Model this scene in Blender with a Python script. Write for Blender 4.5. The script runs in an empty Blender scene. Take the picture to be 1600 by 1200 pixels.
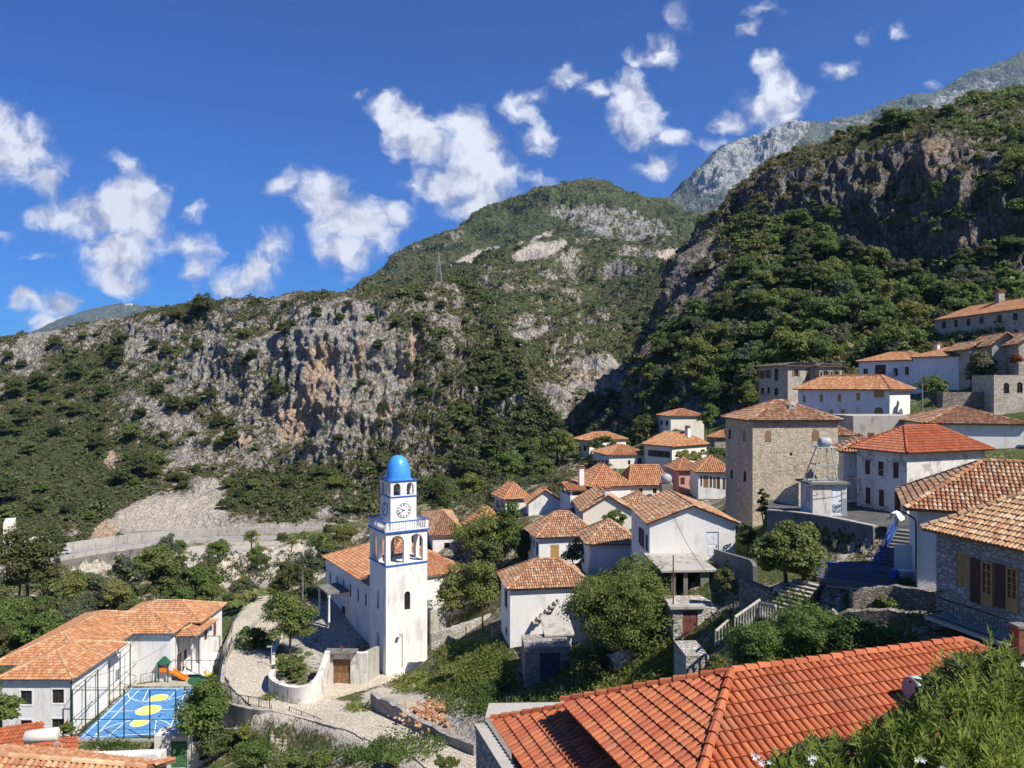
import bpy, math, random
import numpy as np
from math import radians, sin, cos, tan, pi, sqrt
from mathutils import Vector
rnd = random.Random(7)
C = bpy.context.scene.collection
sc = bpy.context.scene

# ---------------------------------------------------------------- camera, sky, sun, exposure
cam_d = bpy.data.cameras.new("camera"); cam = bpy.data.objects.new("camera", cam_d); C.objects.link(cam)
cam.location = (0, 0, 0); cam.rotation_euler = (radians(90), 0, 0)
cam_d.sensor_width = 36; cam_d.lens = 27.0; cam_d.clip_end = 60000; cam_d.clip_start = 0.2
sc.camera = cam
sc.view_settings.view_transform = 'Standard'; sc.view_settings.look = 'None'
sc.view_settings.gamma = 1; sc.view_settings.exposure = 0.80
sc.cycles.max_bounces = 4; sc.cycles.diffuse_bounces = 2; sc.cycles.transparent_max_bounces = 4
sc.cycles.glossy_bounces = 2; sc.cycles.transmission_bounces = 2; sc.cycles.volume_bounces = 0
SUN_EL = 50.0
SUN_H = (0.80, -0.60)                      # horizontal direction towards the sun
SUNV = np.array([SUN_H[0]*cos(radians(SUN_EL)), SUN_H[1]*cos(radians(SUN_EL)), sin(radians(SUN_EL))])
SUNV /= np.linalg.norm(SUNV)
sd = bpy.data.lights.new("sun", 'SUN'); sd.energy = 4.6; sd.angle = radians(0.5); sd.color = (1.0, 0.95, 0.87)
so = bpy.data.objects.new("sun", sd); C.objects.link(so)
so.rotation_euler = Vector(SUNV).to_track_quat('Z', 'Y').to_euler()

class NT:
    """small node helper"""
    def __init__(s, tree):
        s.t = tree; tree.nodes.clear()
    def n(s, typ, props=None, **ins):
        nd = s.t.nodes.new(typ)
        for k, v in (props or {}).items(): setattr(nd, k, v)
        for k, v in ins.items():
            key = int(k[1:]) if k[0] == 'i' and k[1:].isdigit() else k.replace('_', ' ')
            s.put(nd.inputs[key], v)
        return nd
    def put(s, inp, v):
        if isinstance(v, bpy.types.Node): v = v.outputs[0]
        if isinstance(v, bpy.types.NodeSocket): s.t.links.new(v, inp)
        else:
            if hasattr(inp.default_value, '__len__'):
                L = len(inp.default_value); v = tuple(v) if hasattr(v, '__len__') else (v,)*L
                if L == 4 and len(v) == 3: v = v + (1,)
            inp.default_value = v
    def math(s, op, a, b=0.0, clamp=False, c=0.0):
        return s.n('ShaderNodeMath', {'operation': op, 'use_clamp': clamp}, i0=a, i1=b, i2=c).outputs[0]
    def vm(s, op, a, b=(0, 0, 0)):
        return s.n('ShaderNodeVectorMath', {'operation': op}, i0=a, i1=b)
    def mix(s, f, a, b, blend='MIX'):
        nd = s.t.nodes.new('ShaderNodeMix'); nd.data_type = 'RGBA'; nd.blend_type = blend
        s.put(nd.inputs[0], f); s.put(nd.inputs[6], a); s.put(nd.inputs[7], b)
        return nd.outputs[2]
    def ramp(s, f, lo, hi, a=0.0, b=1.0, smooth=True):
        nd = s.n('ShaderNodeMapRange', {'interpolation_type': 'SMOOTHSTEP' if smooth else 'LINEAR'}, i0=f, i1=lo, i2=hi, i3=a, i4=b)
        return nd.outputs[0]
    def noise(s, vec, scale, detail=4, rough=0.55, dist=0.0, dims='3D'):
        nd = s.n('ShaderNodeTexNoise', {'noise_dimensions': dims}, Scale=scale, Detail=detail, Roughness=rough, Distortion=dist)
        if vec is not None: s.put(nd.inputs['Vector'], vec)
        return nd

world = bpy.data.worlds.new("World"); sc.world = world; world.use_nodes = True
CLOUDS = [  # u, v centre (tan of direction), half sizes, tilt in degrees, strength
 (28,235,74,58,-35,1.0),(72,278,46,34,-60,.85),(-30,200,60,50,0,1),
 (175,325,92,52,8,1.0),(222,335,60,56,0,1.0),(190,390,56,70,-70,1.0),(225,300,40,28,0,.9),(88,345,40,16,0,.8),(195,440,40,25,0,.7),
 (268,294,22,13,-10,.55),(308,335,20,13,-15,.6),(300,385,42,26,-10,.72),(308,420,28,36,20,.7),
 (345,445,30,26,0,.8),(400,430,56,30,35,.95),(425,385,28,34,-20,.8),
 (450,290,24,26,-30,.7),(515,310,62,40,-30,1.05),(560,355,68,48,-10,1.05),(605,340,38,30,0,.9),(540,395,48,28,-10,.9),(545,430,24,12,0,.45),
 (615,175,36,28,-25,.85),(660,215,66,44,-40,1.05),(735,225,50,48,-20,1.1),(745,280,82,60,-30,1.15),(700,290,60,38,0,1.0),(740,325,42,28,0,1.0),(830,283,34,14,0,.55),(645,290,28,18,0,.5),
 (808,180,32,34,-60,.72),(835,218,28,28,-40,.68),(842,150,20,12,20,.5),
 (893,122,30,26,-30,.72),(935,138,34,16,-10,.62),(985,150,42,42,-20,1.0),(1010,195,46,36,-30,1.0),(1045,212,34,18,0,.8),(1025,255,34,18,25,.66),(965,190,24,18,0,.6),
 (1038,75,26,28,60,.5),(1000,85,22,12,0,.42),(1070,15,22,28,30,.45),
 (1165,38,22,14,30,.5),(1185,10,28,14,20,.5),
 (1195,92,30,20,10,.62),(1222,150,44,40,60,.95),(1190,165,40,26,10,.8),(1140,185,34,16,0,.62),(1225,190,34,34,80,.75),(1200,215,30,14,20,.6),
 (1310,102,40,16,10,.55),(1357,50,18,12,10,.45),(1408,50,18,12,0,.35),(1447,138,22,10,0,.45),(1115,225,14,18,80,.4),
 (40,458,28,20,-10,.8),(98,466,34,20,0,.7),(90,500,52,16,0,.6),(30,418,26,12,0,.4),(0,370,24,12,0,.45),(60,400,22,10,0,.35),(190,252,40,14,-25,.38),(570,140,12,18,70,.35),(60,515,40,12,0,.5),
]
def build_world():
    t = NT(world.node_tree)
    geo = t.n('ShaderNodeTexCoord')
    sky = t.n('ShaderNodeTexSky', {'sky_type': 'NISHITA', 'sun_disc': False, 'sun_elevation': radians(SUN_EL),
              'sun_rotation': math.atan2(SUN_H[0], SUN_H[1]), 'altitude': 300, 'air_density': 1.0, 'dust_density': 0.15, 'ozone_density': 3.0})
    d = t.vm('NORMALIZE', geo.outputs['Generated'])
    sep = t.n('ShaderNodeSeparateXYZ', i0=d)
    y = t.math('MAXIMUM', sep.outputs[1], 0.05)
    u = t.math('DIVIDE', sep.outputs[0], y); v = t.math('DIVIDE', sep.outputs[2], y)
    uv = t.n('ShaderNodeCombineXYZ', X=u, Y=v).outputs[0]
    w1 = t.noise(uv, 7.0, 3, 0.6).outputs['Color']
    w2 = t.noise(uv, 26.0, 3, 0.6).outputs['Color']
    o1 = t.vm('MULTIPLY', t.vm('SUBTRACT', w1, (.5, .5, .5)), (.055, .055, 0))
    o2 = t.vm('MULTIPLY', t.vm('SUBTRACT', w2, (.5, .5, .5)), (.035, .035, 0))
    uw = t.vm('ADD', t.vm('ADD', uv, o1), o2).outputs[0]
    den = None
    for (px, py, a, b, ang, s) in CLOUDS:
        m = t.n('ShaderNodeMapping', {'vector_type': 'TEXTURE'}, Vector=uw, Location=((px-800)/1200, (600-py)/1200, 0),
                Rotation=(0, 0, radians(ang)), Scale=(a*1.24/1200, b*1.24/1200, 1))
        L = t.n('ShaderNodeVectorMath', {'operation': 'LENGTH'}, i0=m).outputs['Value']
        q = t.math('MULTIPLY_ADD', L, -s, c=s)
        den = q if den is None else t.n('ShaderNodeMath', {'operation': 'SMOOTH_MAX'}, i0=den, i1=q, i2=0.12).outputs[0]
    f1 = t.noise(uw, 17.0, 9, 0.60).outputs[0]
    f2 = t.noise(t.vm('ADD', uw, (-.013, -.016, 0)), 17.0, 6, 0.58).outputs[0]
    dens = t.math('ADD', den, t.math('MULTIPLY', t.math('SUBTRACT', f1, 0.52), 1.95))
    dens = t.math('MULTIPLY', dens, t.ramp(den, -0.25, 0.10))
    mask = t.ramp(dens, -0.02, 0.66)
    relief = t.math('SUBTRACT', f1, f2)
    br = t.math('ADD', t.math('MULTIPLY', relief, 1.25), t.ramp(dens, 0.0, 1.0, 0.43, 0.60))
    br = t.math('MINIMUM', t.math('MAXIMUM', br, .28), .62)
    col = t.vm('MULTIPLY', (.97, .98, 1.0), t.n('ShaderNodeCombineXYZ', X=br, Y=br, Z=t.math('MULTIPLY_ADD', br, .9, c=.08)))
    skg = t.ramp(sep.outputs[2], .08, .55, 1.0, .70, False); skc = t.vm('MULTIPLY', t.vm('MULTIPLY', sky, t.n('ShaderNodeCombineXYZ', X=t.math('MULTIPLY', skg, skg), Y=skg, Z=t.math('MULTIPLY_ADD', skg, .6, c=.4))).outputs[0], (.0105, .033, .0735)).outputs[0]
    fin = t.mix(t.math('MULTIPLY', mask, 0.97), skc, col.outputs[0])
    bg = t.n('ShaderNodeBackground', Color=fin, Strength=1.0)
    out = t.n('ShaderNodeOutputWorld', Surface=bg)
build_world()
world.cycles.sampling_method = 'MANUAL'; world.cycles.sample_map_resolution = 512

# ---------------------------------------------------------------- maths helpers
F = 1200.0
def W(px, py, d):            # a point of the place from the survey of the photograph (bearing, elevation, distance)
    return np.array([(px-800)/F*d, d, (600-py)/F*d])

def _hash(ix, iy, iz, seed):
    h = (ix*374761393 + iy*668265263 + iz*2147483647 + seed*1274126177) & 0xFFFFFFFF
    h = ((h ^ (h >> 13)) * 1274126177) & 0xFFFFFFFF
    h = ((h ^ (h >> 16)) * 2246822519) & 0xFFFFFFFF
    return (h ^ (h >> 15))
def perlin(P, seed=0):
    P = np.asarray(P, dtype=np.float64)
    i = np.floor(P).astype(np.int64); f = P - i
    u = f*f*f*(f*(f*6-15)+10)
    out = np.zeros(len(P))
    for dx in (0, 1):
        wx = u[:, 0] if dx else 1-u[:, 0]
        for dy in (0, 1):
            wy = u[:, 1] if dy else 1-u[:, 1]
            for dz in (0, 1):
                wz = u[:, 2] if dz else 1-u[:, 2]
                h = _hash(i[:, 0]+dx, i[:, 1]+dy, i[:, 2]+dz, seed)
                gx = (h & 1023)/511.5-1; gy = ((h >> 10) & 1023)/511.5-1; gz = ((h >> 20) & 1023)/511.5-1
                out += wx*wy*wz*(gx*(f[:, 0]-dx)+gy*(f[:, 1]-dy)+gz*(f[:, 2]-dz))
    return out*1.2
def fbm(P, sc_, octv=5, gain=.5, seed=0, ridged=False):
    P = np.asarray(P)/np.asarray(sc_); a = 1.0; s = np.zeros(len(P)); tot = 0
    for o in range(octv):
        n = perlin(P*(2.03**o)+o*17.3, seed+o)
        if ridged: n = 1-np.abs(n)*2.4
        s += a*n; tot += a; a *= gain
    return s/tot
def sstep(a, b, x):
    t = np.clip((x-a)/(b-a), 0, 1); return t*t*(3-2*t)

# ---------------------------------------------------------------- mesh builder
class MB:
    def __init__(s): s.v = []; s.f = []; s.n = 0
    def add(s, V, Fs):
        V = np.asarray(V, dtype=np.float64).reshape(-1, 3)
        if isinstance(Fs, np.ndarray): s.f.append(Fs+s.n)
        else:
            for f in Fs: s.f.append(np.asarray([f])+s.n)
        s.v.append(V); s.n += len(V)
        return s
    def box(s, x0, x1, y0, y1, z0, z1):
        V = [(x, y, z) for z in (z0, z1) for y in (y0, y1) for x in (x0, x1)]
        return s.add(V, np.array([(0, 2, 3, 1), (4, 5, 7, 6), (0, 1, 5, 4), (2, 6, 7, 3), (0, 4, 6, 2), (1, 3, 7, 5)]))
    def obox(s, O, U, V_, N, a0, a1, b0, b1, c0, c1):      # box in a frame: O + a*U + b*V + c*N
        O, U, V_, N = map(np.asarray, (O, U, V_, N))
        V = [O+a*U+b*V_+c*N for c in (c0, c1) for b in (b0, b1) for a in (a0, a1)]
        return s.add(V, np.array([(0, 2, 3, 1), (4, 5, 7, 6), (0, 1, 5, 4), (2, 6, 7, 3), (0, 4, 6, 2), (1, 3, 7, 5)]))
    def tube(s, pts, r, n=6, cap=True):
        pts = [np.asarray(p, float) for p in pts]; m = len(pts)
        rs = r if hasattr(r, '__len__') else [r]*m
        V = []
        for k, p in enumerate(pts):
            t = pts[min(k+1, m-1)]-pts[max(k-1, 0)]; t = t/(np.linalg.norm(t)+1e-9)
            a = np.cross(t, (0, 0, 1.0) if abs(t[2]) < .9 else (1.0, 0, 0)); a /= np.linalg.norm(a); b = np.cross(t, a)
            for j in range(n):
                th = 2*pi*j/n; V.append(p+rs[k]*(cos(th)*a+sin(th)*b))
        Fq = [(k*n+j, k*n+(j+1) % n, (k+1)*n+(j+1) % n, (k+1)*n+j) for k in range(m-1) for j in range(n)]
        s.add(V, np.array(Fq))
        if cap:
            base = s.n-m*n
            s.f.append(np.array([[base+j for j in range(n)][::-1]])); s.f.append(np.array([[base+(m-1)*n+j for j in range(n)]]))
        return s
    def lathe(s, c, prof, n=16):
        c = np.asarray(c, float); V = []
        for (r, z) in prof:
            for j in range(n): V.append(c+(r*cos(2*pi*j/n), r*sin(2*pi*j/n), z))
        m = len(prof)
        s.add(V, np.array([(k*n+j, k*n+(j+1) % n, (k+1)*n+(j+1) % n, (k+1)*n+j) for k in range(m-1) for j in range(n)]))
        base = s.n-m*n
        if prof[0][0] > 1e-3: s.f.append(np.array([[base+j for j in range(n)][::-1]]))
        if prof[-1][0] > 1e-3: s.f.append(np.array([[base+(m-1)*n+j for j in range(n)]]))
        return s
    def prism(s, poly, z0, z1):
        n = len(poly)
        z0 = z0 if hasattr(z0, '__len__') else [z0]*n; z1 = z1 if hasattr(z1, '__len__') else [z1]*n
        V = [(p[0], p[1], z0[i]) for i, p in enumerate(poly)]+[(p[0], p[1], z1[i]) for i, p in enumerate(poly)]
        s.add(V, [tuple(range(n))[::-1], tuple(range(n, 2*n))]+[(i, (i+1) % n, n+(i+1) % n, n+i) for i in range(n)])
        return s
    def build(s, name, mat, parent=None, smooth=False, attrs=None):
        me = mesh_from(np.concatenate(s.v) if s.v else np.zeros((0, 3)), s.f, name, mat, smooth, attrs)
        return link(me, name, parent)
def mesh_from(V, faces, name, mat, smooth=False, attrs=None):
    me = bpy.data.meshes.new(name)
    me.vertices.add(len(V)); me.vertices.foreach_set('co', np.ascontiguousarray(V, dtype=np.float32).ravel())
    if faces:
        loops = np.concatenate([f.ravel() for f in faces]).astype(np.int32)
        sizes = np.concatenate([np.full(len(f), f.shape[1]) for f in faces]).astype(np.int32)
        starts = np.concatenate([[0], np.cumsum(sizes)[:-1]]).astype(np.int32)
        me.loops.add(len(loops)); me.polygons.add(len(sizes))
        me.loops.foreach_set('vertex_index', loops)
        me.polygons.foreach_set('loop_start', starts)
        me.update(calc_edges=True)
        me.polygons.foreach_set('use_smooth', np.full(len(sizes), bool(smooth)))
    for k, a in (attrs or {}).items():
        at = me.attributes.new(k, 'FLOAT', 'POINT'); at.data.foreach_set('value', np.ascontiguousarray(a, dtype=np.float32))
    me.validate(); 
    if mat: me.materials.append(mat)
    return me
def link(me, name, parent=None):
    o = bpy.data.objects.new(name, me); C.objects.link(o)
    if parent: o.parent = parent
    return o
def tag(o, label=None, cat=None, group=None, kind=None):
    if label: o['label'] = label
    if cat: o['category'] = cat
    if group: o['group'] = group
    if kind: o['kind'] = kind
    return o
def thing(name, label, cat, loc=(0, 0, 0), rz=0.0, group=None):
    o = bpy.data.objects.new(name, None); C.objects.link(o); o.empty_display_size = .5
    o.location = tuple(loc); o.rotation_euler = (0, 0, rz)
    return tag(o, label, cat, group)
def dup(root, loc, rz=0.0, scale=None, label=None, group=None):
    r = root.copy(); C.objects.link(r); r.location = tuple(loc); r.rotation_euler = (0, 0, rz)
    if scale is not None: r.scale = scale
    if label: r['label'] = label
    if group: r['group'] = group
    for ch in list(root.children):
        c = ch.copy(); C.objects.link(c); c.parent = r
        for g in list(ch.children):
            q = g.copy(); C.objects.link(q); q.parent = c
    return r

# ---------------------------------------------------------------- materials
MATS = {}
def newmat(name):
    m = bpy.data.materials.new(name); m.use_nodes = True; MATS[name] = m
    return m, NT(m.node_tree)
def finish(t, col, rough=.9, bump=None, bstr=.3, bdist=.05, spec=.3, metal=0.0, nrm=None):
    p = t.n('ShaderNodeBsdfPrincipled'); t.put(p.inputs['Base Color'], col); t.put(p.inputs['Roughness'], rough)
    t.put(p.inputs['Specular IOR Level'], spec); t.put(p.inputs['Metallic'], metal)
    if bump is not None:
        b = t.n('ShaderNodeBump', Strength=bstr, Distance=bdist, Height=bump); t.put(p.inputs['Normal'], b.outputs[0])
    t.n('ShaderNodeOutputMaterial', Surface=p)
    return p
def flat(name, col, rough=.7, spec=.3, metal=0.0, var=.12, scale=3.0):
    m, t = newmat(name); tc = t.n('ShaderNodeTexCoord').outputs['Object']
    n = t.noise(tc, scale, 5, .6).outputs[0]
    c = t.mix(t.ramp(n, .3, .7), tuple(x*(1-var) for x in col), tuple(min(1, x*(1+var)) for x in col))
    finish(t, c, rough, n, .15, .02, spec, metal); return m
def plaster(name, col, dirt=(.30, .27, .22), amt=.35, worn=.0):
    m, t = newmat(name); tc = t.n('ShaderNodeTexCoord').outputs['Object']
    oi = t.n('ShaderNodeObjectInfo').outputs['Random']
    tc = t.vm('ADD', tc, t.n('ShaderNodeCombineXYZ', X=t.math('MULTIPLY', oi, 40), Y=oi)).outputs[0]
    st = t.noise(t.vm('MULTIPLY', tc, (1.6, 1.6, .28)), 1.1, 6, .65).outputs[0]
    big = t.noise(tc, .45, 4, .6).outputs[0]; fine = t.noise(tc, 7.0, 5, .6).outputs[0]
    f = t.math('ADD', t.math('MULTIPLY', t.ramp(st, .46, .66), t.ramp(big, .38, .60)), t.math('MULTIPLY', t.ramp(big, .50, .66), .25))
    f = t.math('MULTIPLY', t.math('ADD', f, t.math('MULTIPLY', t.ramp(fine, .5, .8), .18)), amt)
    c = t.mix(t.math('MINIMUM', f, 1.0), col, dirt)
    if worn > 0:
        wn = t.noise(tc, .8, 7, .65).outputs[0]
        c = t.mix(t.math('MULTIPLY', t.ramp(wn, .60-worn*.2, .60), .8), c, (.36, .32, .26))
    finish(t, c, .92, t.math('ADD', fine, t.math('MULTIPLY', big, 1.5)), .35, .05, .15); return m
def stonewall(name, lo, hi, mortar, scale=3.0, mw=.05, dark=.5):
    m, t = newmat(name); tc = t.n('ShaderNodeTexCoord').outputs['Object']
    wv = t.vm('SCALE', t.noise(tc, 2.2, 3, .5).outputs['Color']); wv.inputs['Scale'].default_value = .22
    p = t.vm('MULTIPLY', t.vm('ADD', tc, wv), (1, 1, 1.7)).outputs[0]
    v1 = t.n('ShaderNodeTexVoronoi', {'feature': 'F1'}, Vector=p, Scale=scale)
    v2 = t.n('ShaderNodeTexVoronoi', {'feature': 'DISTANCE_TO_EDGE'}, Vector=p, Scale=scale)
    sp = t.n('ShaderNodeSeparateColor', Color=v1.outputs['Color'])
    fine = t.noise(tc, 9.0, 6, .65).outputs[0]; big = t.noise(tc, .5, 4, .6).outputs[0]
    c = t.mix(sp.outputs[0], lo, hi); c = t.mix(t.math('MULTIPLY', t.ramp(fine, .35, .75), .5), c, tuple(x*dark for x in lo))
    e = t.ramp(v2.outputs['Distance'], .0, mw*2)
    c = t.mix(t.math('SUBTRACT', 1.0, e), c, mortar); c = t.mix(t.ramp(big, .45, .75, 0, .35), c, tuple(x*.5 for x in lo))
    h = t.math('ADD', t.math('MULTIPLY', e, 1.0), t.math('MULTIPLY', fine, .5))
    finish(t, c, .95, h, .8, .06, .1); return m
def rooftile(name, cols, rough=.8, spec=.3, lich=.25):
    m, t = newmat(name); g = t.n('ShaderNodeNewGeometry'); r = g.outputs['Random Per Island']
    tc = t.n('ShaderNodeTexCoord').outputs['Object']
    cr = t.n('ShaderNodeValToRGB', Fac=r); e = cr.color_ramp; k = len(cols)
    e.interpolation = 'CONSTANT' if k > 2 else 'LINEAR'
    e.elements[0].position = 0; e.elements[0].color = (*cols[0], 1); e.elements[1].position = 1/k; e.elements[1].color = (*cols[1], 1)
    for i in range(2, k): el = e.elements.new(i/k); el.color = (*cols[i], 1)
    n = t.noise(tc, 4.0, 6, .65).outputs[0]; n2 = t.noise(tc, .7, 4, .6).outputs[0]
    c = t.mix(t.ramp(n, .35, .75, 0, .35), cr.outputs[0], tuple(x*.62 for x in cols[0]))
    c = t.mix(t.ramp(n2, .48, .75, 0, lich), c, (.17, .14, .10))
    finish(t, c, rough, n, .3, .01, spec); return m
def foliage(name, lo, hi, trans=.35, sheen=.25):
    m, t = newmat(name); g = t.n('ShaderNodeNewGeometry'); r = g.outputs['Random Per Island']
    oi = t.n('ShaderNodeObjectInfo').outputs['Random']
    n = t.noise(g.outputs['Position'], .35, 3, .6).outputs[0]
    f = t.math('ADD', t.math('MULTIPLY', r, .45), t.math('ADD', t.math('MULTIPLY', oi, .35), t.math('MULTIPLY', t.math('SUBTRACT', n, .4), .9)), clamp=True)
    c = t.mix(f, lo, hi)
    c = t.mix(t.ramp(t.math('FRACT', t.math('MULTIPLY', oi, 7.31)), .5, 1.0, 0, .45), c, tuple((a*1.25, b*.95, d*.9)[i] for i, (a, b, d) in enumerate([hi]*3)))
    d = t.n('ShaderNodeBsdfPrincipled'); t.put(d.inputs['Base Color'], c); d.inputs['Roughness'].default_value = .55; d.inputs['Specular IOR Level'].default_value = sheen
    tr = t.n('ShaderNodeBsdfTranslucent', Color=t.mix(.5, c, tuple(min(1, x*1.5) for x in hi)))
    mx = t.n('ShaderNodeMixShader', i0=trans, i1=d, i2=tr)
    t.n('ShaderNodeOutputMaterial', Surface=mx); return m
plaster('white', (.75, .73, .685), amt=.34)
plaster('white_worn', (.66, .63, .57), amt=.8, worn=.25)
plaster('cream', (.72, .67, .57), amt=.3)
plaster('pink', (.62, .33, .30), amt=.3)
plaster('concrete', (.19, .18, .16), (.08, .076, .07), .9)
plaster('concrete_light', (.40, .375, .325), (.18, .165, .14), .8)
plaster('grey_blue', (.26, .29, .33), (.18, .18, .18), .4)
stonewall('stone_tan', (.42, .34, .235), (.72, .62, .46), (.62, .53, .40), 3.2, .05)
stonewall('stone_grey', (.24, .22, .20), (.48, .44, .39), (.32, .29, .25), 3.0, .04)
stonewall('stone_light', (.36, .33, .28), (.66, .62, .55), (.30, .26, .20), 2.8, .06)
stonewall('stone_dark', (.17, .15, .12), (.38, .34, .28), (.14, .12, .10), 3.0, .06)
stonewall('stone_cream', (.40, .35, .275), (.64, .58, .47), (.56, .50, .41), 2.6, .05, .6)
stonewall('paving', (.50, .44, .34), (.62, .55, .43), (.40, .35, .27), 2.6, .05, .8)
rooftile('tile_old', [(.37, .165, .08), (.44, .24, .125), (.48, .32, .19), (.27, .13, .075), (.54, .40, .26), (.39, .185, .09)], lich=.5)
rooftile('tile_orange', [(.46, .19, .08), (.52, .26, .125), (.40, .16, .07), (.55, .33, .18), (.44, .22, .11)], lich=.35)
rooftile('tile_red', [(.41, .115, .045), (.47, .145, .058), (.36, .09, .038)], .62, .3, lich=.30)
rooftile('tile_ochre', [(.46, .26, .13), (.55, .36, .19), (.58, .42, .25), (.48, .29, .15), (.38, .19, .10)], lich=.15)
rooftile('slate', [(.20, .19, .17), (.27, .26, .23), (.24, .22, .18)], .7, .3, lich=.2)
rooftile('cap_mortar', [(.44, .26, .18), (.50, .34, .25), (.40, .20, .13)], lich=.3)
flat('wood_brown', (.085, .045, .03)); flat('wood_ochre', (.42, .25, .09)); flat('wood_tan', (.24, .15, .08)); flat('wood_frame', (.07, .045, .03))
flat('frame_white', (.75, .75, .73)); flat('glass_dark', (.02, .024, .03), .12, .6, var=.4); flat('void', (.012, .011, .010))
flat('blue_paint', (.035, .13, .42), .5); flat('dome_blue', (.06, .29, .74), .42, .45, var=.08, scale=1.2); flat('rail_blue', (.03, .10, .42), .4)
flat('iron', (.02, .02, .022), .5); flat('rust', (.20, .055, .03), .8); flat('green_metal', (.015, .045, .04), .5)
flat('steel', (.36, .37, .38), .6, .4, .0, var=.1); flat('white_metal', (.42, .44, .45), .7); flat('door_white', (.70, .71, .73), .5)
flat('door_blue', (.05, .07, .12), .7, var=.4); flat('door_red', (.17, .06, .045), .7, var=.4); flat('gate_brown', (.22, .12, .06), .7, var=.3)
flat('black', (.01, .01, .01), .6); flat('asphalt', (.085, .082, .078), .95, var=.25, scale=.8); flat('road_grey', (.27, .26, .24), .95, var=.15, scale=.3)
flat('trunk', (.12, .09, .065), .95, var=.4); flat('court_line', (.75, .78, .80), .8); flat('court_yellow', (.78, .68, .14), .8, var=.06)
flat('orange_plastic', (.75, .20, .02), .4); flat('green_plastic', (.02, .10, .05), .5); flat('yellow_plastic', (.75, .45, .03), .5)
flat('green_door', (.06, .16, .07), .7, var=.3); flat('cloth_white', (.8, .8, .8), .9); flat('flag_red', (.35, .02, .03), .8)
flat('terracotta', (.45, .17, .09), .8); flat('car_paint', (.60, .62, .64), .25, .6, .3, var=.02); flat('tyre', (.02, .02, .02), .9)
flat('brick', (.22, .09, .065), .9, var=.3); flat('yard', (.36, .33, .27), .95, var=.12, scale=.6); flat('door_print', (.16, .20, .26), .7)
def court_mat():
    m, t = newmat('court_blue'); tc = t.n('ShaderNodeTexCoord').outputs['Object']
    n = t.noise(tc, .35, 6, .7).outputs[0]; n2 = t.noise(tc, 2.5, 6, .65).outputs[0]
    c = t.mix(t.ramp(n, .35, .65), (.05, .19, .42), (.12, .29, .52))
    c = t.mix(t.ramp(t.math('MULTIPLY', n, n2), .27, .36, 0, .8), c, (.03, .07, .20))
    finish(t, c, .8, n2, .1, .01)
court_mat()
foliage('leaf_dark', (.044, .062, .020), (.115, .14, .046))
foliage('leaf_mid', (.062, .098, .022), (.18, .235, .060))
foliage('leaf_light', (.085, .115, .028), (.24, .26, .08))
foliage('leaf_olive', (.070, .088, .050), (.150, .17, .095))
foliage('leaf_scrub', (.070, .084, .034), (.17, .17, .072))
foliage('leaf_grass', (.10, .14, .028), (.34, .34, .09))
foliage('leaf_red', (.20, .05, .03), (.35, .12, .06))
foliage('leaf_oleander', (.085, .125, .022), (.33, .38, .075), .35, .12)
def terrain_mat(name, rockA, rockB, soil, green, rs=1.0, bump=.8, bd=1.0, strata=1.0):
    """rock, soil and low scrub; the attributes veg / orange / pale say where each grows or lies"""
    m, t = newmat(name); P = t.n('ShaderNodeNewGeometry').outputs['Position']
    A = lambda k: t.n('ShaderNodeAttribute', {'attribute_name': k}).outputs['Fac']
    s = .12/rs
    n1 = t.noise(P, s, 9, .68).outputs[0]
    n2 = t.noise(t.vm('MULTIPLY', P, (1, 1, .35)), s*5, 8, .7).outputs[0]
    n3 = t.noise(P, s*9, 8, .7).outputs[0]
    n4 = t.noise(P, s*2.2, 8, .72).outputs[0]
    v = t.n('ShaderNodeTexVoronoi', {'feature': 'DISTANCE_TO_EDGE'}, Vector=t.vm('ADD', t.vm('MULTIPLY', P, (1, 1, .6)), t.vm('MULTIPLY', t.noise(P, s*3, 4, .6).outputs['Color'], (4*rs, 4*rs, 4*rs))), Scale=s*3.4)
    rock = t.mix(t.ramp(n2, .34, .66), rockA, rockB)
    rock = t.mix(t.ramp(n3, .50, .72, 0, .55), rock, tuple(x*.45 for x in rockA))
    rock = t.mix(t.ramp(v.outputs['Distance'], 0, .12, .55, 0), rock, tuple(x*.35 for x in rockA))
    rock = t.mix(t.math('MULTIPLY', A('orange'), t.ramp(n2, .36, .60, .15, .9)), rock, (.56, .35, .20))
    rock = t.mix(t.math('MULTIPLY', A('pale'), t.ramp(n4, .3, .6, .5, 1)), rock, (.52, .45, .36))
    so_ = t.mix(t.ramp(n3, .35, .65), soil, tuple(x*.55 for x in soil))
    gr = t.mix(t.ramp(n4, .35, .65), green, tuple(x*1.6 for x in green))
    gr = t.mix(t.ramp(n3, .40, .60, 0, .75), gr, tuple(x*.5 for x in green))
    vg = t.math('ADD', A('veg'), t.math('MULTIPLY', t.math('SUBTRACT', n4, .5), 1.7))
    sf = t.ramp(t.math('ADD', vg, t.math('MULTIPLY', t.math('SUBTRACT', n3, .5), .9)), .33, .47)
    gf = t.ramp(t.math('ADD', vg, t.math('MULTIPLY', t.math('SUBTRACT', n3, .5), 1.6)), .50, .62)
    c = t.mix(sf, rock, so_); c = t.mix(gf, c, gr)
    h = t.math('ADD', t.math('ADD', t.math('MULTIPLY', n2, 1.2), t.math('MULTIPLY', n3, .7)), t.math('ADD', t.math('MULTIPLY', t.ramp(v.outputs['Distance'], 0, .15), .35), t.math('MULTIPLY', gf, .35)))
    finish(t, c, .95, h, bump, bd*rs, .1); return m
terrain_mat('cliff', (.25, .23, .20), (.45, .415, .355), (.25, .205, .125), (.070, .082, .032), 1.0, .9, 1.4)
terrain_mat('cliff_shaded', (.12, .105, .09), (.29, .26, .225), (.16, .14, .075), (.055, .070, .026), 1.0, .9, 1.2)  # rock colours darkened so that the cliff reads as shaded
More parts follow.
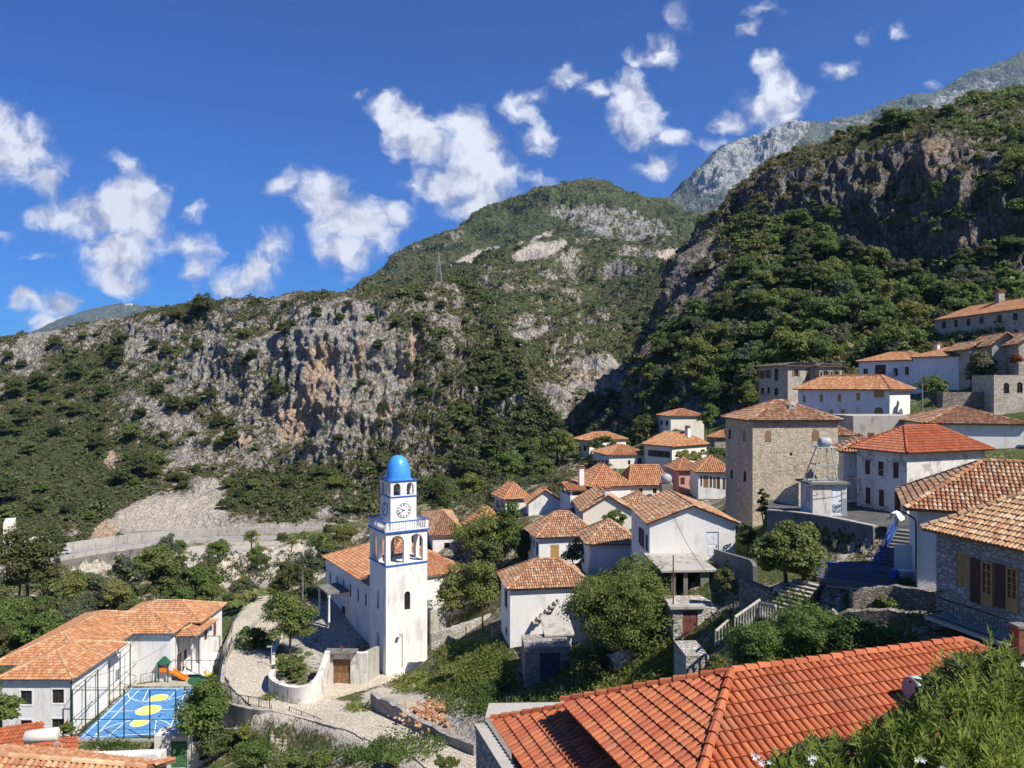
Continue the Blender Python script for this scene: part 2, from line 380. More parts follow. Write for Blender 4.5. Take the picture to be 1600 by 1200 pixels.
terrain_mat('slope_far', (.28, .26, .23), (.42, .39, .34), (.21, .18, .11), (.066, .080, .032), 2.4, .8, 1.2)
terrain_mat('mountain', (.24, .235, .215), (.40, .38, .34), (.17, .16, .085), (.080, .096, .040), 7, .8, 1.2)
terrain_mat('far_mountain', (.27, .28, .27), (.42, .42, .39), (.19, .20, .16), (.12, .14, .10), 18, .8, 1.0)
terrain_mat('ground', (.34, .31, .26), (.50, .46, .38), (.27, .22, .14), (.075, .095, .03), .35, .7, .5)
# ---------------------------------------------------------------- foliage meshes
def leaves(P, N, L, wd, rng, fold=True):
    """diamond leaves at P facing N"""
    n = len(P)
    N = N/(np.linalg.norm(N, axis=1, keepdims=True)+1e-9)
    R = rng.normal(size=(n, 3)); T = np.cross(N, R); T /= (np.linalg.norm(T, axis=1, keepdims=True)+1e-9); B = np.cross(N, T)
    L = np.asarray(L).reshape(-1, 1)*rng.uniform(.6, 1.3, (n, 1)); wd = L*wd
    V = np.stack([P-T*L*.5, P-B*wd*.5+N*L*.08, P+T*L*.5, P+B*wd*.5+N*L*.08], 1).reshape(-1, 3)
    return V, np.arange(n*4).reshape(-1, 4)
def crown_arrays(seed, rx, rz, nc, nl, leaf, zc, flatb=.7, shape='round', cr=.30):
    rng = np.random.default_rng(seed)
    d = rng.normal(size=(nc, 3)); d /= np.linalg.norm(d, axis=1, keepdims=True)
    d[:, 2] = np.where(d[:, 2] < -flatb, -d[:, 2]*.6, d[:, 2])
    rr = rng.uniform(.25, 1.0, (nc, 1))**.55
    lump = 1+.28*np.sin(d[:, :1]*3.1+seed)+.2*np.sin(d[:, 1:2]*4.3+seed*2)
    Cc = d*rr*lump*.80
    if shape == 'cypress': Cc = np.stack([d[:, 0]*.6*rr[:, 0], d[:, 1]*.6*rr[:, 0], rng.uniform(-1, 1, nc)], 1); Cc[:, :2] *= (1.0-.75*np.clip(Cc[:, 2:3], 0, 1))*(.7+.3*np.clip(Cc[:, 2:3]+1, 0, 1))
    Cc = Cc*(rx, rx, rz)+(0, 0, zc)
    cs = rng.uniform(.6, 1.35, nc)*cr*min(rx, rz if shape != 'cypress' else rx)
    idx = rng.integers(0, nc, nl)
    q = rng.normal(size=(nl, 3)); q /= np.linalg.norm(q, axis=1, keepdims=True)
    q[:, 2] = np.abs(q[:, 2])*.9-.25*rng.random(nl)
    P = Cc[idx]+q*cs[idx][:, None]*rng.uniform(.55, 1.08, (nl, 1))
    N = q*.8+rng.normal(size=(nl, 3))*.45+(0, 0, .35)
    return leaves(P, N, np.full(nl, leaf), .62, rng)
def trunk_mb(seed, h, r, spread, nl=5):
    rr = random.Random(seed); mb = MB()
    top = (rr.uniform(-.1, .1)*h, rr.uniform(-.1, .1)*h, h*.62)
    mb.tube([(0, 0, -.6), (0, 0, h*.12), (top[0]*.5, top[1]*.5, h*.38), top], [r*1.35, r, r*.8, r*.55], 7)
    for k in range(nl):
        a = 2*pi*k/nl+rr.random(); s = (top[0]*.6, top[1]*.6, h*rr.uniform(.36, .6))
        mb.tube([s, (s[0]+cos(a)*spread*.4, s[1]+sin(a)*spread*.4, s[2]+h*.14), (s[0]+cos(a)*spread*.75, s[1]+sin(a)*spread*.75, s[2]+h*.25)], [r*.45, r*.3, r*.12], 5)
    return mb
def make_tree(name, label, cat, seed, rx, rz, h, nc, nl, leaf, mat, loc=(0, 0, 0), r=None, group=None, shape='round', flatb=.7, cr=.30, rzrot=0):
    t = thing(name, label, cat, loc, rzrot, group)
    trunk_mb(seed, h, r or h*.03, rx).build('trunk', MATS['trunk'], t)
    V, Fa = crown_arrays(seed, rx, rz, nc, nl, leaf, h-rz, flatb, shape, cr)
    mb = MB(); mb.add(V, Fa); mb.build('crown', MATS[mat], t)
    return t

# ---------------------------------------------------------------- terrain sheets
def catmull(Pc, n):
    """Pc (m, k) -> (n, k) along axis 0"""
    m = len(Pc); t = np.linspace(0, m-1, n); i = np.minimum(t.astype(int), m-2); f = (t-i).reshape((-1,)+(1,)*(Pc.ndim-1))
    g = lambda j: Pc[np.clip(j, 0, m-1)]
    p0, p1, p2, p3 = g(i-1), g(i), g(i+1), g(i+2)
    return .5*((2*p1)+(-p0+p2)*f+(2*p0-5*p1+4*p2-p3)*f*f+(-p0+3*p1-3*p2+p3)*f**3)
def proj(V):
    y = np.maximum(V[:, 1], 1e-3); return 800+V[:, 0]/y*F, 600-V[:, 2]/y*F
class Sheet: pass
def patch(name, G, nu, nv, disp, mat, masks, kind='structure'):
    """G: rows x cols of points; disp(P, N) -> offset along N; masks(P, px, py, N) -> attributes"""
    G = np.array(G, float)                       # rows, cols, 3
    A = catmull(G, nv); A = catmull(A.transpose(1, 0, 2), nu).transpose(1, 0, 2)   # nv, nu, 3
    def normals(A):
        du = np.gradient(A, axis=1); dv = np.gradient(A, axis=0); N = np.cross(du, dv); N /= (np.linalg.norm(N, axis=2, keepdims=True)+1e-9)
        return N
    N = normals(A); P = A.reshape(-1, 3); off = disp(P, N.reshape(-1, 3))
    A2 = (P+off).reshape(nv, nu, 3); N2 = normals(A2).reshape(-1, 3); P2 = A2.reshape(-1, 3)
    px, py = proj(P2)
    at = masks(P2, px, py, N2)
    idx = np.arange(nu*nv).reshape(nv, nu)
    Fq = np.stack([idx[:-1, :-1], idx[:-1, 1:], idx[1:, 1:], idx[1:, :-1]], -1).reshape(-1, 4)
    me = mesh_from(P2, [Fq], name, MATS[mat], True, at); o = link(me, name); tag(o, kind=kind)
    s = Sheet(); s.P = P2; s.N = N2; s.px = px; s.py = py; s.at = at; s.nu = nu; s.nv = nv; s.o = o
    return s
def blob(px, py, cx, cy, rx, ry, ang=0):
    a = radians(ang); x = (px-cx)*cos(a)+(py-cy)*sin(a); y = -(px-cx)*sin(a)+(py-cy)*cos(a)
    return sstep(1.15, .6, np.sqrt((x/rx)**2+(y/ry)**2))
def at_sheet(s, px, py):
    d = (s.px-px)**2+(s.py-py)**2; k = np.argsort(d)[:6]; k = k[np.argmin(s.P[k, 1])]
    return s.P[k]

RIDGEY = [(-200,560),(-60,538),(0,528),(60,520),(140,505),(200,495),(290,480),(350,470),(450,462),(560,455),(620,450),(655,440),(682,431),(720,434),(745,446)]
def ry(x): return float(np.interp(x, [a for a, b in RIDGEY], [b for a, b in RIDGEY]))
# --- the rocky ridge across the valley
colsA = []   # px, foot (y, d), top (y, d), cliffiness
for px, y0, d0, d1, cl in [(-260,850,215,360,.0),(-100,845,222,360,.0),(0,842,228,360,.05),(90,840,234,360,.1),(170,836,238,358,.2),(240,834,240,352,.35),(310,832,241,345,.55),(370,831,241,335,.8),(430,831,241,325,1),(490,830,242,315,1),(550,830,243,310,1),(600,832,242,312,1),(645,836,240,318,.9),(685,842,236,325,.8),(720,846,232,335,.6)]:
    colsA.append((px, y0, d0, ry(px), d1, cl))
colsA += [(752,848,228,455,330,.45),(785,848,226,505,312,.4),(820,848,224,572,292,.35),(855,845,222,628,275,.3),(890,842,220,680,258,.3),(925,840,218,730,244,.3),(980,840,214,780,232,.3)]
TT = [0, .10, .2, .32, .45, .58, .72, .86, 1.0]
lin = TT; clf = [0, .16, .32, .42, .48, .55, .63, .74, 1.0]
G = []
for k, t in enumerate(TT):
    row = []
    for (px, y0, d0, y1, d1, cl) in colsA:
        f = lin[k]*(1-cl)+clf[k]*cl; row.append(W(px, y0+(y1-y0)*t, d0+(d1-d0)*f))
    G.append(row)
G.append([p*np.array([1.12, 1.12, 1])+np.array([0, 0, -14.]) for p in G[-1]])
G.append([p*np.array([1.5, 1.5, 1])+np.array([0, 0, -60.]) for p in G[-2]])
G.insert(0, [p+np.array([0, -14., -7.]) for p in G[0]])
def dispA(P, N):
    r1 = fbm(P, (26, 26, 45), 6, .55, 3, True); r2 = fbm(P, (8, 8, 16), 5, .6, 9, True); b = fbm(P, 60, 3, .5, 5)
    px, py = proj(P); cl = sstep(250, 380, px)*sstep(860, 700, px)
    low = sstep(840, 800, py)
    steep = sstep(.85, .45, np.abs(N[:, 2]))
    r3 = fbm(P, (5, 5, 40), 3, .6, 15, True); big = fbm(P, (55, 55, 30), 4, .55, 17)
    a = (b*11+big*13*cl+(r1-.55)*3.6*(.6+.6*cl)+(r2-.5)*2.3*(.5+steep)+(r3-.5)*3.2*steep)*low+(r2-.5)*.6
    D = N.copy(); D[:, 2] *= .6
    return D*(-a*np.sign((N*np.array([0, -1, .3])).sum(1))*-1)[:, None]
ORANGE = [(502,585,24,48,0),(600,640,14,14,0),(380,690,16,12,0),(455,662,24,30,0),(560,560,8,34,10),(510,560,16,30,0),(525,640,26,18,0),(440,512,12,12,0),(175,720,14,16,0),(165,830,22,14,-30),(480,625,16,20,0),(640,560,9,40,10),(930,590,26,14,0)]
def masksA(P, px, py, N):
    veg = sstep(.20, .70, N[:, 2])*.42+.16+fbm(P, 26, 4, .6, 21)*1.1
    veg += .20*sstep(330, 120, px)*sstep(560, 700, py)+.30*sstep(590, 760, px)
    veg -= .22*blob(px, py, 535, 580, 110, 120)+.12*blob(px, py, 690, 480, 40, 60, -10)
    pale = blob(px, py, 262, 806, 95, 34, -4)*1.0+blob(px, py, 330, 775, 28, 30)*.6+.45*blob(px, py, 460, 824, 160, 8)
    veg += .30*blob(px, py, 500, 765, 170, 50)+.2*blob(px, py, 120, 770, 110, 50)
    pale = np.clip(pale, 0, 1); veg -= pale*1.2
    org = np.zeros(len(P))
    for b in ORANGE: org = np.maximum(org, blob(px, py, b[0], b[1], b[2]*1.15, b[3]*1.1, b[4]))
    org *= sstep(-.45, .15, fbm(P, (7, 7, 14), 4, .6, 31)+.1)
    veg -= org*.8
    return {'veg': np.clip(veg, 0, 1), 'orange': org*.95, 'pale': pale}
def fixN(s): pass
A = patch('rocky_ridge', G, 620, 380, dispA, 'cliff', masksA)

# --- green slope behind it, up the gorge
G = []; colsB = [(520,540,430,480,680),(600,540,430,466,720),(660,560,420,446,800),(710,600,400,428,860),(760,650,370,406,900),(830,700,330,386,930),(890,730,290,391,950),(950,735,270,392,950),(1010,720,270,388,950),(1070,680,300,390,950),(1140,640,340,398,950),(1240,600,400,430,930)]
for t in [0, .2, .4, .6, .8, 1.0]:
    G.append([W(px, y0+(y1-y0)*t, d0+(d1-d0)*(t**1.6)) for (px, y0, d0, y1, d1) in colsB])
G.append([p*np.array([1.1, 1.1, 1])+np.array([0, 0, -14.]) for p in G[-1]])
def dispB(P, N):
    r1 = fbm(P, 60, 6, .55, 43, True); r2 = fbm(P, 16, 4, .6, 47, True)
    r0 = fbm(P, (130, 130, 160), 3, .5, 41, True)
    return N*((r0-.55)*34+(r1-.55)*18+(r2-.5)*4.5)[:, None]
def masksB(P, px, py, N):
    veg = .74+fbm(P, 55, 5, .6, 51)*.9-.28*sstep(.75, .4, N[:, 2])
    veg -= .35*blob(px, py, 940, 590, 70, 40)+.3*blob(px, py, 860, 650, 50, 60, 40)+.25*blob(px, py, 760, 560, 60, 60)
    pale = np.clip(.8*blob(px, py, 1050, 398, 26, 9)+.8*blob(px, py, 840, 392, 50, 12, -15), 0, 1)
    return {'veg': np.clip(veg-pale, 0, 1), 'orange': blob(px, py, 1050, 398, 24, 9)*.8+.5*blob(px, py, 930, 588, 40, 14), 'pale': pale}
B = patch('green_hillside', G, 420, 260, dispB, 'slope_far', masksB)

# --- the rounded mountain
G = []; colsC = [(430,500,560),(500,480,520),(560,462,455),(590,455,433),(640,450,392),(700,450,361),(770,450,335),(830,450,304),(880,450,286),(935,450,286),(1000,450,305),(1060,450,329),(1110,450,345),(1180,460,385),(1280,470,440)]
for k, t in enumerate([-.25, 0, .2, .4, .6, .8, 1.0]):
    G.append([W(px, y0+(y1-y0)*t, 1000+650*t+ (60 if abs(px-900) < 150 else 0)*t) for (px, y0, y1) in colsC])
G.append([p*np.array([1.15, 1.15, 1])+np.array([0, 0, -60.]) for p in G[-1]])
def dispC(P, N):
    r1 = fbm(P, (150, 150, 240), 6, .55, 63, True); r2 = fbm(P, 40, 4, .6, 67, True); px, py = proj(P)
    crag = blob(px, py, 960, 345, 130, 35, 15)
    r0 = fbm(P, (380, 380, 500), 3, .5, 61, True)
    return N*((r0-.55)*22+(r1-.55)*38+(r2-.5)*(8+30*crag)*.8)[:, None]
def masksC(P, px, py, N):
    veg = .86+fbm(P, 140, 5, .6, 71)*.6
    veg -= .50*blob(px, py, 965, 350, 120, 30, 12)+.3*blob(px, py, 700, 372, 40, 14, -30)+.25*blob(px, py, 650, 388, 22, 10)+.2*blob(px, py, 865, 310, 10, 30)
    pale = np.clip(blob(px, py, 742, 402, 46, 9, -22)+blob(px, py, 815, 392, 62, 10, -32)+blob(px, py, 862, 384, 34, 12, -5), 0, 1)
    pale *= sstep(-.3, .05, fbm(P, 30, 4, .6, 77)+.15)
    return {'veg': np.clip(veg-pale*1.3, 0, 1), 'orange': 0*veg, 'pale': pale*.8}
Cm = patch('rounded_mountain', G, 460, 220, dispC, 'mountain', masksC)

# --- the high mountain behind on the right
G = []; colsD = [(960,420,395),(1010,400,345),(1040,400,315),(1075,400,285),(1110,400,252),(1135,400,230),(1185,400,220),(1215,400,200),(1255,400,194),(1290,400,197),(1340,400,177),(1400,400,163),(1440,400,147),(1500,400,124),(1560,400,100),(1600,400,84),(1700,400,40),(1900,400,-40)]
for k, t in enumerate([-.2, 0, .25, .5, .75, 1.0]):
    G.append([W(px, y0+(y1-y0)*t, 2900+1300*t) for (px, y0, y1) in colsD])
G.append([p*np.array([1.15, 1.15, 1])+np.array([0, 0, -200.]) for p in G[-1]])
def dispD(P, N):
    r1 = fbm(P, (420, 420, 520), 6, .55, 83, True); r2 = fbm(P, 110, 4, .6, 87, True); px, py = proj(P)
    rk = blob(px, py, 1180, 245, 100, 34, -32)
    return N*((r1-.55)*70*(1+.3*rk)+(r2-.5)*(14+40*rk))[:, None]
def masksD(P, px, py, N):
    veg = .62+fbm(P, 500, 5, .6, 91)*.45-.75*blob(px, py, 1175, 240, 105, 36, -33)
    veg -= .25*blob(px, py, 1500, 150, 90, 16, -22)
    return {'veg': np.clip(veg, 0, 1), 'orange': 0*veg, 'pale': 0*veg}
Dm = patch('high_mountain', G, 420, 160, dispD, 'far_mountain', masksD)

# --- far blue mountain on the left
G = []; colsE = [(-120,560,570),(0,560,545),(60,560,519),(110,560,497),(150,560,484),(195,560,473),(235,560,479),(290,560,490),(370,560,510),(470,560,540)]
for t in [0, .35, .7, 1.0]:
    G.append([W(px, y0+(y1-y0)*t, 6000+1000*t) for (px, y0, y1) in colsE])
G.append([p*np.array([1.15, 1.15, 1])+np.array([0, 0, -300.]) for p in G[-1]])
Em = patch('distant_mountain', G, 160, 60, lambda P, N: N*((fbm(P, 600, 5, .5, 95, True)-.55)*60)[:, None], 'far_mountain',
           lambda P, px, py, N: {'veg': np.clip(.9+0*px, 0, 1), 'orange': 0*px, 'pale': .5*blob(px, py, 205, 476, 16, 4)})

# --- the steep hill with the cliff above the village
HF = [
 [(960,700,330),(985,620,340),(1005,560,350),(1040,490,360),(1080,420,370),(1110,375,380),(1140,330,390)],
 [(940,722,222),(985,625,228),(1012,555,236),(1038,482,245),(1062,422,254),(1088,378,262),(1108,347,272)],
 [(1000,700,190),(1038,610,203),(1060,535,215),(1085,465,228),(1112,402,240),(1142,345,250),(1168,288,264)],
 [(1130,650,168),(1130,575,183),(1140,500,200),(1155,430,218),(1165,375,236),(1180,325,244),(1200,262,266)],
 [(1220,620,152),(1220,560,171),(1220,490,193),(1220,420,213),(1220,345,236),(1220,282,243),(1232,244,264)],
 [(1320,600,142),(1320,545,161),(1320,480,186),(1320,420,206),(1320,362,226),(1320,245,234),(1325,218,262)],
 [(1410,585,136),(1410,530,156),(1410,480,179),(1410,440,196),(1410,402,212),(1410,225,222),(1410,190,258)],
 [(1510,550,132),(1510,505,152),(1510,470,171),(1510,450,185),(1510,427,197),(1510,216,209),(1510,160,256)],
 [(1610,500,130),(1610,470,149),(1610,452,164),(1610,440,178),(1610,425,190),(1610,228,202),(1610,134,250)],
 [(1750,450,126),(1750,425,141),(1750,415,156),(1750,405,170),(1750,390,184),(1750,190,198),(1750,70,245)],
 [(1980,380,122),(1980,350,141),(1980,340,156),(1980,325,170),(1980,300,184),(1980,120,198),(1980,-20,240)],
]
G = [[W(*HF[c][r]) for c in range(len(HF))] for r in range(7)]
G.append([p*np.array([1.2, 1.2, 1])+np.array([0, 0, -6.]) for p in G[-1]])
G.append([p*np.array([1.6, 1.6, 1])+np.array([0, 0, -60.]) for p in G[-2]])
G.insert(0, [p+np.array([0, -12., -6.]) for p in G[0]])
def dispF(P, N):
    r1 = fbm(P, (24, 24, 40), 6, .55, 103, True); r2 = fbm(P, (7, 7, 13), 5, .6, 109, True); b = fbm(P, 45, 3, .5, 105)
    px, py = proj(P); steep = sstep(.75, .35, np.abs(N[:, 2]))
    low = sstep(125, 165, P[:, 1])
    return N*((b*5+(r1-.55)*8*(.5+.8*steep)+(r2-.5)*3.2*(.4+steep))*low)[:, None]
def masksF(P, px, py, N):
    veg = sstep(.15, .7, N[:, 2])*.55+.10+fbm(P, 20, 4, .6, 121)*.8
    veg -= .35*blob(px, py, 1090, 430, 50, 90, 30)
    org = .55*blob(px, py, 1440, 260, 60, 60)+.4*blob(px, py, 1540, 380, 60, 50)
    return {'veg': np.clip(veg, 0, 1), 'orange': org*sstep(-.1, .2, fbm(P, (8, 8, 20), 4, .6, 131)), 'pale': 0*veg}
Fh = patch('cliff_hill', G, 520, 420, dispF, 'cliff_shaded', masksF)

# ---------------------------------------------------------------- village ground
CP = []      # control points of the village ground (world x, y, z)
def g(px, py, d): CP.append(W(px, py, d))
for a in [(113,1150,77),(20,1150,77),(205,1085,90),(330,1005,102),(300,1065,90),(0,1010,130),(60,980,135),(150,950,140),(0,930,175),(60,925,190),(100,915,198),(150,905,208),(200,890,214),(200,915,180),
          (250,960,115),(340,960,118),(300,900,165),(380,905,150),(400,870,190),(330,880,180),(470,860,200),(540,850,215),(300,845,228),(-150,950,170),(0,930,185),
          (400,1000,96),(395,1055,84.5),(410,940,117),(440,1000,97),(380,1030,88),(430,1100,75.5),(500,1090,78),(540,1062,82),(600,1052,84.5),(560,1110,71),(640,1150,64),(720,1190,59),(520,1015,93),
          (300,1195,75),(380,1195,71),(240,1195,76),(440,1190,70),(150,1195,74),(50,1195,70),(560,1190,62),(480,1190,66),
          (620,1090,75),(700,1100,70),(660,1070,78),(740,1045,73),(700,1010,83),(760,1000,80),(730,990,85),(690,1140,64),(640,1030,86),
          (797,1008,74),(770,1060,70),(850,1085,65),(930,1080,60),(1000,1040,58),(1060,1070,53),(980,1000,64),(1075,1000,57),(1090,1045,52),(850,1120,58),(780,1130,60),
          (700,960,98),(760,930,98),(720,930,105),(860,890,92),(950,885,84),(1015,885,68),(1140,870,68),(1100,900,63),(1180,900,60),(1160,960,52),(1230,930,50),(1200,1000,46),(1260,1040,42),(1350,1010,41),(1400,985,43.5),(1450,990,42.5),
          (1300,957,48),(1400,965,46.3),(1460,975,44),(1228,913,50.5),(1200,915,52),(1290,888,57),(1230,885,60),(1350,897,54),(1500,960,40),(1463,1012,36),(1600,1012,32),(1200,1060,38),(1100,1100,38),
          (1174,822,75),(1250,812,66),(1330,808,62),(1400,822,58),(1230,800,70),
          (640,860,118),(700,850,112),(600,880,112),(520,900,118),(450,930,130),(760,830,112),(820,815,108),(700,800,150),(640,815,170),(560,830,200)]:
    g(*a)
for p in [(-45, 55, -36), (-20, 55, -33), (0, 45, -27), (6, 30, -20), (4, 20, -14.5), (12, 24, -14), (8, 12, -8), (0, 6, -5), (-10, 10, -10), (-25, 30, -24), (-50, 40, -34), (20, 15, -8), (30, 25, -10), (40, 40, -10),
          (-80, 77, -38), (-110, 90, -40), (-70, 100, -40), (-100, 120, -43), (-120, 160, -46), (-150, 200, -48), (0, -20, 0), (30, -10, 0), (-30, -10, -12), (60, 60, -6), (90, 60, 2), (60, 90, -3)]:
    CP.append(np.array(p, float))
PADS = [([tuple(W(*q)[:2]) for q in ((1196,800,63.8),(1245,804,62),(1300,812,60),(1372,826,56.3),(1440,815,60),(1345,785,68),(1200,792,68))], -10.7, .6),
 ([tuple(W(*q)[:2]) for q in ((1276,901,50.2),(1360,912,48.5),(1437,922,47),(1465,926,46.4),(1460,900,52),(1400,880,54.5),(1290,885,53.5))], -12.65, .5)]    # (polygon xy, z, falloff)
RIBB = []    # (polyline xyz, half width)
# ---------------------------------------------------------------- walls, windows, roofs
Z3 = np.array([0, 0, 1.0])
def wall_panel(mb, O, U, w, z0, z1, N, ops, depth=.14, top=None):
    """ops: (a0, a1, z0, z1, arch). top: optional list of (a, z) above z1 (gable)"""
    O = np.asarray(O, float); U = np.asarray(U, float); N = np.asarray(N, float)
    pt = lambda a, z, c=0: O+a*U+(z)*Z3-c*N
    xs = sorted({0, w, *[round(o[0], 4) for o in ops], *[round(o[1], 4) for o in ops]}); zs = sorted({z0, z1, *[round(o[2], 4) for o in ops], *[round(o[3], 4) for o in ops]})
    for i in range(len(xs)-1):
        for j in range(len(zs)-1):
            xm = (xs[i]+xs[i+1])/2; zm = (zs[j]+zs[j+1])/2
            if any(o[0] < xm < o[1] and o[2] < zm < o[3] for o in ops): continue
            mb.add([pt(xs[i], zs[j]), pt(xs[i+1], zs[j]), pt(xs[i+1], zs[j+1]), pt(xs[i], zs[j+1])], [(0, 1, 2, 3)])
    for o in ops:
        a0, a1, b0, b1 = o[:4]; arch = len(o) > 4 and o[4]
        r = (a1-a0)/2; zc = b1-r if arch else b1
        side = [(a0, b0), (a0, zc)]
        if arch:
            arc = [(a0+r-r*cos(pi*k/10), zc+r*sin(pi*k/10)) for k in range(11)]
            for k in range(5): mb.add([pt(*arc[k]), pt(*arc[k+1]), pt(a0, b1)], [(0, 1, 2)])
            for k in range(5, 10): mb.add([pt(*arc[k]), pt(*arc[k+1]), pt(a1, b1)], [(0, 1, 2)])
            loop = [(a0, b0)]+arc+[(a1, b0)]
        else: loop = [(a0, b0), (a0, b1), (a1, b1), (a1, b0)]
        n = len(loop)
        for k in range(n):
            p, q = loop[k], loop[(k+1) % n]
            mb.add([pt(*p), pt(*q), pt(*q, depth), pt(*p, depth)], [(0, 1, 2, 3)])
    if top:
        mb.add([pt(0, z1), pt(w, z1)]+[pt(a, z) for a, z in top], [tuple(range(2+len(top)))])
def arch_poly(a0, a1, b0, b1, arch):
    if not arch: return [(a0, b0), (a1, b0), (a1, b1), (a0, b1)]
    r = (a1-a0)/2; zc = b1-r
    return [(a0, b0), (a1, b0)]+[(a0+r+r*cos(pi*k/10), zc+r*sin(pi*k/10)) for k in range(11)]
def pane(mb, O, U, N, a0, a1, b0, b1, arch, c0, c1=None):
    """thick filled shape of an opening between depths c0 and c1"""
    O, U, N = map(lambda x: np.asarray(x, float), (O, U, N)); P = arch_poly(a0, a1, b0, b1, arch); n = len(P); c1 = c0+.03 if c1 is None else c1
    V = [O+a*U+b*Z3-c0*N for a, b in P]+[O+a*U+b*Z3-c1*N for a, b in P]
    mb.add(V, [tuple(range(n)), tuple(range(2*n-1, n-1, -1))]+[(i, (i+1) % n, n+(i+1) % n, n+i) for i in range(n)])
def window(parent, O, U, N, a0, a1, b0, b1, kind='dark', arch=False, label=None):
    """kinds: dark, white, brown / ochre / tan closed shutters, *_open, door_<mat>"""
    if kind.startswith('door'):
        mb = MB(); pane(mb, O, U, N, a0+.01, a1-.01, b0+.01, b1-.01, arch, .06, .11)
        w = a1-a0
        for s in (0, 1):
            for (f0, f1) in ((.08, .45), (.52, .92)): mb.obox(O, U, Z3, N, a0+w*(.08+.47*s), a0+w*(.45+.47*s), b0+(b1-b0)*f0, b0+(b1-b0)*f1, -.06, -.045)
        d = mb.build('door', MATS[kind.split(':')[1]], parent)
        h = MB(); h.obox(O, U, Z3, N, a0+w*.82, a0+w*.88, b0+1.0, b0+1.12, -.045, 0.01); h.build('handle', MATS['iron'], d)
        return d
    base = kind.split('_')[0]
    fm = {'dark': 'wood_frame', 'white': 'frame_white', 'brown': 'wood_brown', 'ochre': 'wood_ochre', 'tan': 'wood_tan'}[base]
    mb = MB(); fr = min(.07, (a1-a0)*.12); c = (-.13, -.07)
    for (x0, x1, y0, y1) in ((a0, a0+fr, b0, b1), (a1-fr, a1, b0, b1), (a0+fr, a1-fr, b0, b0+fr), (a0+fr, a1-fr, b1-fr, b1) if not arch else (a0+fr, a1-fr, b1-fr-(a1-a0)/2, b1-(a1-a0)/2)):
        mb.obox(O, U, Z3, N, x0, x1, y0, y1, *c)
    mb.obox(O, U, Z3, N, (a0+a1)/2-fr*.4, (a0+a1)/2+fr*.4, b0+fr, b1-fr, -.125, -.075)
    wd = mb.build('window', MATS[fm], parent)
    g_ = MB(); pane(g_, O, U, N, a0, a1, b0, b1, arch, .135, .16); g_.build('pane', MATS['glass_dark'], wd)
    if base in ('brown', 'ochre', 'tan'):
        w = (a1-a0)/2; mt = MATS['wood_'+base]
        for s in (0, 1):
            mb = MB()
            if kind.endswith('_open'):
                x0, x1 = ((a0-w*.95, a0-.02) if s == 0 else (a1+.02, a1+w*.95)); n0, n1 = .01, .05
                mb.obox(O, U, Z3, N, x0, x1, b0, b1, n0, n1)
            else:
                x0, x1 = (a0+w*s+.008, a0+w*(s+1)-.008); n0, n1 = -.06, -.02
                if arch: 
                    r = w; zc = b1-r; P = [(x0, b0), (x1, b0)]
                    ar = [(a0+r-r*cos(pi*k/12), zc+r*sin(pi*k/12)) for k in range(13)]
                    P += [p for p in (ar[::-1] if True else ar) if x0-.01 <= p[0] <= x1+.01]
                    n = len(P); V = [O+a*U+b*Z3-.02*N for a, b in P]+[O+a*U+b*Z3-.06*N for a, b in P]
                    mb.add(V, [tuple(range(n)), tuple(range(2*n-1, n-1, -1))]+[(i, (i+1) % n, n+(i+1) % n, n+i) for i in range(n)])
                else: mb.obox(O, U, Z3, N, x0, x1, b0, b1, n0, n1)
            k = max(2, int((b1-b0)/.28))
            for i in range(k if not arch else 2): mb.obox(O, U, Z3, N, x0+.05, x1-.05, b0+(b1-b0)*(i+.25)/k, b0+(b1-b0)*(i+.6)/k, n1, n1+.014)
            mb.build('shutter', mt, wd)
    return wd
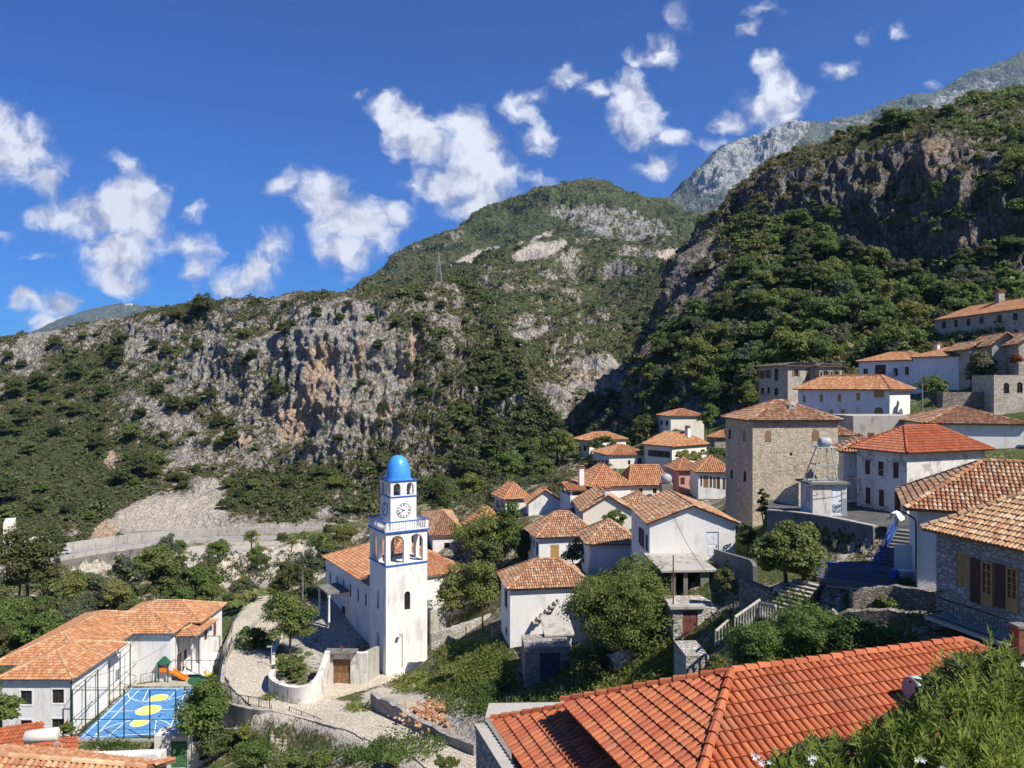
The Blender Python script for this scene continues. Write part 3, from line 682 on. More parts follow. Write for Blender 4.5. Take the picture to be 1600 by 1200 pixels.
def tile_plane(mb, poly, s=.22, c=.36, k=4, jit=.012, seed=1, H=.42, closed=False):
    """barrel tiles over a roof plane; poly[0] -> poly[1] is the eave"""
    poly = [np.asarray(p, float) for p in poly]; A = poly[0]; e = poly[1]-A; L = np.linalg.norm(e); e = e/L
    n = np.cross(poly[1]-poly[0], poly[-1]-poly[0]); n /= np.linalg.norm(n)
    if n[2] < 0: n = -n
    w = np.cross(n, e); w = -w if w[2] < 0 else w
    Q = np.array([((p-A) @ e, (p-A) @ w) for p in poly])
    rng = np.random.default_rng(seed); amin, amax = Q[:, 0].min(), Q[:, 0].max()
    cols = np.arange(amin+s*.5, amax, s); T = []
    for a in cols:
        ys = []
        for i in range(len(Q)):
            p, q = Q[i], Q[(i+1) % len(Q)]
            if (p[0]-a)*(q[0]-a) <= 0 and abs(p[0]-q[0]) > 1e-6: ys.append(p[1]+(a-p[0])/(q[0]-p[0])*(q[1]-p[1]))
        if len(ys) < 2: continue
        y0, y1 = min(ys), max(ys); b = y0-.06 if y0 < .05 else y0
        while b < y1-.3*c:
            T.append((a, b, min(b+c*1.10, y1+.02))); b += c
    if not T: return
    T = np.array(T); m = len(T)
    T[:, 0] += rng.normal(0, jit, m); lift = rng.uniform(0, jit, m); sk = rng.normal(0, jit*1.2, m)
    ph = np.linspace(pi, 0, k+1); R = s*.47
    V = np.zeros((m, 2, k+1, 3))
    for ei, (bb, f, up) in enumerate(((T[:, 1], 1.06, .035), (T[:, 2], .84, .0))):
        for j, p in enumerate(ph):
            aa = T[:, 0]+R*f*cos(p)+(sk if ei else 0); hh = R*2*H*f*sin(p)+up+lift+.012
            V[:, ei, j] = A+aa[:, None]*e+bb[:, None]*w+hh[:, None]*n
    q = np.array([(j, j+1, k+1+j+1, k+1+j) for j in range(k)])
    Fc = (np.arange(m)[:, None, None]*(2*(k+1))+q[None]).reshape(-1, 4)
    mb.add(V.reshape(-1, 3), Fc)
    if closed:    # thick nose at the lower end of each tile
        V2 = np.zeros((m, 2, k+1, 3)); V2[:, 0] = V[:, 0]
        cen = A+T[:, 0][:, None]*e+T[:, 1][:, None]*w
        V2[:, 1] = cen[:, None, :]+(V[:, 0]-cen[:, None, :])*.84
        mb.add(V2.reshape(-1, 3), Fc)
def caps(mb, p, q, r=.12, L=.36, k=4, seed=0, lift=.05):
    p = np.asarray(p, float); q = np.asarray(q, float); d = q-p; T = np.linalg.norm(d); d /= T
    s = np.cross(d, Z3); s /= np.linalg.norm(s); n = np.cross(s, d); rr = random.Random(seed); m = max(1, int(T/L))
    for i in range(m):
        a = p+d*(T*i/m); b = p+d*(T*(i+1.12)/m); jz = rr.uniform(-.01, .012)
        V = [c+s*R*cos(ph)*1.05+n*(R*sin(ph)*1.0+lift+u+jz) for (c, R, u) in ((a, r*1.08, .03), (b, r*.92, 0)) for ph in np.linspace(pi, 0, k+1)]
        V += [a+s*r*.9*cos(ph)+n*(r*.85*sin(ph)+lift+.03+jz) for ph in np.linspace(pi, 0, k+1)]
        mb.add(V, [(j, j+1, k+1+j+1, k+1+j) for j in range(k)]+[(j, j+1, 2*k+2+j+1, 2*k+2+j) for j in range(k)])
ROOFN = [0]
def roof_on(parent, x0, x1, y0, y1, z, h, kind, tile='tile_old', s=.24, c=.38, k=3, over=.35, capm=None, capr=.12, slab='concrete', hipf=1.0, close=False, soff='wood_tan', fas=.10):
    """rectangular roof in the parent's frame: kind hipx / hipy (ridge along x / y), gabx, gaby"""
    X0, X1, Y0, Y1 = x0-over, x1+over, y0-over, y1+over
    rise = h/((y1-y0)/2) if kind.endswith('x') else h/((x1-x0)/2)
    zb = z-rise*over*.55+.02; zt = z+h
    if kind == 'hipx':
        m = (Y1-Y0)/2*hipf; m = min(m, (X1-X0)/2-.01); cy = (Y0+Y1)/2; r0, r1 = (X0+m, cy, zt), (X1-m, cy, zt)
        P = [[(X0, Y0, zb), (X1, Y0, zb), r1, r0], [(X1, Y1, zb), (X0, Y1, zb), r0, r1], [(X0, Y1, zb), (X0, Y0, zb), r0], [(X1, Y0, zb), (X1, Y1, zb), r1]]
        lines = [(r0, r1), ((X0, Y0, zb), r0), ((X0, Y1, zb), r0), ((X1, Y0, zb), r1), ((X1, Y1, zb), r1)]
    elif kind == 'hipy':
        m = (X1-X0)/2*hipf; m = min(m, (Y1-Y0)/2-.01); cx = (X0+X1)/2; r0, r1 = (cx, Y0+m, zt), (cx, Y1-m, zt)
        P = [[(X0, Y0, zb), (X1, Y0, zb), r0], [(X1, Y1, zb), (X0, Y1, zb), r1], [(X0, Y1, zb), (X0, Y0, zb), r0, r1], [(X1, Y0, zb), (X1, Y1, zb), r1, r0]]
        lines = [(r0, r1), ((X0, Y0, zb), r0), ((X1, Y0, zb), r0), ((X0, Y1, zb), r1), ((X1, Y1, zb), r1)]
    elif kind == 'gabx':
        cy = (Y0+Y1)/2; r0, r1 = (X0, cy, zt), (X1, cy, zt)
        P = [[(X0, Y0, zb), (X1, Y0, zb), r1, r0], [(X1, Y1, zb), (X0, Y1, zb), r0, r1]]
        lines = [(r0, r1), ((X0, Y0, zb), r0), ((X1, Y0, zb), r1)]
    else:
        cx = (X0+X1)/2; r0, r1 = (cx, Y0, zt), (cx, Y1, zt)
        P = [[(X0, Y1, zb), (X0, Y0, zb), r0, r1], [(X1, Y0, zb), (X1, Y1, zb), r1, r0]]
        lines = [(r0, r1), ((X0, Y0, zb), r0), ((X1, Y0, zb), r0)]
    return roof_planes(parent, P, lines, tile, s, c, k, capm, capr, soff, close, fas)
def roof_planes(parent, P, lines, tile, s, c, k, capm=None, capr=.12, soff='wood_tan', close=False, fas=.10, skip=()):
    ROOFN[0] += 1; sd_ = ROOFN[0]
    mb = MB()
    for i, pl in enumerate(P):
        pl = [np.asarray(p, float) for p in pl]; n = len(pl)
        mb.add(pl+[p-(0, 0, fas) for p in pl], [tuple(range(n)), tuple(range(2*n-1, n-1, -1))]+[(a, (a+1) % n, n+(a+1) % n, n+a) for a in range(n)])
    ro = mb.build('roof', MATS[soff], parent)
    tb = MB()
    for i, pl in enumerate(P):
        if i in skip: continue
        tile_plane(tb, pl, s, c, k, .012 if tile != 'tile_red' else .003, sd_*10+i, closed=close)
        q = [np.asarray(p, float)+(0, 0, .012) for p in pl]; tb.add(q, [tuple(range(len(q)))])
    tb.build('roof_tiles', MATS[tile], ro, smooth=(k >= 5))
    cb = MB()
    for i, (a, b) in enumerate(lines): caps(cb, a, b, capr, .4, 4, sd_+i)
    cb.build('ridge_tiles', MATS[capm or tile], ro)
    return ro
def chimney(parent, x, y, z0, z1, w=.35, mat='white', cap='terracotta'):
    mb = MB().box(x-w, x+w, y-w*.8, y+w*.8, z0, z1); o = mb.build('chimney', MATS[mat], parent)
    m2 = MB().box(x-w*1.25, x+w*1.25, y-w*1.05, y+w*1.05, z1, z1+.08)
    for sx in (-1, 1): m2.box(x+sx*w*.8-.06, x+sx*w*.8+.06, y-.2, y+.2, z1+.08, z1+.3)
    m2.box(x-w*1.1, x+w*1.1, y-w*.9, y+w*.9, z1+.3, z1+.38)
    m2.build('chimney_cap', MATS[cap], o); return o
class H: pass
def solve_t(P0, dr, px):
    a = (px-800)/F; return (a*P0[1]-P0[0])/(dr[0]-a*dr[1])
def house(name, label, px, d, base, eave, th, R, L, roof='hipx', rh=1.6, wall='white', tile='tile_old', wins=(), over=.35, s=.24, c=.38, k=3, group=None, cat='house', drop=3.0, capm=None, reg=True, hipf=1.0, capr=.12, cornice=True, close=False, depth=.16):
    """px, d: nearest corner; R face runs right at angle th, L face runs back-left; R / L: pixel of the far end or ('w', metres)"""
    P0 = W(px, base, d); t_ = radians(th); u = np.array([cos(t_), sin(t_), 0]); v = np.array([-sin(t_), cos(t_), 0])
    w = R[1] if isinstance(R, tuple) else solve_t(P0, u, R); l = L[1] if isinstance(L, tuple) else solve_t(P0, v, L)
    h = (600-eave)/F*d-P0[2]
    o = thing(name, label, cat, P0, t_, group)
    hs = H(); hs.o = o; hs.w = w; hs.l = l; hs.h = h; hs.P0 = P0; hs.u = u; hs.v = v
    X = np.array([1., 0, 0]); Y = np.array([0, 1., 0])
    frames = {'R': (np.zeros(3), X, w, -Y), 'L': (np.array([0, l, 0.]), -Y, l, -X)}
    ops = {'R': [], 'L': []}; specs = []
    def hit(face, qx, qy):
        dr = np.array([(qx-800)/F, 1.0, (600-qy)/F]); Nw = v if face == 'R' else u
        t = (P0 @ Nw)/(dr @ Nw); Pw = dr*t-P0
        return (Pw @ u if face == 'R' else l-(Pw @ v)), Pw[2]
    hs.hit = hit
    for wn in wins:
        face, qx0, qx1, qy0, qy1, kind = wn[:6]; arch = len(wn) > 6 and wn[6]
        a0, b1 = hit(face, qx0, (qy0)); a1, b0 = hit(face, qx1, qy1)
        _, b1 = hit(face, (qx0+qx1)/2, qy0); _, b0 = hit(face, (qx0+qx1)/2, qy1)
        a0, a1 = sorted((a0, a1)); lim = frames[face][2]
        a0 = max(a0, .06); a1 = min(a1, lim-.06); b0 = max(b0, .02 if not kind.startswith('low') else b0); b1 = min(b1, h-.08)
        if a1-a0 < .15 or b1-b0 < .2: print('skipped opening', name, wn); continue
        ops[face].append((a0, a1, b0, b1, arch)); specs.append((face, a0, a1, b0, b1, kind, arch))
    mb = MB()
    gt = {}
    if roof == 'gaby': gt['R'] = [(w, h), (w/2, h+rh*.98), (0, h)]
    if roof == 'gabx': gt['L'] = [(l, h), (l/2, h+rh*.98), (0, h)]
    for fc in ('R', 'L'):
        O, U, ww, N = frames[fc]
        wall_panel(mb, O, U, ww, -drop, h, N, ops[fc], depth, [(ww/2, h+rh*.98)] if fc in gt else None)
    wall_panel(mb, (w, 0, 0), Y, l, -drop, h, X, [], 0, [(l/2, h+rh*.98)] if roof == 'gabx' else None)
    wall_panel(mb, (w, l, 0), -X, w, -drop, h, Y, [], 0, [(w/2, h+rh*.98)] if roof == 'gaby' else None)
    if roof in ('flat', 'none'): mb.add([(0, 0, h), (w, 0, h), (w, l, h), (0, l, h)], [(0, 1, 2, 3)])
    hs.wall = mb.build('wall', MATS[wall], o)
    for (fc, a0, a1, b0, b1, kind, arch) in specs:
        O, U, ww, N = frames[fc]
        window(o, O, U, N, a0, a1, b0, b1, kind, arch)
    if roof not in ('flat', 'none', 'custom'):
        hs.roof = roof_on(o, 0, w, 0, l, h, rh, roof, tile, s, c, k, over, capm, capr, hipf=hipf, close=close)
    if reg:
        for (a, b) in ((0, 0), (w, 0), (0, l), (w, l)):
            p = P0+u*a+v*b; CP.append(np.array([p[0], p[1], P0[2]-.15]))
    return hs

# ================================================================ the village houses
# far group on the shaded slope
h = house('village_house', 'small white house with dark roof half hidden among trees, highest of the middle houses', 1074, 185, 637, 626, 5, 1101, 1061, 'hipx', .9, tile='slate', wins=[('R', 1080, 1085, 628, 633, 'dark')], s=.4, c=.6)
h = house('village_house', 'white two storey house just below the small dark-roofed house on the wooded slope', 1048, 150, 690, 650, 12, 1100, 1029, 'hipx', 1.2, wall='cream', tile='tile_orange', s=.36, c=.55,
    wins=[('L', 1032, 1035.5, 657, 664, 'dark'), ('L', 1040, 1044, 657, 665, 'dark'), ('L', 1039, 1044, 675, 681, 'dark')])
h = house('village_house', 'white orange-roofed house behind a round tree, leftmost of the upper row', 921, 150, 714, 688, 28, 978, 898, 'hipx', 1.3, tile='tile_orange', s=.36, c=.55,
    wins=[('L', 902, 907, 696, 704, 'dark'), ('L', 912, 916, 696, 705, 'dark'), ('R', 948, 954, 694, 700, 'dark')])
h = house('village_house', 'low white house with brown door and four small windows in its left wall', 952, 132, 732, 711, 14, 1014, 927, 'hipx', 1.5, wall='cream', tile='tile_orange', s=.32, c=.5,
    wins=[('L', 930, 933, 719, 728, 'brown'), ('L', 935, 938, 719, 728, 'brown'), ('L', 940, 943, 719, 728, 'brown'), ('L', 945.5, 949.5, 719, 730, 'brown'), ('R', 981, 985, 719, 726, 'dark'), ('R', 996, 1003, 715, 731, 'door:door_red')])
h = house('village_house', 'white house with three pairs of brown shutters and chimney on its gable', 1050, 128, 734, 697, 38, 1104, 1007, 'hipy', 2.0, wall='cream', tile='tile_orange', s=.32, c=.5, hipf=.25,
    wins=[('L', 1016, 1022.5, 703, 713, 'brown_open'), ('L', 1027, 1033, 704, 714, 'brown_open'), ('L', 1038, 1044, 705, 715, 'brown_open')])
chimney(h.o, h.w/2, .4, h.h+1.2, h.h+2.9, .4)
h = house('village_house', 'small orange-roofed house between the pergola and the stone tower', 1117, 138, 697, 683, 5, 1150, 1108, 'hipx', 1.0, wall='stone_grey', tile='tile_orange', s=.34, c=.5)
# red roofed house f
h = house('village_house', 'long white house with broad bright red roof and a porch at its left end', 925, 108, 772, 759, 14, 985, 898, 'hipy', 2.6, tile='tile_orange', s=.3, c=.45, wins=[('R', 1, 2, 3, 4, 'dark')][:0])
chimney(h.o, -.9, 2.0, h.h-.3, h.h+2.3, .35)
roof_on(h.o, -3.2, .0, .3, h.l*.8, h.h-.6, .7, 'gabx', 'tile_orange', .3, .45, 3, .25)
mb = MB()
for yy in (.5, 2.4, 4.6): mb.box(-3.0, -2.75, yy, yy+.25, -3, h.h-.6)
mb.box(-3.1, 0, .3, 5.4, -3, -.2); mb.build('porch', MATS['white'], h.o)
h = house('village_house', 'long building with wide red tiled roof and round white water tank at its right end', 985, 112, 775, 757, 3, 1046, ('w', 7), 'hipx', 2.4, wall='cream', tile='tile_orange', s=.3, c=.45, hipf=.3,
    wins=[('R', 998, 1004, 763, 771, 'dark'), ('R', 1020, 1026, 763, 771, 'dark')])
tk = thing('water_tank', 'round grey water tank beside the right end of the wide red roof', 'water tank', W(1041, 757, 110))
MB().lathe((0, 0, .15), [(.01, 0), (.6, .1), (.8, .5), (.8, .9), (.6, 1.25), (.2, 1.4), (.01, 1.42)], 14).build('barrel', MATS['steel'], tk, True)
MB().box(-.8, .8, -.8, .8, -1.2, .16).build('stand', MATS['concrete'], tk)
# g: cream gable house
h = house('village_house', 'cream gabled house with chimney at the peak of its front wall', 911, 98, 822, 799, 2, 988, 884, 'gaby', 2.0, wall='cream', tile='tile_old', s=.27, c=.42, over=.25)
chimney(h.o, h.w/2, .3, h.h+1.4, h.h+2.7, .35)
h = house('village_house', 'low building whose old brown tiled roof runs behind the cream gabled house', 975, 103, 812, 798, 2, 1035, ('w', 7), 'hipx', 2.1, wall='white', tile='tile_old', s=.27, c=.42)
# k: pair of small houses
h = house('village_house', 'white house with glazed porch and large white-framed window under orange hip roof', 790, 116, 803, 778, 18, 826, 773, 'hipy', 2.0, wall='cream', tile='tile_orange', s=.3, c=.46,
    wins=[('R', 791.5, 807, 781, 800, 'white'), ('L', 775, 780, 781, 792, 'white'), ('L', 782, 787.5, 781, 793, 'white')])
h = house('village_house', 'small white gabled house with red roof, right of the glazed porch', 826, 112, 803, 785, 6, 877, 822, 'gaby', 1.8, wall='white', tile='tile_orange', s=.3, c=.46, over=.3)
h = house('village_house', 'house whose orange roof shows above the dark green trees behind the church', 752, 106, 850, 824, 30, 792, 727, 'hipy', 2.4, wall='cream', tile='tile_orange', s=.28, c=.44)
h = house('village_house', 'white house with old tan roof just right of the bell tower', 676, 112, 868, 837, 10, 724, 662, 'hipx', 1.9, wall='white', tile='tile_old', s=.3, c=.45, wins=[('R', 694, 702, 848, 858, 'dark')])
# pink and its neighbour
h = house('village_house', 'pink walled house with small brown shuttered windows', 1061, 116, 775, 735, 4, 1094, ('w', 7), 'hipx', 1.6, wall='pink', tile='tile_orange', s=.3, c=.45, wins=[('R', 1063, 1070, 746, 757, 'brown'), ('R', 1077, 1083, 749, 760, 'brown')])
h = house('village_house', 'white house with a long row of brown shutters, left of the stone tower', 1091, 107, 778, 737, -4, 1145, ('w', 7), 'hipx', 1.9, wall='white', tile='tile_orange', s=.3, c=.45,
    wins=[('R', 1094.5, 1097, 743, 760, 'brown'), ('R', 1099, 1107, 743, 762, 'tan'), ('R', 1109, 1112.5, 744, 762, 'brown'), ('R', 1114, 1119, 745, 763, 'tan'), ('R', 1120, 1125, 745, 764, 'brown'), ('R', 1129, 1133, 747, 765, 'brown')])
# H2
h = house('village_house', 'white house with one pair of ochre shutters and old tiled hip roof', 842, 92, 890, 837, 12, 932, 825.5, 'hipx', 2.3, tile='tile_old', s=.25, c=.40, over=.45,
    wins=[('R', 860, 873.5, 851, 873, 'ochre'), ('L', 828.5, 831, 838, 850, 'tan'), ('L', 833, 835.5, 843, 856, 'dark'), ('L', 837.5, 840.5, 847, 868, 'dark')])
# H3
h = house('village_house', 'low bluish white annex against the big white gabled house', 921, 80, 890, 848, 3, 995, ('w', 6), 'hipx', 1.9, tile='tile_old', s=.25, c=.4, over=.4)
# H4
h = house('village_house', 'big white gabled house with one white door and dentil eaves', 1015, 68, 886, 817, 1, 1149, ('w', 9.3), 'gaby', 1.55, tile='tile_old', s=.24, c=.38, over=.3, capr=.10,
    wins=[('R', 1104, 1123, 831, 872, 'door:door_white'), ('L', 997.5, 1000, 824, 849, 'dark'), ('L', 1002, 1005, 826, 855, 'brown_open'), ('L', 1008.5, 1012, 835, 861, 'dark')])
# H1
H1 = h = house('village_house', 'white house with blank front wall and broken tiled canopy beside the big orange tree', 797, 74, 1008, 918, 9, ('w', 8.2), ('w', 6.0), 'hipx', 1.9, tile='tile_old', s=.24, c=.38, over=.35,
    wins=[('L', 788.5, 792.5, 921, 950, 'dark'), ('L', 790, 793, 980, 993, 'dark')])
mb = MB(); mb.box(.3, h.w, -.06, .0, h.h-.34, h.h-.22); mb.build('cornice', MATS['grey_blue'], h.o)
# stone tower house
h = house('stone_tower', 'tall square tan stone tower house with tiled pyramid roof', 1176, 75, 822, 656, 4, ('w', 8.6), ('w', 7.6), 'hipx', 1.75, wall='stone_tan', tile='tile_old', s=.24, c=.38, over=.35, cat='tower', drop=4,
    wins=[('R', 1195, 1205, 673, 691, 'tan', True), ('R', 1268, 1280, 671, 689, 'tan', True), ('L', 1138, 1142, 670, 686, 'dark', True), ('L', 1160, 1165, 672, 690, 'tan', True), ('L', 1141, 1145, 732, 748, 'dark', True), ('L', 1161, 1166, 735, 753, 'dark', True), ('R', 1234, 1238, 707, 712, 'dark')])
mb = MB().box(h.w*.52, h.w*.52+.8, 1.8, 2.5, h.h+.5, h.h+1.35); mb.lathe((h.w*.52+.4, 2.15, h.h+1.35), [(.45, 0), (.3, .2), (.08, .35)], 8); mb.build('chimney', MATS['stone_light'], h.o)
# grey stone mansion
h = house('stone_mansion', 'grey stone mansion with two window rows, slate roof and recessed front', 1231, 132, 642, 571, 12, ('w', 9.3), ('w', 9.5), 'hipx', .6, wall='stone_cream', tile='slate', s=.5, c=.5, cat='mansion', over=.5,
    wins=[('L', 1176, 1182, 580, 600, 'dark'), ('L', 1188, 1193, 579, 592, 'tan_open'), ('L', 1198, 1203, 578, 591, 'tan_open'), ('L', 1210, 1216, 576, 595, 'dark'), ('L', 1177, 1184, 606, 618, 'dark'), ('L', 1189, 1194, 606, 616, 'dark'), ('L', 1199, 1203, 605, 615, 'dark'), ('L', 1210, 1216, 605, 618, 'dark', True),
          ('R', 1241, 1247, 577, 588, 'tan_open'), ('R', 1259, 1266, 575, 595, 'tan'), ('R', 1284, 1289, 576, 588, 'tan_open'), ('R', 1301, 1306, 576, 588, 'tan_open')])
mb = MB().box(5.0, 9.3, -1.6, .0, -3, h.h-.1); mb.build('bay', MATS['stone_cream'], h.o)
roof_on(h.o, 5.0, 9.3, -1.6, 2.5, h.h-.1, .45, 'hipx', 'slate', .5, .5, 3, .4)
X_ = np.array([1., 0, 0]); Y_ = np.array([0, 1., 0])
for (a, b) in ((5.7, 6.5), (7.7, 8.5)):
    window(h.o, np.array([0, -1.76, 0.]), X_, -Y_, a, b, h.h-2.0, h.h-.8, 'tan_open')
# long white house p
h = house('village_house', 'long white house with small ochre shutters and an arched brown door', 1390, 100, 668, 607, 35, 1422, 1247, 'hipy', 1.7, tile='tile_orange', s=.28, c=.42, over=.5,
    wins=[('L', 1254, 1259, 618, 629, 'ochre'), ('L', 1280.5, 1286, 617, 628, 'ochre'), ('L', 1308.5, 1314.5, 616, 627, 'ochre'), ('L', 1338, 1344, 614, 626, 'ochre'), ('L', 1365.5, 1382, 609.5, 621, 'ochre'),
          ('L', 1278, 1283, 640, 650, 'ochre'), ('L', 1296, 1301.5, 640, 650, 'ochre'), ('L', 1314, 1320, 639.5, 651, 'ochre'), ('L', 1366, 1380, 636, 654, 'tan', True)])
# white houses q
h = house('village_house', 'plain white walled right half of the long upper house with bright orange roof', 1512, 110, 618, 555, 25, ('w', 7), 1427, 'hipy', 1.4, tile='tile_orange', s=.28, c=.42, over=.35, wins=[])
chimney(h.o, 2.5, h.l*.75, h.h+.8, h.h+1.9, .3)
h = house('village_house', 'left half of the long upper house, with dark windows and air conditioner', 1427, 119, 612, 562, 25, ('w', 7), 1342, 'hipy', 1.4, tile='tile_orange', s=.28, c=.42, over=.3,
    wins=[('L', 1349, 1356, 576, 588, 'dark'), ('L', 1367, 1384, 570, 586, 'brown'), ('L', 1396, 1403, 575, 587, 'dark'), ('L', 1414, 1420, 573, 586, 'dark')])
mb = MB(); mb.box(-.45, -.02, h.l*.30, h.l*.30+1.0, h.h-2.6, h.h-1.9); ac = mb.build('air_conditioner', MATS['white_metal'], h.o)
# stone barracks r
h = house('stone_building', 'long grey stone building with six square windows above, highest house at right', 1622, 122, 545, 479, 5, ('w', 9), 1460, 'hipy', 2.2, wall='stone_cream', tile='tile_orange', s=.34, c=.5, over=.35, cat='building',
    wins=[('L', 1471.5, 1478, 502, 513, 'dark'), ('L', 1490.5, 1496.5, 500, 511, 'dark'), ('L', 1510, 1516, 498, 509, 'dark'), ('L', 1530.5, 1536.5, 495, 506, 'dark'), ('L', 1558.5, 1565.5, 492, 503.5, 'dark'), ('L', 1583, 1590, 489, 500.5, 'dark'),
          ('L', 1530.5, 1538.5, 521, 534, 'dark'), ('L', 1559, 1566, 518, 529, 'dark'), ('L', 1584, 1591, 515, 526, 'dark')])
chimney(h.o, 4.5, h.l*.55, h.h+1.0, h.h+4.0, .55, 'stone_light')
h = house('stone_ruin', 'small roofless grey stone hut with two openings left of the long stone building', 1404, 150, 552, 533, -14, 1457, ('w', 6), 'flat', 0, wall='stone_cream', cat='ruin', wins=[('R', 1418, 1422, 538, 545, 'dark'), ('R', 1437, 1441, 536, 543, 'dark')])
MB().lathe((3.2, 3, h.h-.1), [(2.6, 0), (1.9, .7), (.9, 1.3), (.1, 1.5)], 10).build('vault', MATS['stone_light'], h.o)
# brown gable houses t
h = house('stone_house', 'stone house with tan gabled roof and small red balcony at the right edge', 1550, 104, 600, 538, -10, 1592, ('w', 7), 'gaby', 1.5, wall='stone_cream', tile='tile_old', s=.3, c=.45, over=.5, wins=[('R', 1571, 1580, 539, 555, 'brown')])
mb = MB().box(2.0, 3.8, -.9, 0, h.h-2.3, h.h-2.2)
for i in range(8): mb.box(2.0+i*.25, 2.04+i*.25, -.9, -.86, h.h-2.2, h.h-1.4)
mb.box(2.0, 3.8, -.92, -.84, h.h-1.4, h.h-1.34); mb.build('balcony', MATS['flag_red'], h.o)
h = house('stone_house', 'small stone house with low tan gable left of the red balcony house', 1515, 108, 600, 545, -6, 1553, ('w', 7), 'gaby', 1.1, wall='stone_cream', tile='tile_old', s=.3, c=.45, over=.4, wins=[('R', 1528, 1534, 546, 556, 'dark')])
h = house('stone_house', 'stone gable end cut by the right edge of the photo', 1592, 100, 600, 536, -10, 1640, ('w', 7), 'gaby', 1.5, wall='stone_cream', tile='tile_old', s=.3, c=.45, over=.45)
h = house('stone_house', 'low stone house with two dark arched windows at the right edge', 1553, 92, 650, 586, -4, 1640, ('w', 5), 'flat', 0, wall='stone_cream', wins=[('R', 1568, 1577, 598, 615, 'dark', True), ('R', 1589, 1598, 597, 614, 'dark', True)])
h = house('stone_wall', 'stone retaining wall below the steps, under the long upper white house', 1473, 94, 648, 613, 2, 1552, ('w', 1.2), 'flat', 0, wall='stone_dark', cat='wall')
# long roof u
h = house('village_house', 'low white house with very long old tan tiled roof behind the red-roofed house', 1450, 80, 695, 661, -12, 1600, 1405, 'hipx', 1.6, tile='tile_old', s=.26, c=.4, over=.4)
MB().box(9.2, 9.9, -1.0, -.4, -1, h.h-1.0).build('chimney', MATS['brick'], h.o)
h = house('parapet_house', 'low flat-topped white and grey building with rusty posts behind the stone tower', 1333, 88, 682, 650, 2, 1440, ('w', 6), 'flat', 0, wall='concrete_light', cat='house')
h = house('village_house', 'narrow white house with small old tiled roof behind the water tank', 1318, 69, 803, 703, -18, ('w', 3.4), ('w', 4.8), 'hipy', 1.1, wall='white_worn', tile='tile_old', s=.25, c=.38, over=.4, hipf=.6)
MB().box(2.4, 2.9, 3.0, 3.5, h.h, h.h+1.4).build('chimney', MATS['brick'], h.o)
h = house('village_house', 'old roof corner showing between the stone tower and the parapet building', 1300, 84, 720, 680, 0, 1333, ('w', 5), 'hipx', 1.0, tile='tile_old', s=.28, c=.4)
# red roof house x
h = house('village_house', 'two storey white house with peeling plaster, red hip roof and dark shutters', 1417, 62, 832, 704, 21, 1539, 1339, 'hipx', 1.75, wall='white_worn', tile='tile_red', s=.22, c=.36, k=3, over=.5, capr=.1,
    wins=[('L', 1351.5, 1359.5, 719, 741, 'brown'), ('L', 1372, 1380.5, 721, 743.5, 'brown'), ('L', 1395.5, 1404, 722.5, 747, 'brown'), ('L', 1352.5, 1360, 761.5, 787, 'brown'), ('L', 1373, 1381, 765, 791, 'brown'), ('L', 1397.5, 1407, 769, 806, 'door:wood_brown')])
mb = MB().box(-.05, 0, -.05, h.l+.02, -.5, 1.25); mb.box(0, h.w, -.05, 0, -.5, .9); mb.build('plinth', MATS['grey_blue'], h.o)
# right house z
h = house('village_house', 'white house with old barrel tiled roof, white framed window and dark downpipe', 1434, 45, 950, 788, -24, ('w', 9.5), ('w', 7.5), 'hipx', 2.3, tile='tile_old', s=.24, c=.36, k=5, over=.7, capr=.14, close=True,
    wins=[('R', 1468, 1486, 812, 824, 'dark')])
a0, b1 = h.hit('R', 1468, 812); a1, b0 = h.hit('R', 1486, 824)
for (x0, x1) in ((a0-.42, a0-.02), (a1+.02, a1+.42)): MB().box(x0, x1, -.05, -.01, b0, b1).build('shutter', MATS['frame_white'], h.o)
mb = MB().tube([(-.85, -.8, h.h-.35), (-.2, -.2, h.h-.8), (-.1, -.1, h.h-1.0), (-.1, -.1, .1)], .05, 6); mb.build('downpipe', MATS['iron'], h.o)
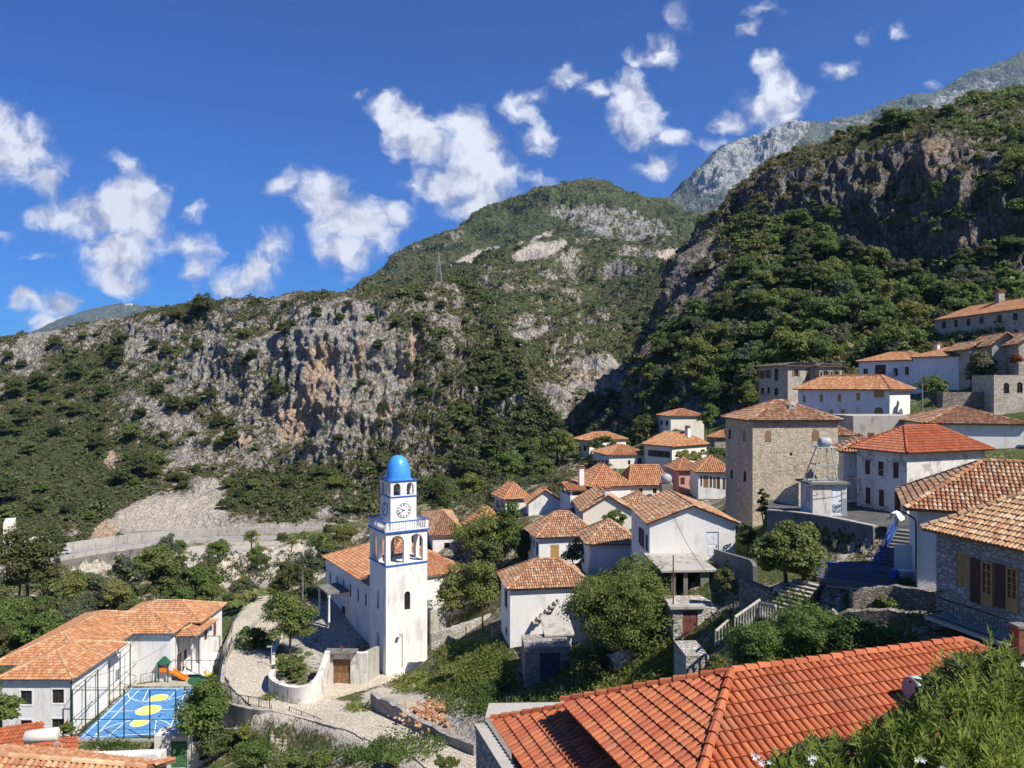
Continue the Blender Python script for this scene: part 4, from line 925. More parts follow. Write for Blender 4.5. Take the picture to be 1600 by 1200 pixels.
# near stone house aa
h = house('stone_house', 'grey stone house with ochre tiled roof and black iron balcony at the right', 1640, 30.5, 1030, 862, 17, ('w', 7), 1463, 'hipy', 2.1, wall='stone_light', tile='tile_ochre', s=.2, c=.36, k=5, over=.42, capr=.12, close=True, drop=4, depth=.2,
    wins=[('L', 1494, 1515, 864, 917, 'ochre'), ('L', 1534, 1552, 875, 951, 'ochredoor'), ('L', 1573, 1592, 884, 958, 'ochredoor'), ('L', 1484, 1494, 982, 1002, 'brown'), ('L', 1500, 1520, 988, 1010, 'dark')][:1])
NH = h
X0_ = np.array([0, h.l, 0.]); 
for q in ((1534, 1552, 875, 950), (1573, 1592, 884, 958)):
    a0, b1 = h.hit('L', q[0], q[2]); a1, b0 = h.hit('L', q[1], q[3]); a0, a1 = sorted((a0, a1))
    mb = MB(); O, U, N = X0_, -Y_, -X_
    mb.obox(O, U, Z3, N, a0, a0+.09, b0, b1, .01, .07); mb.obox(O, U, Z3, N, a1-.09, a1, b0, b1, .01, .07); mb.obox(O, U, Z3, N, a0+.09, a1-.09, b1-.09, b1, .01, .07)
    mb.obox(O, U, Z3, N, a0+.09, a1-.09, b0, b0+.55, .01, .06); mb.obox(O, U, Z3, N, (a0+a1)/2-.03, (a0+a1)/2+.03, b0+.55, b1-.09, .01, .06)
    for i in (1, 2, 3): zz = b0+.55+(b1-b0-.64)*i/4; mb.obox(O, U, Z3, N, a0+.09, a1-.09, zz-.02, zz+.02, .01, .055)
    dd = mb.build('balcony_door', MATS['wood_ochre'], h.o)
    pm = MB(); pm.obox(O, U, Z3, N, a0+.09, a1-.09, b0+.55, b1-.09, .004, .02); pm.build('pane', MATS['glass_dark'], dd)
    sm = MB(); sm.obox(O, U, Z3, N, a0-.55, a0-.05, b0, b1, .005, .05); sm.build('shutter', MATS['wood_brown'], dd)
# balcony of the near stone house
a0, zb = h.hit('L', 1472, 955); y0 = h.l-a0
bw = MB().box(-1.05, 0, -.5, y0, zb-.25, zb-.08); bw.build('balcony', MATS['concrete_light'], h.o)
rl = MB(); zt = zb+.95
rl.box(-1.05, -1.0, -.5, y0, zt-.04, zt); rl.box(-1.05, -1.0, -.5, y0, zb, zb+.04); rl.box(-1.05, 0, y0-.05, y0, zt-.04, zt); rl.box(-1.05, 0, y0-.05, y0, zb, zb+.04)
n = int(y0/.13)
for i in range(n):
    y = i*.13
    rl.tube([(-1.02, y, zb), (-1.06, y+.02, zb+.3), (-1.02, y, zb+.6), (-1.02, y, zt)], .009, 4, False)
    if i % 3 == 0:
        rl.tube([(-1.02+.0, y+.10*cos(t), zb+.48+.2*sin(t)) for t in np.linspace(0, 2*pi, 9)], .008, 4, False)
for i in range(8): rl.tube([(-1.02+i*.13, y0-.02, zb), (-1.02+i*.13, y0-.02, zt)], .009, 4, False)
rl.build('railing', MATS['iron'], h.o)
mb = MB().box(-.012, 0, 0, h.l, zb-.35, zb-.12); mb.build('cornice', MATS['concrete_light'], h.o)
for q in ((1484, 1494, 978, 1004, 'wood_ochre'), (1503, 1520, 985, 1020, 'void')):  # second panel is near-black, drawn for a dark opening rather than a shutter
    a0, b1 = h.hit('L', q[0], q[2]); a1, b0 = h.hit('L', q[1], q[3]); a0, a1 = sorted((a0, a1)); m_ = MB(); m_.obox(X0_, -Y_, Z3, -X_, a0, a1, b0, b1, .005, .05); m_.build('shutter', MATS[q[4]], h.o)
# chimney of rough red brick at far right edge
ck = thing('brick_chimney', 'dark red brick chimney stack at the right edge below the iron balcony', 'chimney', W(1594, 1030, 26))
MB().box(-.18, .2, -.22, .22, -1.8, 1.1).build('stack', MATS['brick'], ck); MB().box(-.22, .24, -.26, .26, 1.1, 1.18).build('cap', MATS['concrete'], ck)

# far left white houses by the road
h = house('roadside_house', 'white house with dark openings at the left edge beside the road', 5, 205, 868, 818, 30, 22, ('w', 9), 'flat', 0, wall='cream', wins=[('R', 8, 14, 845, 856, 'dark')])
h = house('roadside_house', 'small pale flat-roofed house behind the big dark tree by the road', 38, 215, 862, 845, 10, 66, ('w', 6), 'flat', 0, wall='cream')

# ---------------------------------------------------------------- school
zg = -35.2; ze = -29.4
sch = thing('school_building', 'long L-shaped white two storey school building with orange hip roofs beside the blue court', 'school', (-44.2, 77, zg))
CP += [np.array([x, y, zg-.1]) for x in (-54, -44, -39) for y in (77, 85, 95)]
SO = np.array([-44.2, 77, zg]); he = ze-zg
def sbox(x0, x1, y0, y1, h, wf=(), ws=()):
    """one block; wf / ws: openings of the front (-y) and of the right side (+x), as (a0, a1, z0, z1, kind)"""
    mb = MB(); x0, x1, y0, y1 = x0-SO[0], x1-SO[0], y0-SO[1], y1-SO[1]
    wall_panel(mb, (x0, y0, 0), X_, x1-x0, -4, h, -Y_, [w[:4] for w in wf]); wall_panel(mb, (x1, y0, 0), Y_, y1-y0, -4, h, X_, [w[:4] for w in ws])
    wall_panel(mb, (x1, y1, 0), -X_, x1-x0, -4, h, Y_, []); wall_panel(mb, (x0, y1, 0), -Y_, y1-y0, -4, h, -X_, [])
    mb.build('wall', MATS['white'], sch)
    for w in wf: window(sch, np.array([x0, y0, 0.]), X_, -Y_, *w[:4], w[4])
    for w in ws: window(sch, np.array([x1, y0, 0.]), Y_, X_, *w[:4], w[4])
    for (O, U, N, L_) in ((np.array([x0, y0, 0.]), X_, -Y_, wf), (np.array([x1, y0, 0.]), Y_, X_, ws)):
        for w in L_:
            if w[4].startswith('door'): continue
            m_ = MB(); a0, a1, b0, b1 = w[:4]
            for (p, q, r_, s_) in ((a0-.13, a0, b0-.13, b1+.13), (a1, a1+.13, b0-.13, b1+.13), (a0, a1, b0-.13, b0), (a0, a1, b1, b1+.13)): m_.obox(O, U, Z3, N, p, q, r_, s_, .0, .03)
            m_.build('window_surround', MATS['frame_white'], sch)
def zz(py, d): return (600-py)/F*d-zg
fx = lambda px: (px-800)/F*77+44.2+6.9
sbox(-51.1, -44.2, 77, 84, he, [(fx(32), fx(50), zz(1101, 77), zz(1079, 77), 'dark'), (fx(81.5), fx(100), zz(1099, 77), zz(1077, 77), 'dark'), (fx(32), fx(50), zz(1143, 77), zz(1125, 77), 'dark'), (fx(81), fx(100), zz(1143, 77), zz(1123, 77), 'dark')])
sbox(-54.0, -45.4, 84.01, 91, he, [], [(3.9, 5.0, he-1.9, he-.5, 'white'), (3.9, 5.0, .9, 2.3, 'white')])
sbox(-52.0, -40.4, 91.01, 96, he, [], [(1.6, 2.9, .1, 2.5, 'door:door_red'), (3.4, 4.4, 1.2, 2.4, 'brown')])
sbox(-49.5, -38.9, 96.01, 103, he-.3, [], [(1.0, 2.0, 2.7, 4.1, 'brown'), (4.0, 5.1, 2.2, 4.1, 'door:door_red')])
rr = lambda x0, x1, y0, y1, z, h_, kd, **kw: roof_on(sch, x0-SO[0], x1-SO[0], y0-SO[1], y1-SO[1], z, h_, kd, 'tile_orange', .25, .4, 3, .45, 'tile_ochre', soff='concrete_light', **kw)
rr(-54.3, -45.2, 80.8, 98, he, 1.75, 'hipy')
rr(-51.1, -44.2, 77, 87, he, 1.45, 'hipy')
rr(-50.5, -40.4, 91, 97.5, he, 1.3, 'hipx')
rr(-49.5, -38.9, 95.5, 103, he-.1, 1.5, 'hipx')
rr(-41.0, -38.4, 92.6, 98.5, he-.9, .5, 'hipy')
m_ = MB()
for y in (16.0, 18.5, 21): m_.box(5.3, 5.55, y, y+.25, -1, he-1.0)
for i in range(3): m_.box(4.3+i*.0, 7.6-i*.35, 15.3, 22.5, -1+.0, .12+.14*i)
m_.build('porch', MATS['white'], sch)
m_ = MB().tube([(.06, -.08, 0), (.06, -.08, he)], .05, 6); m_.build('downpipe', MATS['iron'], sch)

# ---------------------------------------------------------------- church and bell tower
TH = radians(31); cu = np.array([cos(TH), sin(TH), 0]); cv = np.array([-sin(TH), cos(TH), 0])
ch = W(577.5, 912, 94); zb = -32.2; hc = ch[2]-zb
chu = thing('church', 'white church nave with orange hip roof and small arched windows behind the bell tower', 'church', (ch[0], ch[1], zb), TH)
cw, cl_ = 14.0, 17.5
def chit(px, py):
    dr = np.array([(px-800)/F, 1, (600-py)/F]); P0 = np.array([ch[0], ch[1], zb]); t = (P0 @ cu)/(dr @ cu); Pw = dr*t-P0; return cl_-(Pw @ cv), Pw[2]
ops = []; 
for (x, y0, y1) in ((516.5, 893, 910), (526.5, 899, 917), (537, 906, 923), (547.5, 912, 932), (559.5, 919, 940), (571.5, 927, 947)):
    a, b1 = chit(x, y0); _, b0 = chit(x, y1); ops.append((a-.28, a+.28, b0, b1, True))
a, b1 = chit(536.5, 947); _, b0 = chit(536.5, 978)
ops.append((a-.75, a+.75, max(b0, 1.0), b1, False))
mb = MB()
wall_panel(mb, (0, cl_, 0), -Y_, cl_, -4, hc, -X_, ops, .2); wall_panel(mb, (0, 0, 0), X_, cw, -4, hc, -Y_, []); wall_panel(mb, (cw, 0, 0), Y_, cl_, -4, hc, X_, []); wall_panel(mb, (cw, cl_, 0), -X_, cw, -4, hc, Y_, [])
mb.build('wall', MATS['white'], chu)
for o_ in ops[:-1]: window(chu, np.array([0, cl_, 0.]), -Y_, -X_, *o_[:4], 'dark', True)
o_ = ops[-1]; window(chu, np.array([0, cl_, 0.]), -Y_, -X_, *o_[:4], 'door:wood_brown')
roof_on(chu, 0, cw, 0, cl_, hc, 3.1, 'hipy', 'tile_orange', .26, .42, 3, .35, soff='concrete_light')
dy = cl_-(o_[0]+o_[1])/2; m_ = MB().box(-2.9, 0, dy-2.3, dy+2.3, 5.0, 5.25)
m_.build('porch_roof', MATS['concrete'], chu)
for yy in (-2.0, 2.0): MB().lathe((-2.6, dy+yy, 0), [(.24, 0), (.24, .2), (.16, .35), (.15, 4.5), (.24, 4.75), (.24, 5.0)], 10).build('column', MATS['white'], chu, True)
m_ = MB()
for i in range(6): m_.prism([(-(3.4-i*.36)*cos(a)*.85, dy+(3.4-i*.36)*sin(a)) for a in np.linspace(-pi/2, pi/2, 13)], -.3 if i == 0 else .16*i-.001, .16*(i+1))
m_.build('steps', MATS['concrete_light'], chu)
mb = MB().box(-1.1, 0, 0, dy-3.6, -1, .25); mb.build('plinth', MATS['concrete_light'], chu)

T0 = W(603, 1052, 85); tw = 5.0
tow = thing('bell_tower', 'tall white church bell tower with blue dome, clock and blue trimmed balcony', 'bell tower', T0, TH)
z_ = lambda py, d=85: (600-py)/F*d-T0[2]
zf, zt_ = z_(885), z_(834)
def th_(face, px, py):
    dr = np.array([(px-800)/F, 1, (600-py)/F]); Nw = cv if face == 'R' else cu; t = (T0 @ Nw)/(dr @ Nw); Pw = dr*t-T0
    return (Pw @ cu if face == 'R' else tw-(Pw @ cv)), Pw[2]
faces = {'R': (np.zeros(3), X_, -Y_), 'L': (np.array([0, tw, 0.]), -Y_, -X_), 'B': (np.array([tw, tw, 0.]), -X_, Y_), 'E': (np.array([tw, 0, 0.]), Y_, X_)}
ops = {k: [] for k in faces}
a, b1 = th_('R', 636.5, 924); _, b0 = th_('R', 636.5, 953); ops['R'].append((a-.36, a+.36, b0, b1, True))
for (x, y0, y1) in ((590.5, 921, 951), (590.5, 988, 1015)):
    a, b1 = th_('L', x, y0); _, b0 = th_('L', x, y1); ops['L'].append((a-.36, a+.36, b0, b1, True))
mb = MB(); 
for k_, (O, U, N) in faces.items(): wall_panel(mb, O, U, tw, -5, zf, N, ops[k_], .25)
mb.add([(0, 0, zf), (tw, 0, zf), (tw, tw, zf), (0, tw, zf)], [(0, 1, 2, 3)])
tin = .3
bel = [(.55, 2.15, zf+.12, zt_-.35, True), (tw-2.15, tw-.55, zf+.12, zt_-.35, True)]
for k_, (O, U, N) in faces.items():
    wall_panel(mb, O+Z3*0, U, tw, zf+.0, zt_, N, bel, .45)
    wall_panel(mb, O-N*.45, U, tw, zf+.1, zt_, -N, bel, 0)
mb.add([(0, 0, zt_), (tw, 0, zt_), (tw, tw, zt_), (0, tw, zt_)], [(0, 1, 2, 3)])
mb.build('shaft', MATS['white'], tow)
for k_ in ('R', 'L'):
    O, U, N = faces[k_]
    for o_ in ops[k_]:
        w_ = MB(); pane(w_, O, U, N, *o_[:4], True, .2, .24); w_.build('window', MATS['void' if k_ == 'R' else 'grey_blue'], tow)
def band(z0, z1, c0, c1, e, mat, nm='trim'):
    m_ = MB(); 
    for (x0, x1, y0, y1) in ((c0-e, c1+e, c0-e, c0), (c0-e, c1+e, c1, c1+e), (c0-e, c0, c0, c1), (c1, c1+e, c0, c1)): m_.box(x0, x1, y0, y1, z0, z1)
    return m_.build(nm, MATS[mat], tow)
band(zf-.08, zf+.06, 0, tw, .10, 'blue_paint'); band(zt_-.0, zt_+.16, 0, tw, .20, 'blue_paint')
m_ = MB().box(.02, tw-.02, .02, tw-.02, zt_+.01, zt_+.14); m_.build('balcony_floor', MATS['white'], tow)
hb = 1.15
m_ = MB()
for (O, U, N) in faces.values():
    m_.obox(O, U, Z3, N, -.15, tw+.15, zt_+hb, zt_+hb+.10, -.03, .15)
m_.build('handrail', MATS['blue_paint'], tow)
m_ = MB()
for (O, U, N) in faces.values():
    m_.obox(O, U, Z3, N, -.12, tw+.12, zt_+.16, zt_+.28, -.02, .14)
    for a in (-.02, tw/2-.12, tw-.22): m_.obox(O, U, Z3, N, a, a+.24, zt_+.28, zt_+hb, -.02, .14)
    for i in range(18):
        a = .28+i*(tw-.56)/17; p = O+U*a+N*.06
        m_.lathe((p[0], p[1], zt_+.28), [(.06, 0), (.09, .2), (.05, .4), (.045, .6), (.07, hb-.29)], 6)
m_.build('balustrade', MATS['white'], tow)
c0 = (tw-3.15)/2; c1 = c0+3.15; zk = z_(776, 86.9); zu = z_(752, 86.9)
mb = MB(); fu = {'R': (np.array([c0, c0, 0.]), X_, -Y_), 'L': (np.array([c0, c1, 0.]), -Y_, -X_), 'B': (np.array([c1, c1, 0.]), -X_, Y_), 'E': (np.array([c1, c0, 0.]), Y_, X_)}
up = [(.35, 1.2, zk+.12, zu-.22, True), (3.15-1.2, 3.15-.35, zk+.12, zu-.22, True)]
for k_, (O, U, N) in fu.items():
    wall_panel(mb, O, U, 3.15, zt_+.14, zk, N, [], 0)
    wall_panel(mb, O, U, 3.15, zk, zu, N, up, .3); wall_panel(mb, O-N*.3, U, 3.15, zk, zu, -N, up, 0)
mb.add([(c0, c0, zu), (c1, c0, zu), (c1, c1, zu), (c0, c1, zu)], [(0, 1, 2, 3)]); mb.add([(c0, c0, zk), (c1, c0, zk), (c1, c1, zk), (c0, c1, zk)], [(0, 1, 2, 3)])
mb.build('lantern', MATS['white'], tow)
band(zk-.05, zk+.06, c0, c1, .08, 'blue_paint'); band(zu+.0, zu+.12, c0, c1, .14, 'blue_paint')
cc = tw/2; zd = zu+.0; Rd = 1.44; Hd = z_(711, 88.4)-zd
prof = [(Rd*1.02, 0), (Rd, .12)]+[(Rd*cos(t)**.82, .12+(Hd-.12)*sin(t)) for t in np.linspace(.08, pi/2-.01, 12)]
MB().lathe((cc, cc, zd), prof, 32).build('dome', MATS['dome_blue'], tow, True)
m_ = MB().tube([(cc, cc, zd+Hd-.05), (cc, cc, zd+Hd+1.2)], .035, 5); m_.box(cc-.3, cc+.3, cc-.03, cc+.03, zd+Hd+.75, zd+Hd+.82); m_.build('cross', MATS['iron'], tow)
for k_ in ('R', 'L'):
    O, U, N = fu[k_]; C0 = O+U*1.575+Z3*((zt_+zk)/2+.35)+N*.01; rc = .86
    disc = lambda r0, r1, n0, n1, n=28: None
    m_ = MB(); n = 32
    V = [C0+rc*(cos(2*pi*i/n)*U+sin(2*pi*i/n)*Z3)+N*.03 for i in range(n)]+[C0+rc*(cos(2*pi*i/n)*U+sin(2*pi*i/n)*Z3)-N*.02 for i in range(n)]
    m_.add(V, [tuple(range(n))]+[(i, (i+1) % n, n+(i+1) % n, n+i) for i in range(n)])
    ck_ = m_.build('clock', MATS['frame_white'], tow)
    m_ = MB(); ra, rb = rc, rc*.91
    V = [C0+r*(cos(2*pi*i/n)*U+sin(2*pi*i/n)*Z3)+N*.045 for r in (ra, rb) for i in range(n)]
    m_.add(V, [(i, (i+1) % n, n+(i+1) % n, n+i) for i in range(n)])
    m_.build('rim', MATS['grey_blue'], ck_)
    def stroke(mm, x0, y0, x1, y1, w, n_=.05):
        p = C0+U*x0+Z3*y0; q = C0+U*x1+Z3*y1; dd = (q-p)/np.linalg.norm(q-p); ss = np.cross(dd, N)*w
        mm.add([p-ss+N*n_, q-ss+N*n_, q+ss+N*n_, p+ss+N*n_, p-ss+N*.03, q-ss+N*.03, q+ss+N*.03, p+ss+N*.03], [(0, 1, 2, 3), (0, 4, 5, 1), (1, 5, 6, 2), (2, 6, 7, 3), (3, 7, 4, 0)])
    m_ = MB()
    strokes = {1: 'I', 2: 'II', 3: 'III', 4: 'IV', 5: 'V', 6: 'VI', 7: 'VII', 8: 'VIII', 9: 'IX', 10: 'X', 11: 'XI', 12: 'XII'}
    for hr, s_ in strokes.items():
        th = pi/2-hr*pi/6; rm = rc*.74; hh = rc*.13; wch = .055; tot = 0
        widths = [{'I': .05, 'V': .11, 'X': .11}[c_] for c_ in s_]; x = -sum(widths)/2
        er = np.array([cos(th), sin(th)]); et = np.array([sin(th), -cos(th)])
        def pp(a, b): v_ = er*(rm+b)+et*a; return v_
        for c_, w_ in zip(s_, widths):
            xm = x+w_/2; segs = {'I': [((xm, -hh), (xm, hh))], 'V': [((xm-.035, hh), (xm, -hh)), ((xm+.035, hh), (xm, -hh))], 'X': [((xm-.035, hh), (xm+.035, -hh)), ((xm+.035, hh), (xm-.035, -hh))]}[c_]
            for (p_, q_) in segs: P_, Q_ = pp(*p_), pp(*q_); stroke(m_, P_[0], P_[1], Q_[0], Q_[1], .013)
            x += w_
    m_.build('numerals', MATS['black'], ck_)
    m_ = MB()
    for (ang, ln, w_) in ((radians(90-296), .42, .035), (radians(90-238), .66, .026)): stroke(m_, -.12*cos(ang), -.12*sin(ang), ln*cos(ang), ln*sin(ang), w_, .06)
    m_.build('hands', MATS['black'], ck_)
# ladder inside the belfry, two small items
m_ = MB()
pA = np.array([1.0, 2.2, zf+.1]); pB = np.array([2.4, 2.6, zt_-.1]); o2 = np.array([.35, -.25, 0])
m_.tube([pA, pB], .045, 5); m_.tube([pA+o2, pB+o2], .045, 5)
for i in range(9): q = pA+(pB-pA)*(i+.6)/9.5; m_.tube([q, q+o2], .03, 4)
tag(m_.build('ladder', MATS['black'], None), 'dark ladder leaning inside the open arches of the bell tower', 'ladder')
ld = bpy.data.objects['ladder']; ld.location = tuple(T0); ld.rotation_euler = (0, 0, TH)
m_ = MB(); O, U, N = faces['R']
a, b = th_('R', 628.5, 1033); _, b2 = th_('R', 628.5, 990)
m_.tube([(a, -.1, .3), (a, -.1, b2)], .03, 5); m_.tube([(a, -.1, b2), (a-.4, -.55, b2+.15)], .03, 5); m_.box(a-.6, a-.25, -.8, -.4, b2+.1, b2+.22)
m_.build('wall_lamp', MATS['steel'], tow)
for p in ((0, 0), (5, 0), (0, 5), (5, 5)):
    q = T0+cu*p[0]+cv*p[1]; CP.append(np.array([q[0], q[1], -32.1]))
# ---------------------------------------------------------------- village ground sheet (fitted through the surveyed spots)
PADS += [([(-43.9, 75.6), (-31.6, 75.6), (-33.5, 90), (-36, 103), (-39, 103), (-44, 90)], -35.25, 1.5)]
for q in HF: CP.append(W(*q[0]) if False else W(q[0][0], q[0][1]+3, q[0][2]))
CPa = np.array(CP)
_key = {}
for p in CPa: _key[(round(p[0]*1.5), round(p[1]*1.5))] = p
CPa = np.array(list(_key.values()))
def _phi(A_, B_): return np.sqrt(((A_[:, None, :2]-B_[None, :, :2])**2).sum(2)+1.0)
_K = -_phi(CPa, CPa)+np.eye(len(CPa))*.6
_n = len(CPa); _M = np.zeros((_n+3, _n+3)); _M[:_n, :_n] = _K; _M[:_n, _n] = 1; _M[:_n, _n+1:] = CPa[:, :2]/100; _M[_n, :_n] = 1; _M[_n+1:, :_n] = CPa[:, :2].T/100
_w = np.linalg.solve(_M, np.concatenate([CPa[:, 2], [0, 0, 0]]))
def inpoly(P, poly):
    x, y = P[:, 0], P[:, 1]; r = np.zeros(len(P), bool); n = len(poly)
    for i in range(n):
        (x0, y0), (x1, y1) = poly[i], poly[(i+1) % n]
        c = ((y0 > y) != (y1 > y)) & (x < (x1-x0)*(y-y0)/(y1-y0+1e-12)+x0); r ^= c
    return r
def segdist(P, pts):
    best = np.full(len(P), 1e9); zz_ = np.zeros(len(P)); pts = np.asarray(pts)
    for i in range(len(pts)-1):
        a, b = pts[i], pts[i+1]; d = b[:2]-a[:2]; t = np.clip(((P[:, :2]-a[:2]) @ d)/(d @ d+1e-9), 0, 1)
        q = a[:2]+t[:, None]*d; ds = np.sqrt(((P[:, :2]-q)**2).sum(1)); m = ds < best; best[m] = ds[m]; zz_[m] = (a[2]+t*(b[2]-a[2]))[m]
    return best, zz_
def ground_raw(P):
    P = np.asarray(P, float).reshape(-1, P.shape[-1]) if hasattr(P, 'shape') else np.asarray(P, float).reshape(-1, 2)
    out = np.zeros(len(P))
    for s in range(0, len(P), 20000):
        q = P[s:s+20000, :2]; out[s:s+20000] = -_phi(q, CPa) @ _w[:_n]+_w[_n]+(q/100) @ _w[_n+1:]
    return out
def ground_z(P):
    P = np.asarray(P, float)[:, :2]; z = ground_raw(P)
    z = z+fbm(np.c_[P, 0*z], 7, 4, .5, 201)*.45
    bank = sstep(122, 140, P[:, 1])*sstep(222, 205, P[:, 1])*sstep(20, -20, P[:, 0]); z = z+(fbm(np.c_[P, 0*z], (13, 18, 1), 5, .6, 207, True)-.5)*5.5*bank
    for (poly, zp, fo) in PADS:
        pl = [tuple(p[:2]) for p in poly]; ins = inpoly(P, pl); dd, _ = segdist(P, [(*p, 0) for p in pl+[pl[0]]])
        wgt = np.where(ins, 1.0, sstep(fo, 0, dd)); z = z*(1-wgt)+zp*wgt
    for (pts, hw, fo) in RIBB:
        dd, zr = segdist(P, pts); wgt = sstep(hw+fo, hw+.3, dd); z = z*(1-wgt)+(zr-.12)*wgt
    return z
def gp(px, py, d0=20, d1=260):
    """where the sight line of a surveyed spot meets the ground"""
    ds = np.concatenate([np.arange(d0, 60, .5), np.arange(60, d1, 1.0)]) if d0 < 60 else np.arange(d0, d1, 1.0)
    P = np.stack([(px-800)/F*ds, ds, (600-py)/F*ds], 1); gz = ground_z(P); k = np.where(P[:, 2] <= gz)[0]
    i = k[0] if len(k) else len(ds)-1
    q = P[i].copy(); q[2] = gz[i]; return q
def gxy(x, y): return float(ground_z(np.array([[x, y]]))[0])

# paths (polylines at the level of their surface, half width, falloff)
P_MAIN = [W(418, 935, 120), W(398, 965, 105), W(385, 1000, 96), W(385, 1040, 86.5), W(405, 1075, 80), W(440, 1095, 76.5), W(500, 1108, 74), W(560, 1122, 70), W(620, 1145, 66), W(690, 1175, 61), W(760, 1230, 54)]
P_GATE = [W(455, 1092, 77), W(520, 1078, 80), W(575, 1068, 82.5), W(630, 1056, 85)]
ROAD = [W(-260, 955, 175), W(-100, 915, 188), W(0, 892, 197), W(60, 876, 205), W(100, 868, 212), W(160, 858, 220), W(230, 849, 226), W(310, 843, 231), W(400, 841, 233), W(500, 840, 234), W(560, 840, 234), W(640, 844, 230), W(740, 850, 226)]
RIBB += [(P_MAIN, 2.2, 1.5), (P_GATE, 1.5, 1.5), (ROAD, 4.4, .5)]
xs = np.concatenate([np.arange(-150, -60, 1.2), np.arange(-60, 62, .55), np.arange(62, 130, 1.2)]); ys = np.concatenate([np.arange(-25, 110, .55), np.arange(110, 262, 1.0)])
GX, GY = np.meshgrid(xs, ys); P = np.stack([GX.ravel(), GY.ravel()], 1); Zg = ground_z(P)
P3 = np.c_[P, Zg]; gpx, gpy = proj(np.c_[P, Zg])
pm, _ = segdist(P, P_MAIN); pg_, _ = segdist(P, P_GATE)
veg = .62+fbm(P3, 9, 4, .6, 211)*.9
front = P[:, 1] > 5
pathy = np.maximum(sstep(3.6, 2.2, pm), sstep(3.5, 1.5, pg_))
bb = lambda *a: np.where(front, blob(gpx, gpy, *a), 0)
pale = np.maximum.reduce([pathy*.8, .8*bb(620, 1090, 60, 25), .9*bb(400, 880, 120, 40)*sstep(-.3, .3, fbm(P3, 12, 4, .6, 3)), .7*bb(690, 1100, 40, 30), .6*bb(250, 860, 90, 12)])
veg = veg-.3*bb(1370, 950, 120, 60)-.5*bb(500, 990, 70, 60)-.25*bb(400, 880, 150, 45)-.3*bb(180, 880, 120, 22)-pale*.85+.3*bb(740, 1040, 60, 40)+.3*bb(1000, 1050, 80, 40)
idx = np.arange(len(P)).reshape(GX.shape)
Fq = np.stack([idx[:-1, :-1], idx[:-1, 1:], idx[1:, 1:], idx[1:, :-1]], -1).reshape(-1, 4)
go = link(mesh_from(P3, [Fq], 'ground', MATS['ground'], True, {'veg': np.clip(veg, 0, 1), 'orange': 0*veg, 'pale': pale}), 'ground'); tag(go, kind='structure')
bs = MB().box(-9400, 9400, -3000, 9500, -140, -130); tag(bs.build('valley_floor', MATS['leaf_scrub'] if False else MATS['asphalt']), kind='structure')
def ribbon(name, pts, hw, mat, dz=0.0, n=8, kind='structure', vary=0.0, off=0.0, thick=None):
    A_ = catmull(np.asarray(pts, float), (len(pts)-1)*n+1); t = np.gradient(A_, axis=0); s = np.stack([t[:, 1], -t[:, 0], 0*t[:, 0]], 1); s /= np.linalg.norm(s, axis=1, keepdims=True)
    rng = np.random.default_rng(5); hwL = hw*(1+vary*np.convolve(rng.normal(size=len(A_)), np.ones(4)/4, 'same')); hwR = hw*(1+vary*np.convolve(rng.normal(size=len(A_)), np.ones(4)/4, 'same'))
    rows = [A_+s*(-hwL[:, None]+off)+(0, 0, dz), A_+s*off+(0, 0, dz+.015), A_+s*(hwR[:, None]+off)+(0, 0, dz)]
    V = np.stack(rows, 1).reshape(-1, 3); m = len(A_)
    Fq = [(i*3+j, (i+1)*3+j, (i+1)*3+j+1, i*3+j+1) for i in range(m-1) for j in (0, 1)]
    mb = MB(); mb.add(V, np.array(Fq))
    E = np.concatenate([V.reshape(m, 3, 3)[:, 0], V.reshape(m, 3, 3)[:, 2]]); mb.add(np.concatenate([E, E-(0, 0, .5)]), [(i, i+1, 2*m+i+1, 2*m+i) for i in range(m-1)]+[(m+i, m+i+1, 3*m+i+1, 3*m+i) for i in range(m-1)])
    o = mb.build(name, MATS[mat], None, True); 
    if kind: tag(o, kind=kind)
    return A_, s
ribbon('stone_path', P_MAIN, 2.3, 'paving', 0, vary=.12)
ribbon('church_path', P_GATE, 1.6, 'paving', 0.01, vary=.1)
RA, RS = ribbon('road', ROAD, 4.3, 'road_grey', 0)
# road edge walls
def wall_line(name, label, pts, th, h, mat, cat='wall', drop=1.0, n=6, group=None, hvar=0.0, smooth_top=True):
    A_ = catmull(np.asarray(pts, float), (len(pts)-1)*n+1) if n > 1 else np.asarray(pts, float)
    t = np.gradient(A_, axis=0); s = np.stack([t[:, 1], -t[:, 0], 0*t[:, 0]], 1); s /= np.linalg.norm(s, axis=1, keepdims=True)*1.0
    rng = np.random.default_rng(len(A_)); hh = (h if not hasattr(h, '__len__') else np.interp(np.linspace(0, 1, len(A_)), np.linspace(0, 1, len(h)), h))+rng.normal(0, hvar, len(A_))
    m = len(A_); c = A_.mean(0)
    a = A_-s*th/2; b = A_+s*th/2; up = np.zeros((m, 3)); up[:, 2] = hh; dn = np.zeros((m, 3)); dn[:, 2] = -drop
    V = np.stack([a+dn, a+up, b+up, b+dn], 1).reshape(-1, 3)-c
    Fq = [(i*4+j, i*4+(j+1) % 4, (i+1)*4+(j+1) % 4, (i+1)*4+j) for i in range(m-1) for j in range(4)]
    mb = MB(); mb.add(V, np.array(Fq)); mb.f.append(np.array([[3, 2, 1, 0]])); mb.f.append(np.array([[4*m-4, 4*m-3, 4*m-2, 4*m-1]]))
    o = mb.build(name, MATS[mat]); o.location = tuple(c); return tag(o, label, cat, group)
def shift(pts, off):
    A_ = np.asarray(pts, float); t = np.gradient(A_, axis=0); s = np.stack([t[:, 1], -t[:, 0], 0*t[:, 0]], 1); s /= np.linalg.norm(s, axis=1, keepdims=True); return A_+s*off
R2 = [RA[i] for i in range(0, len(RA), 4)]
k0 = 13
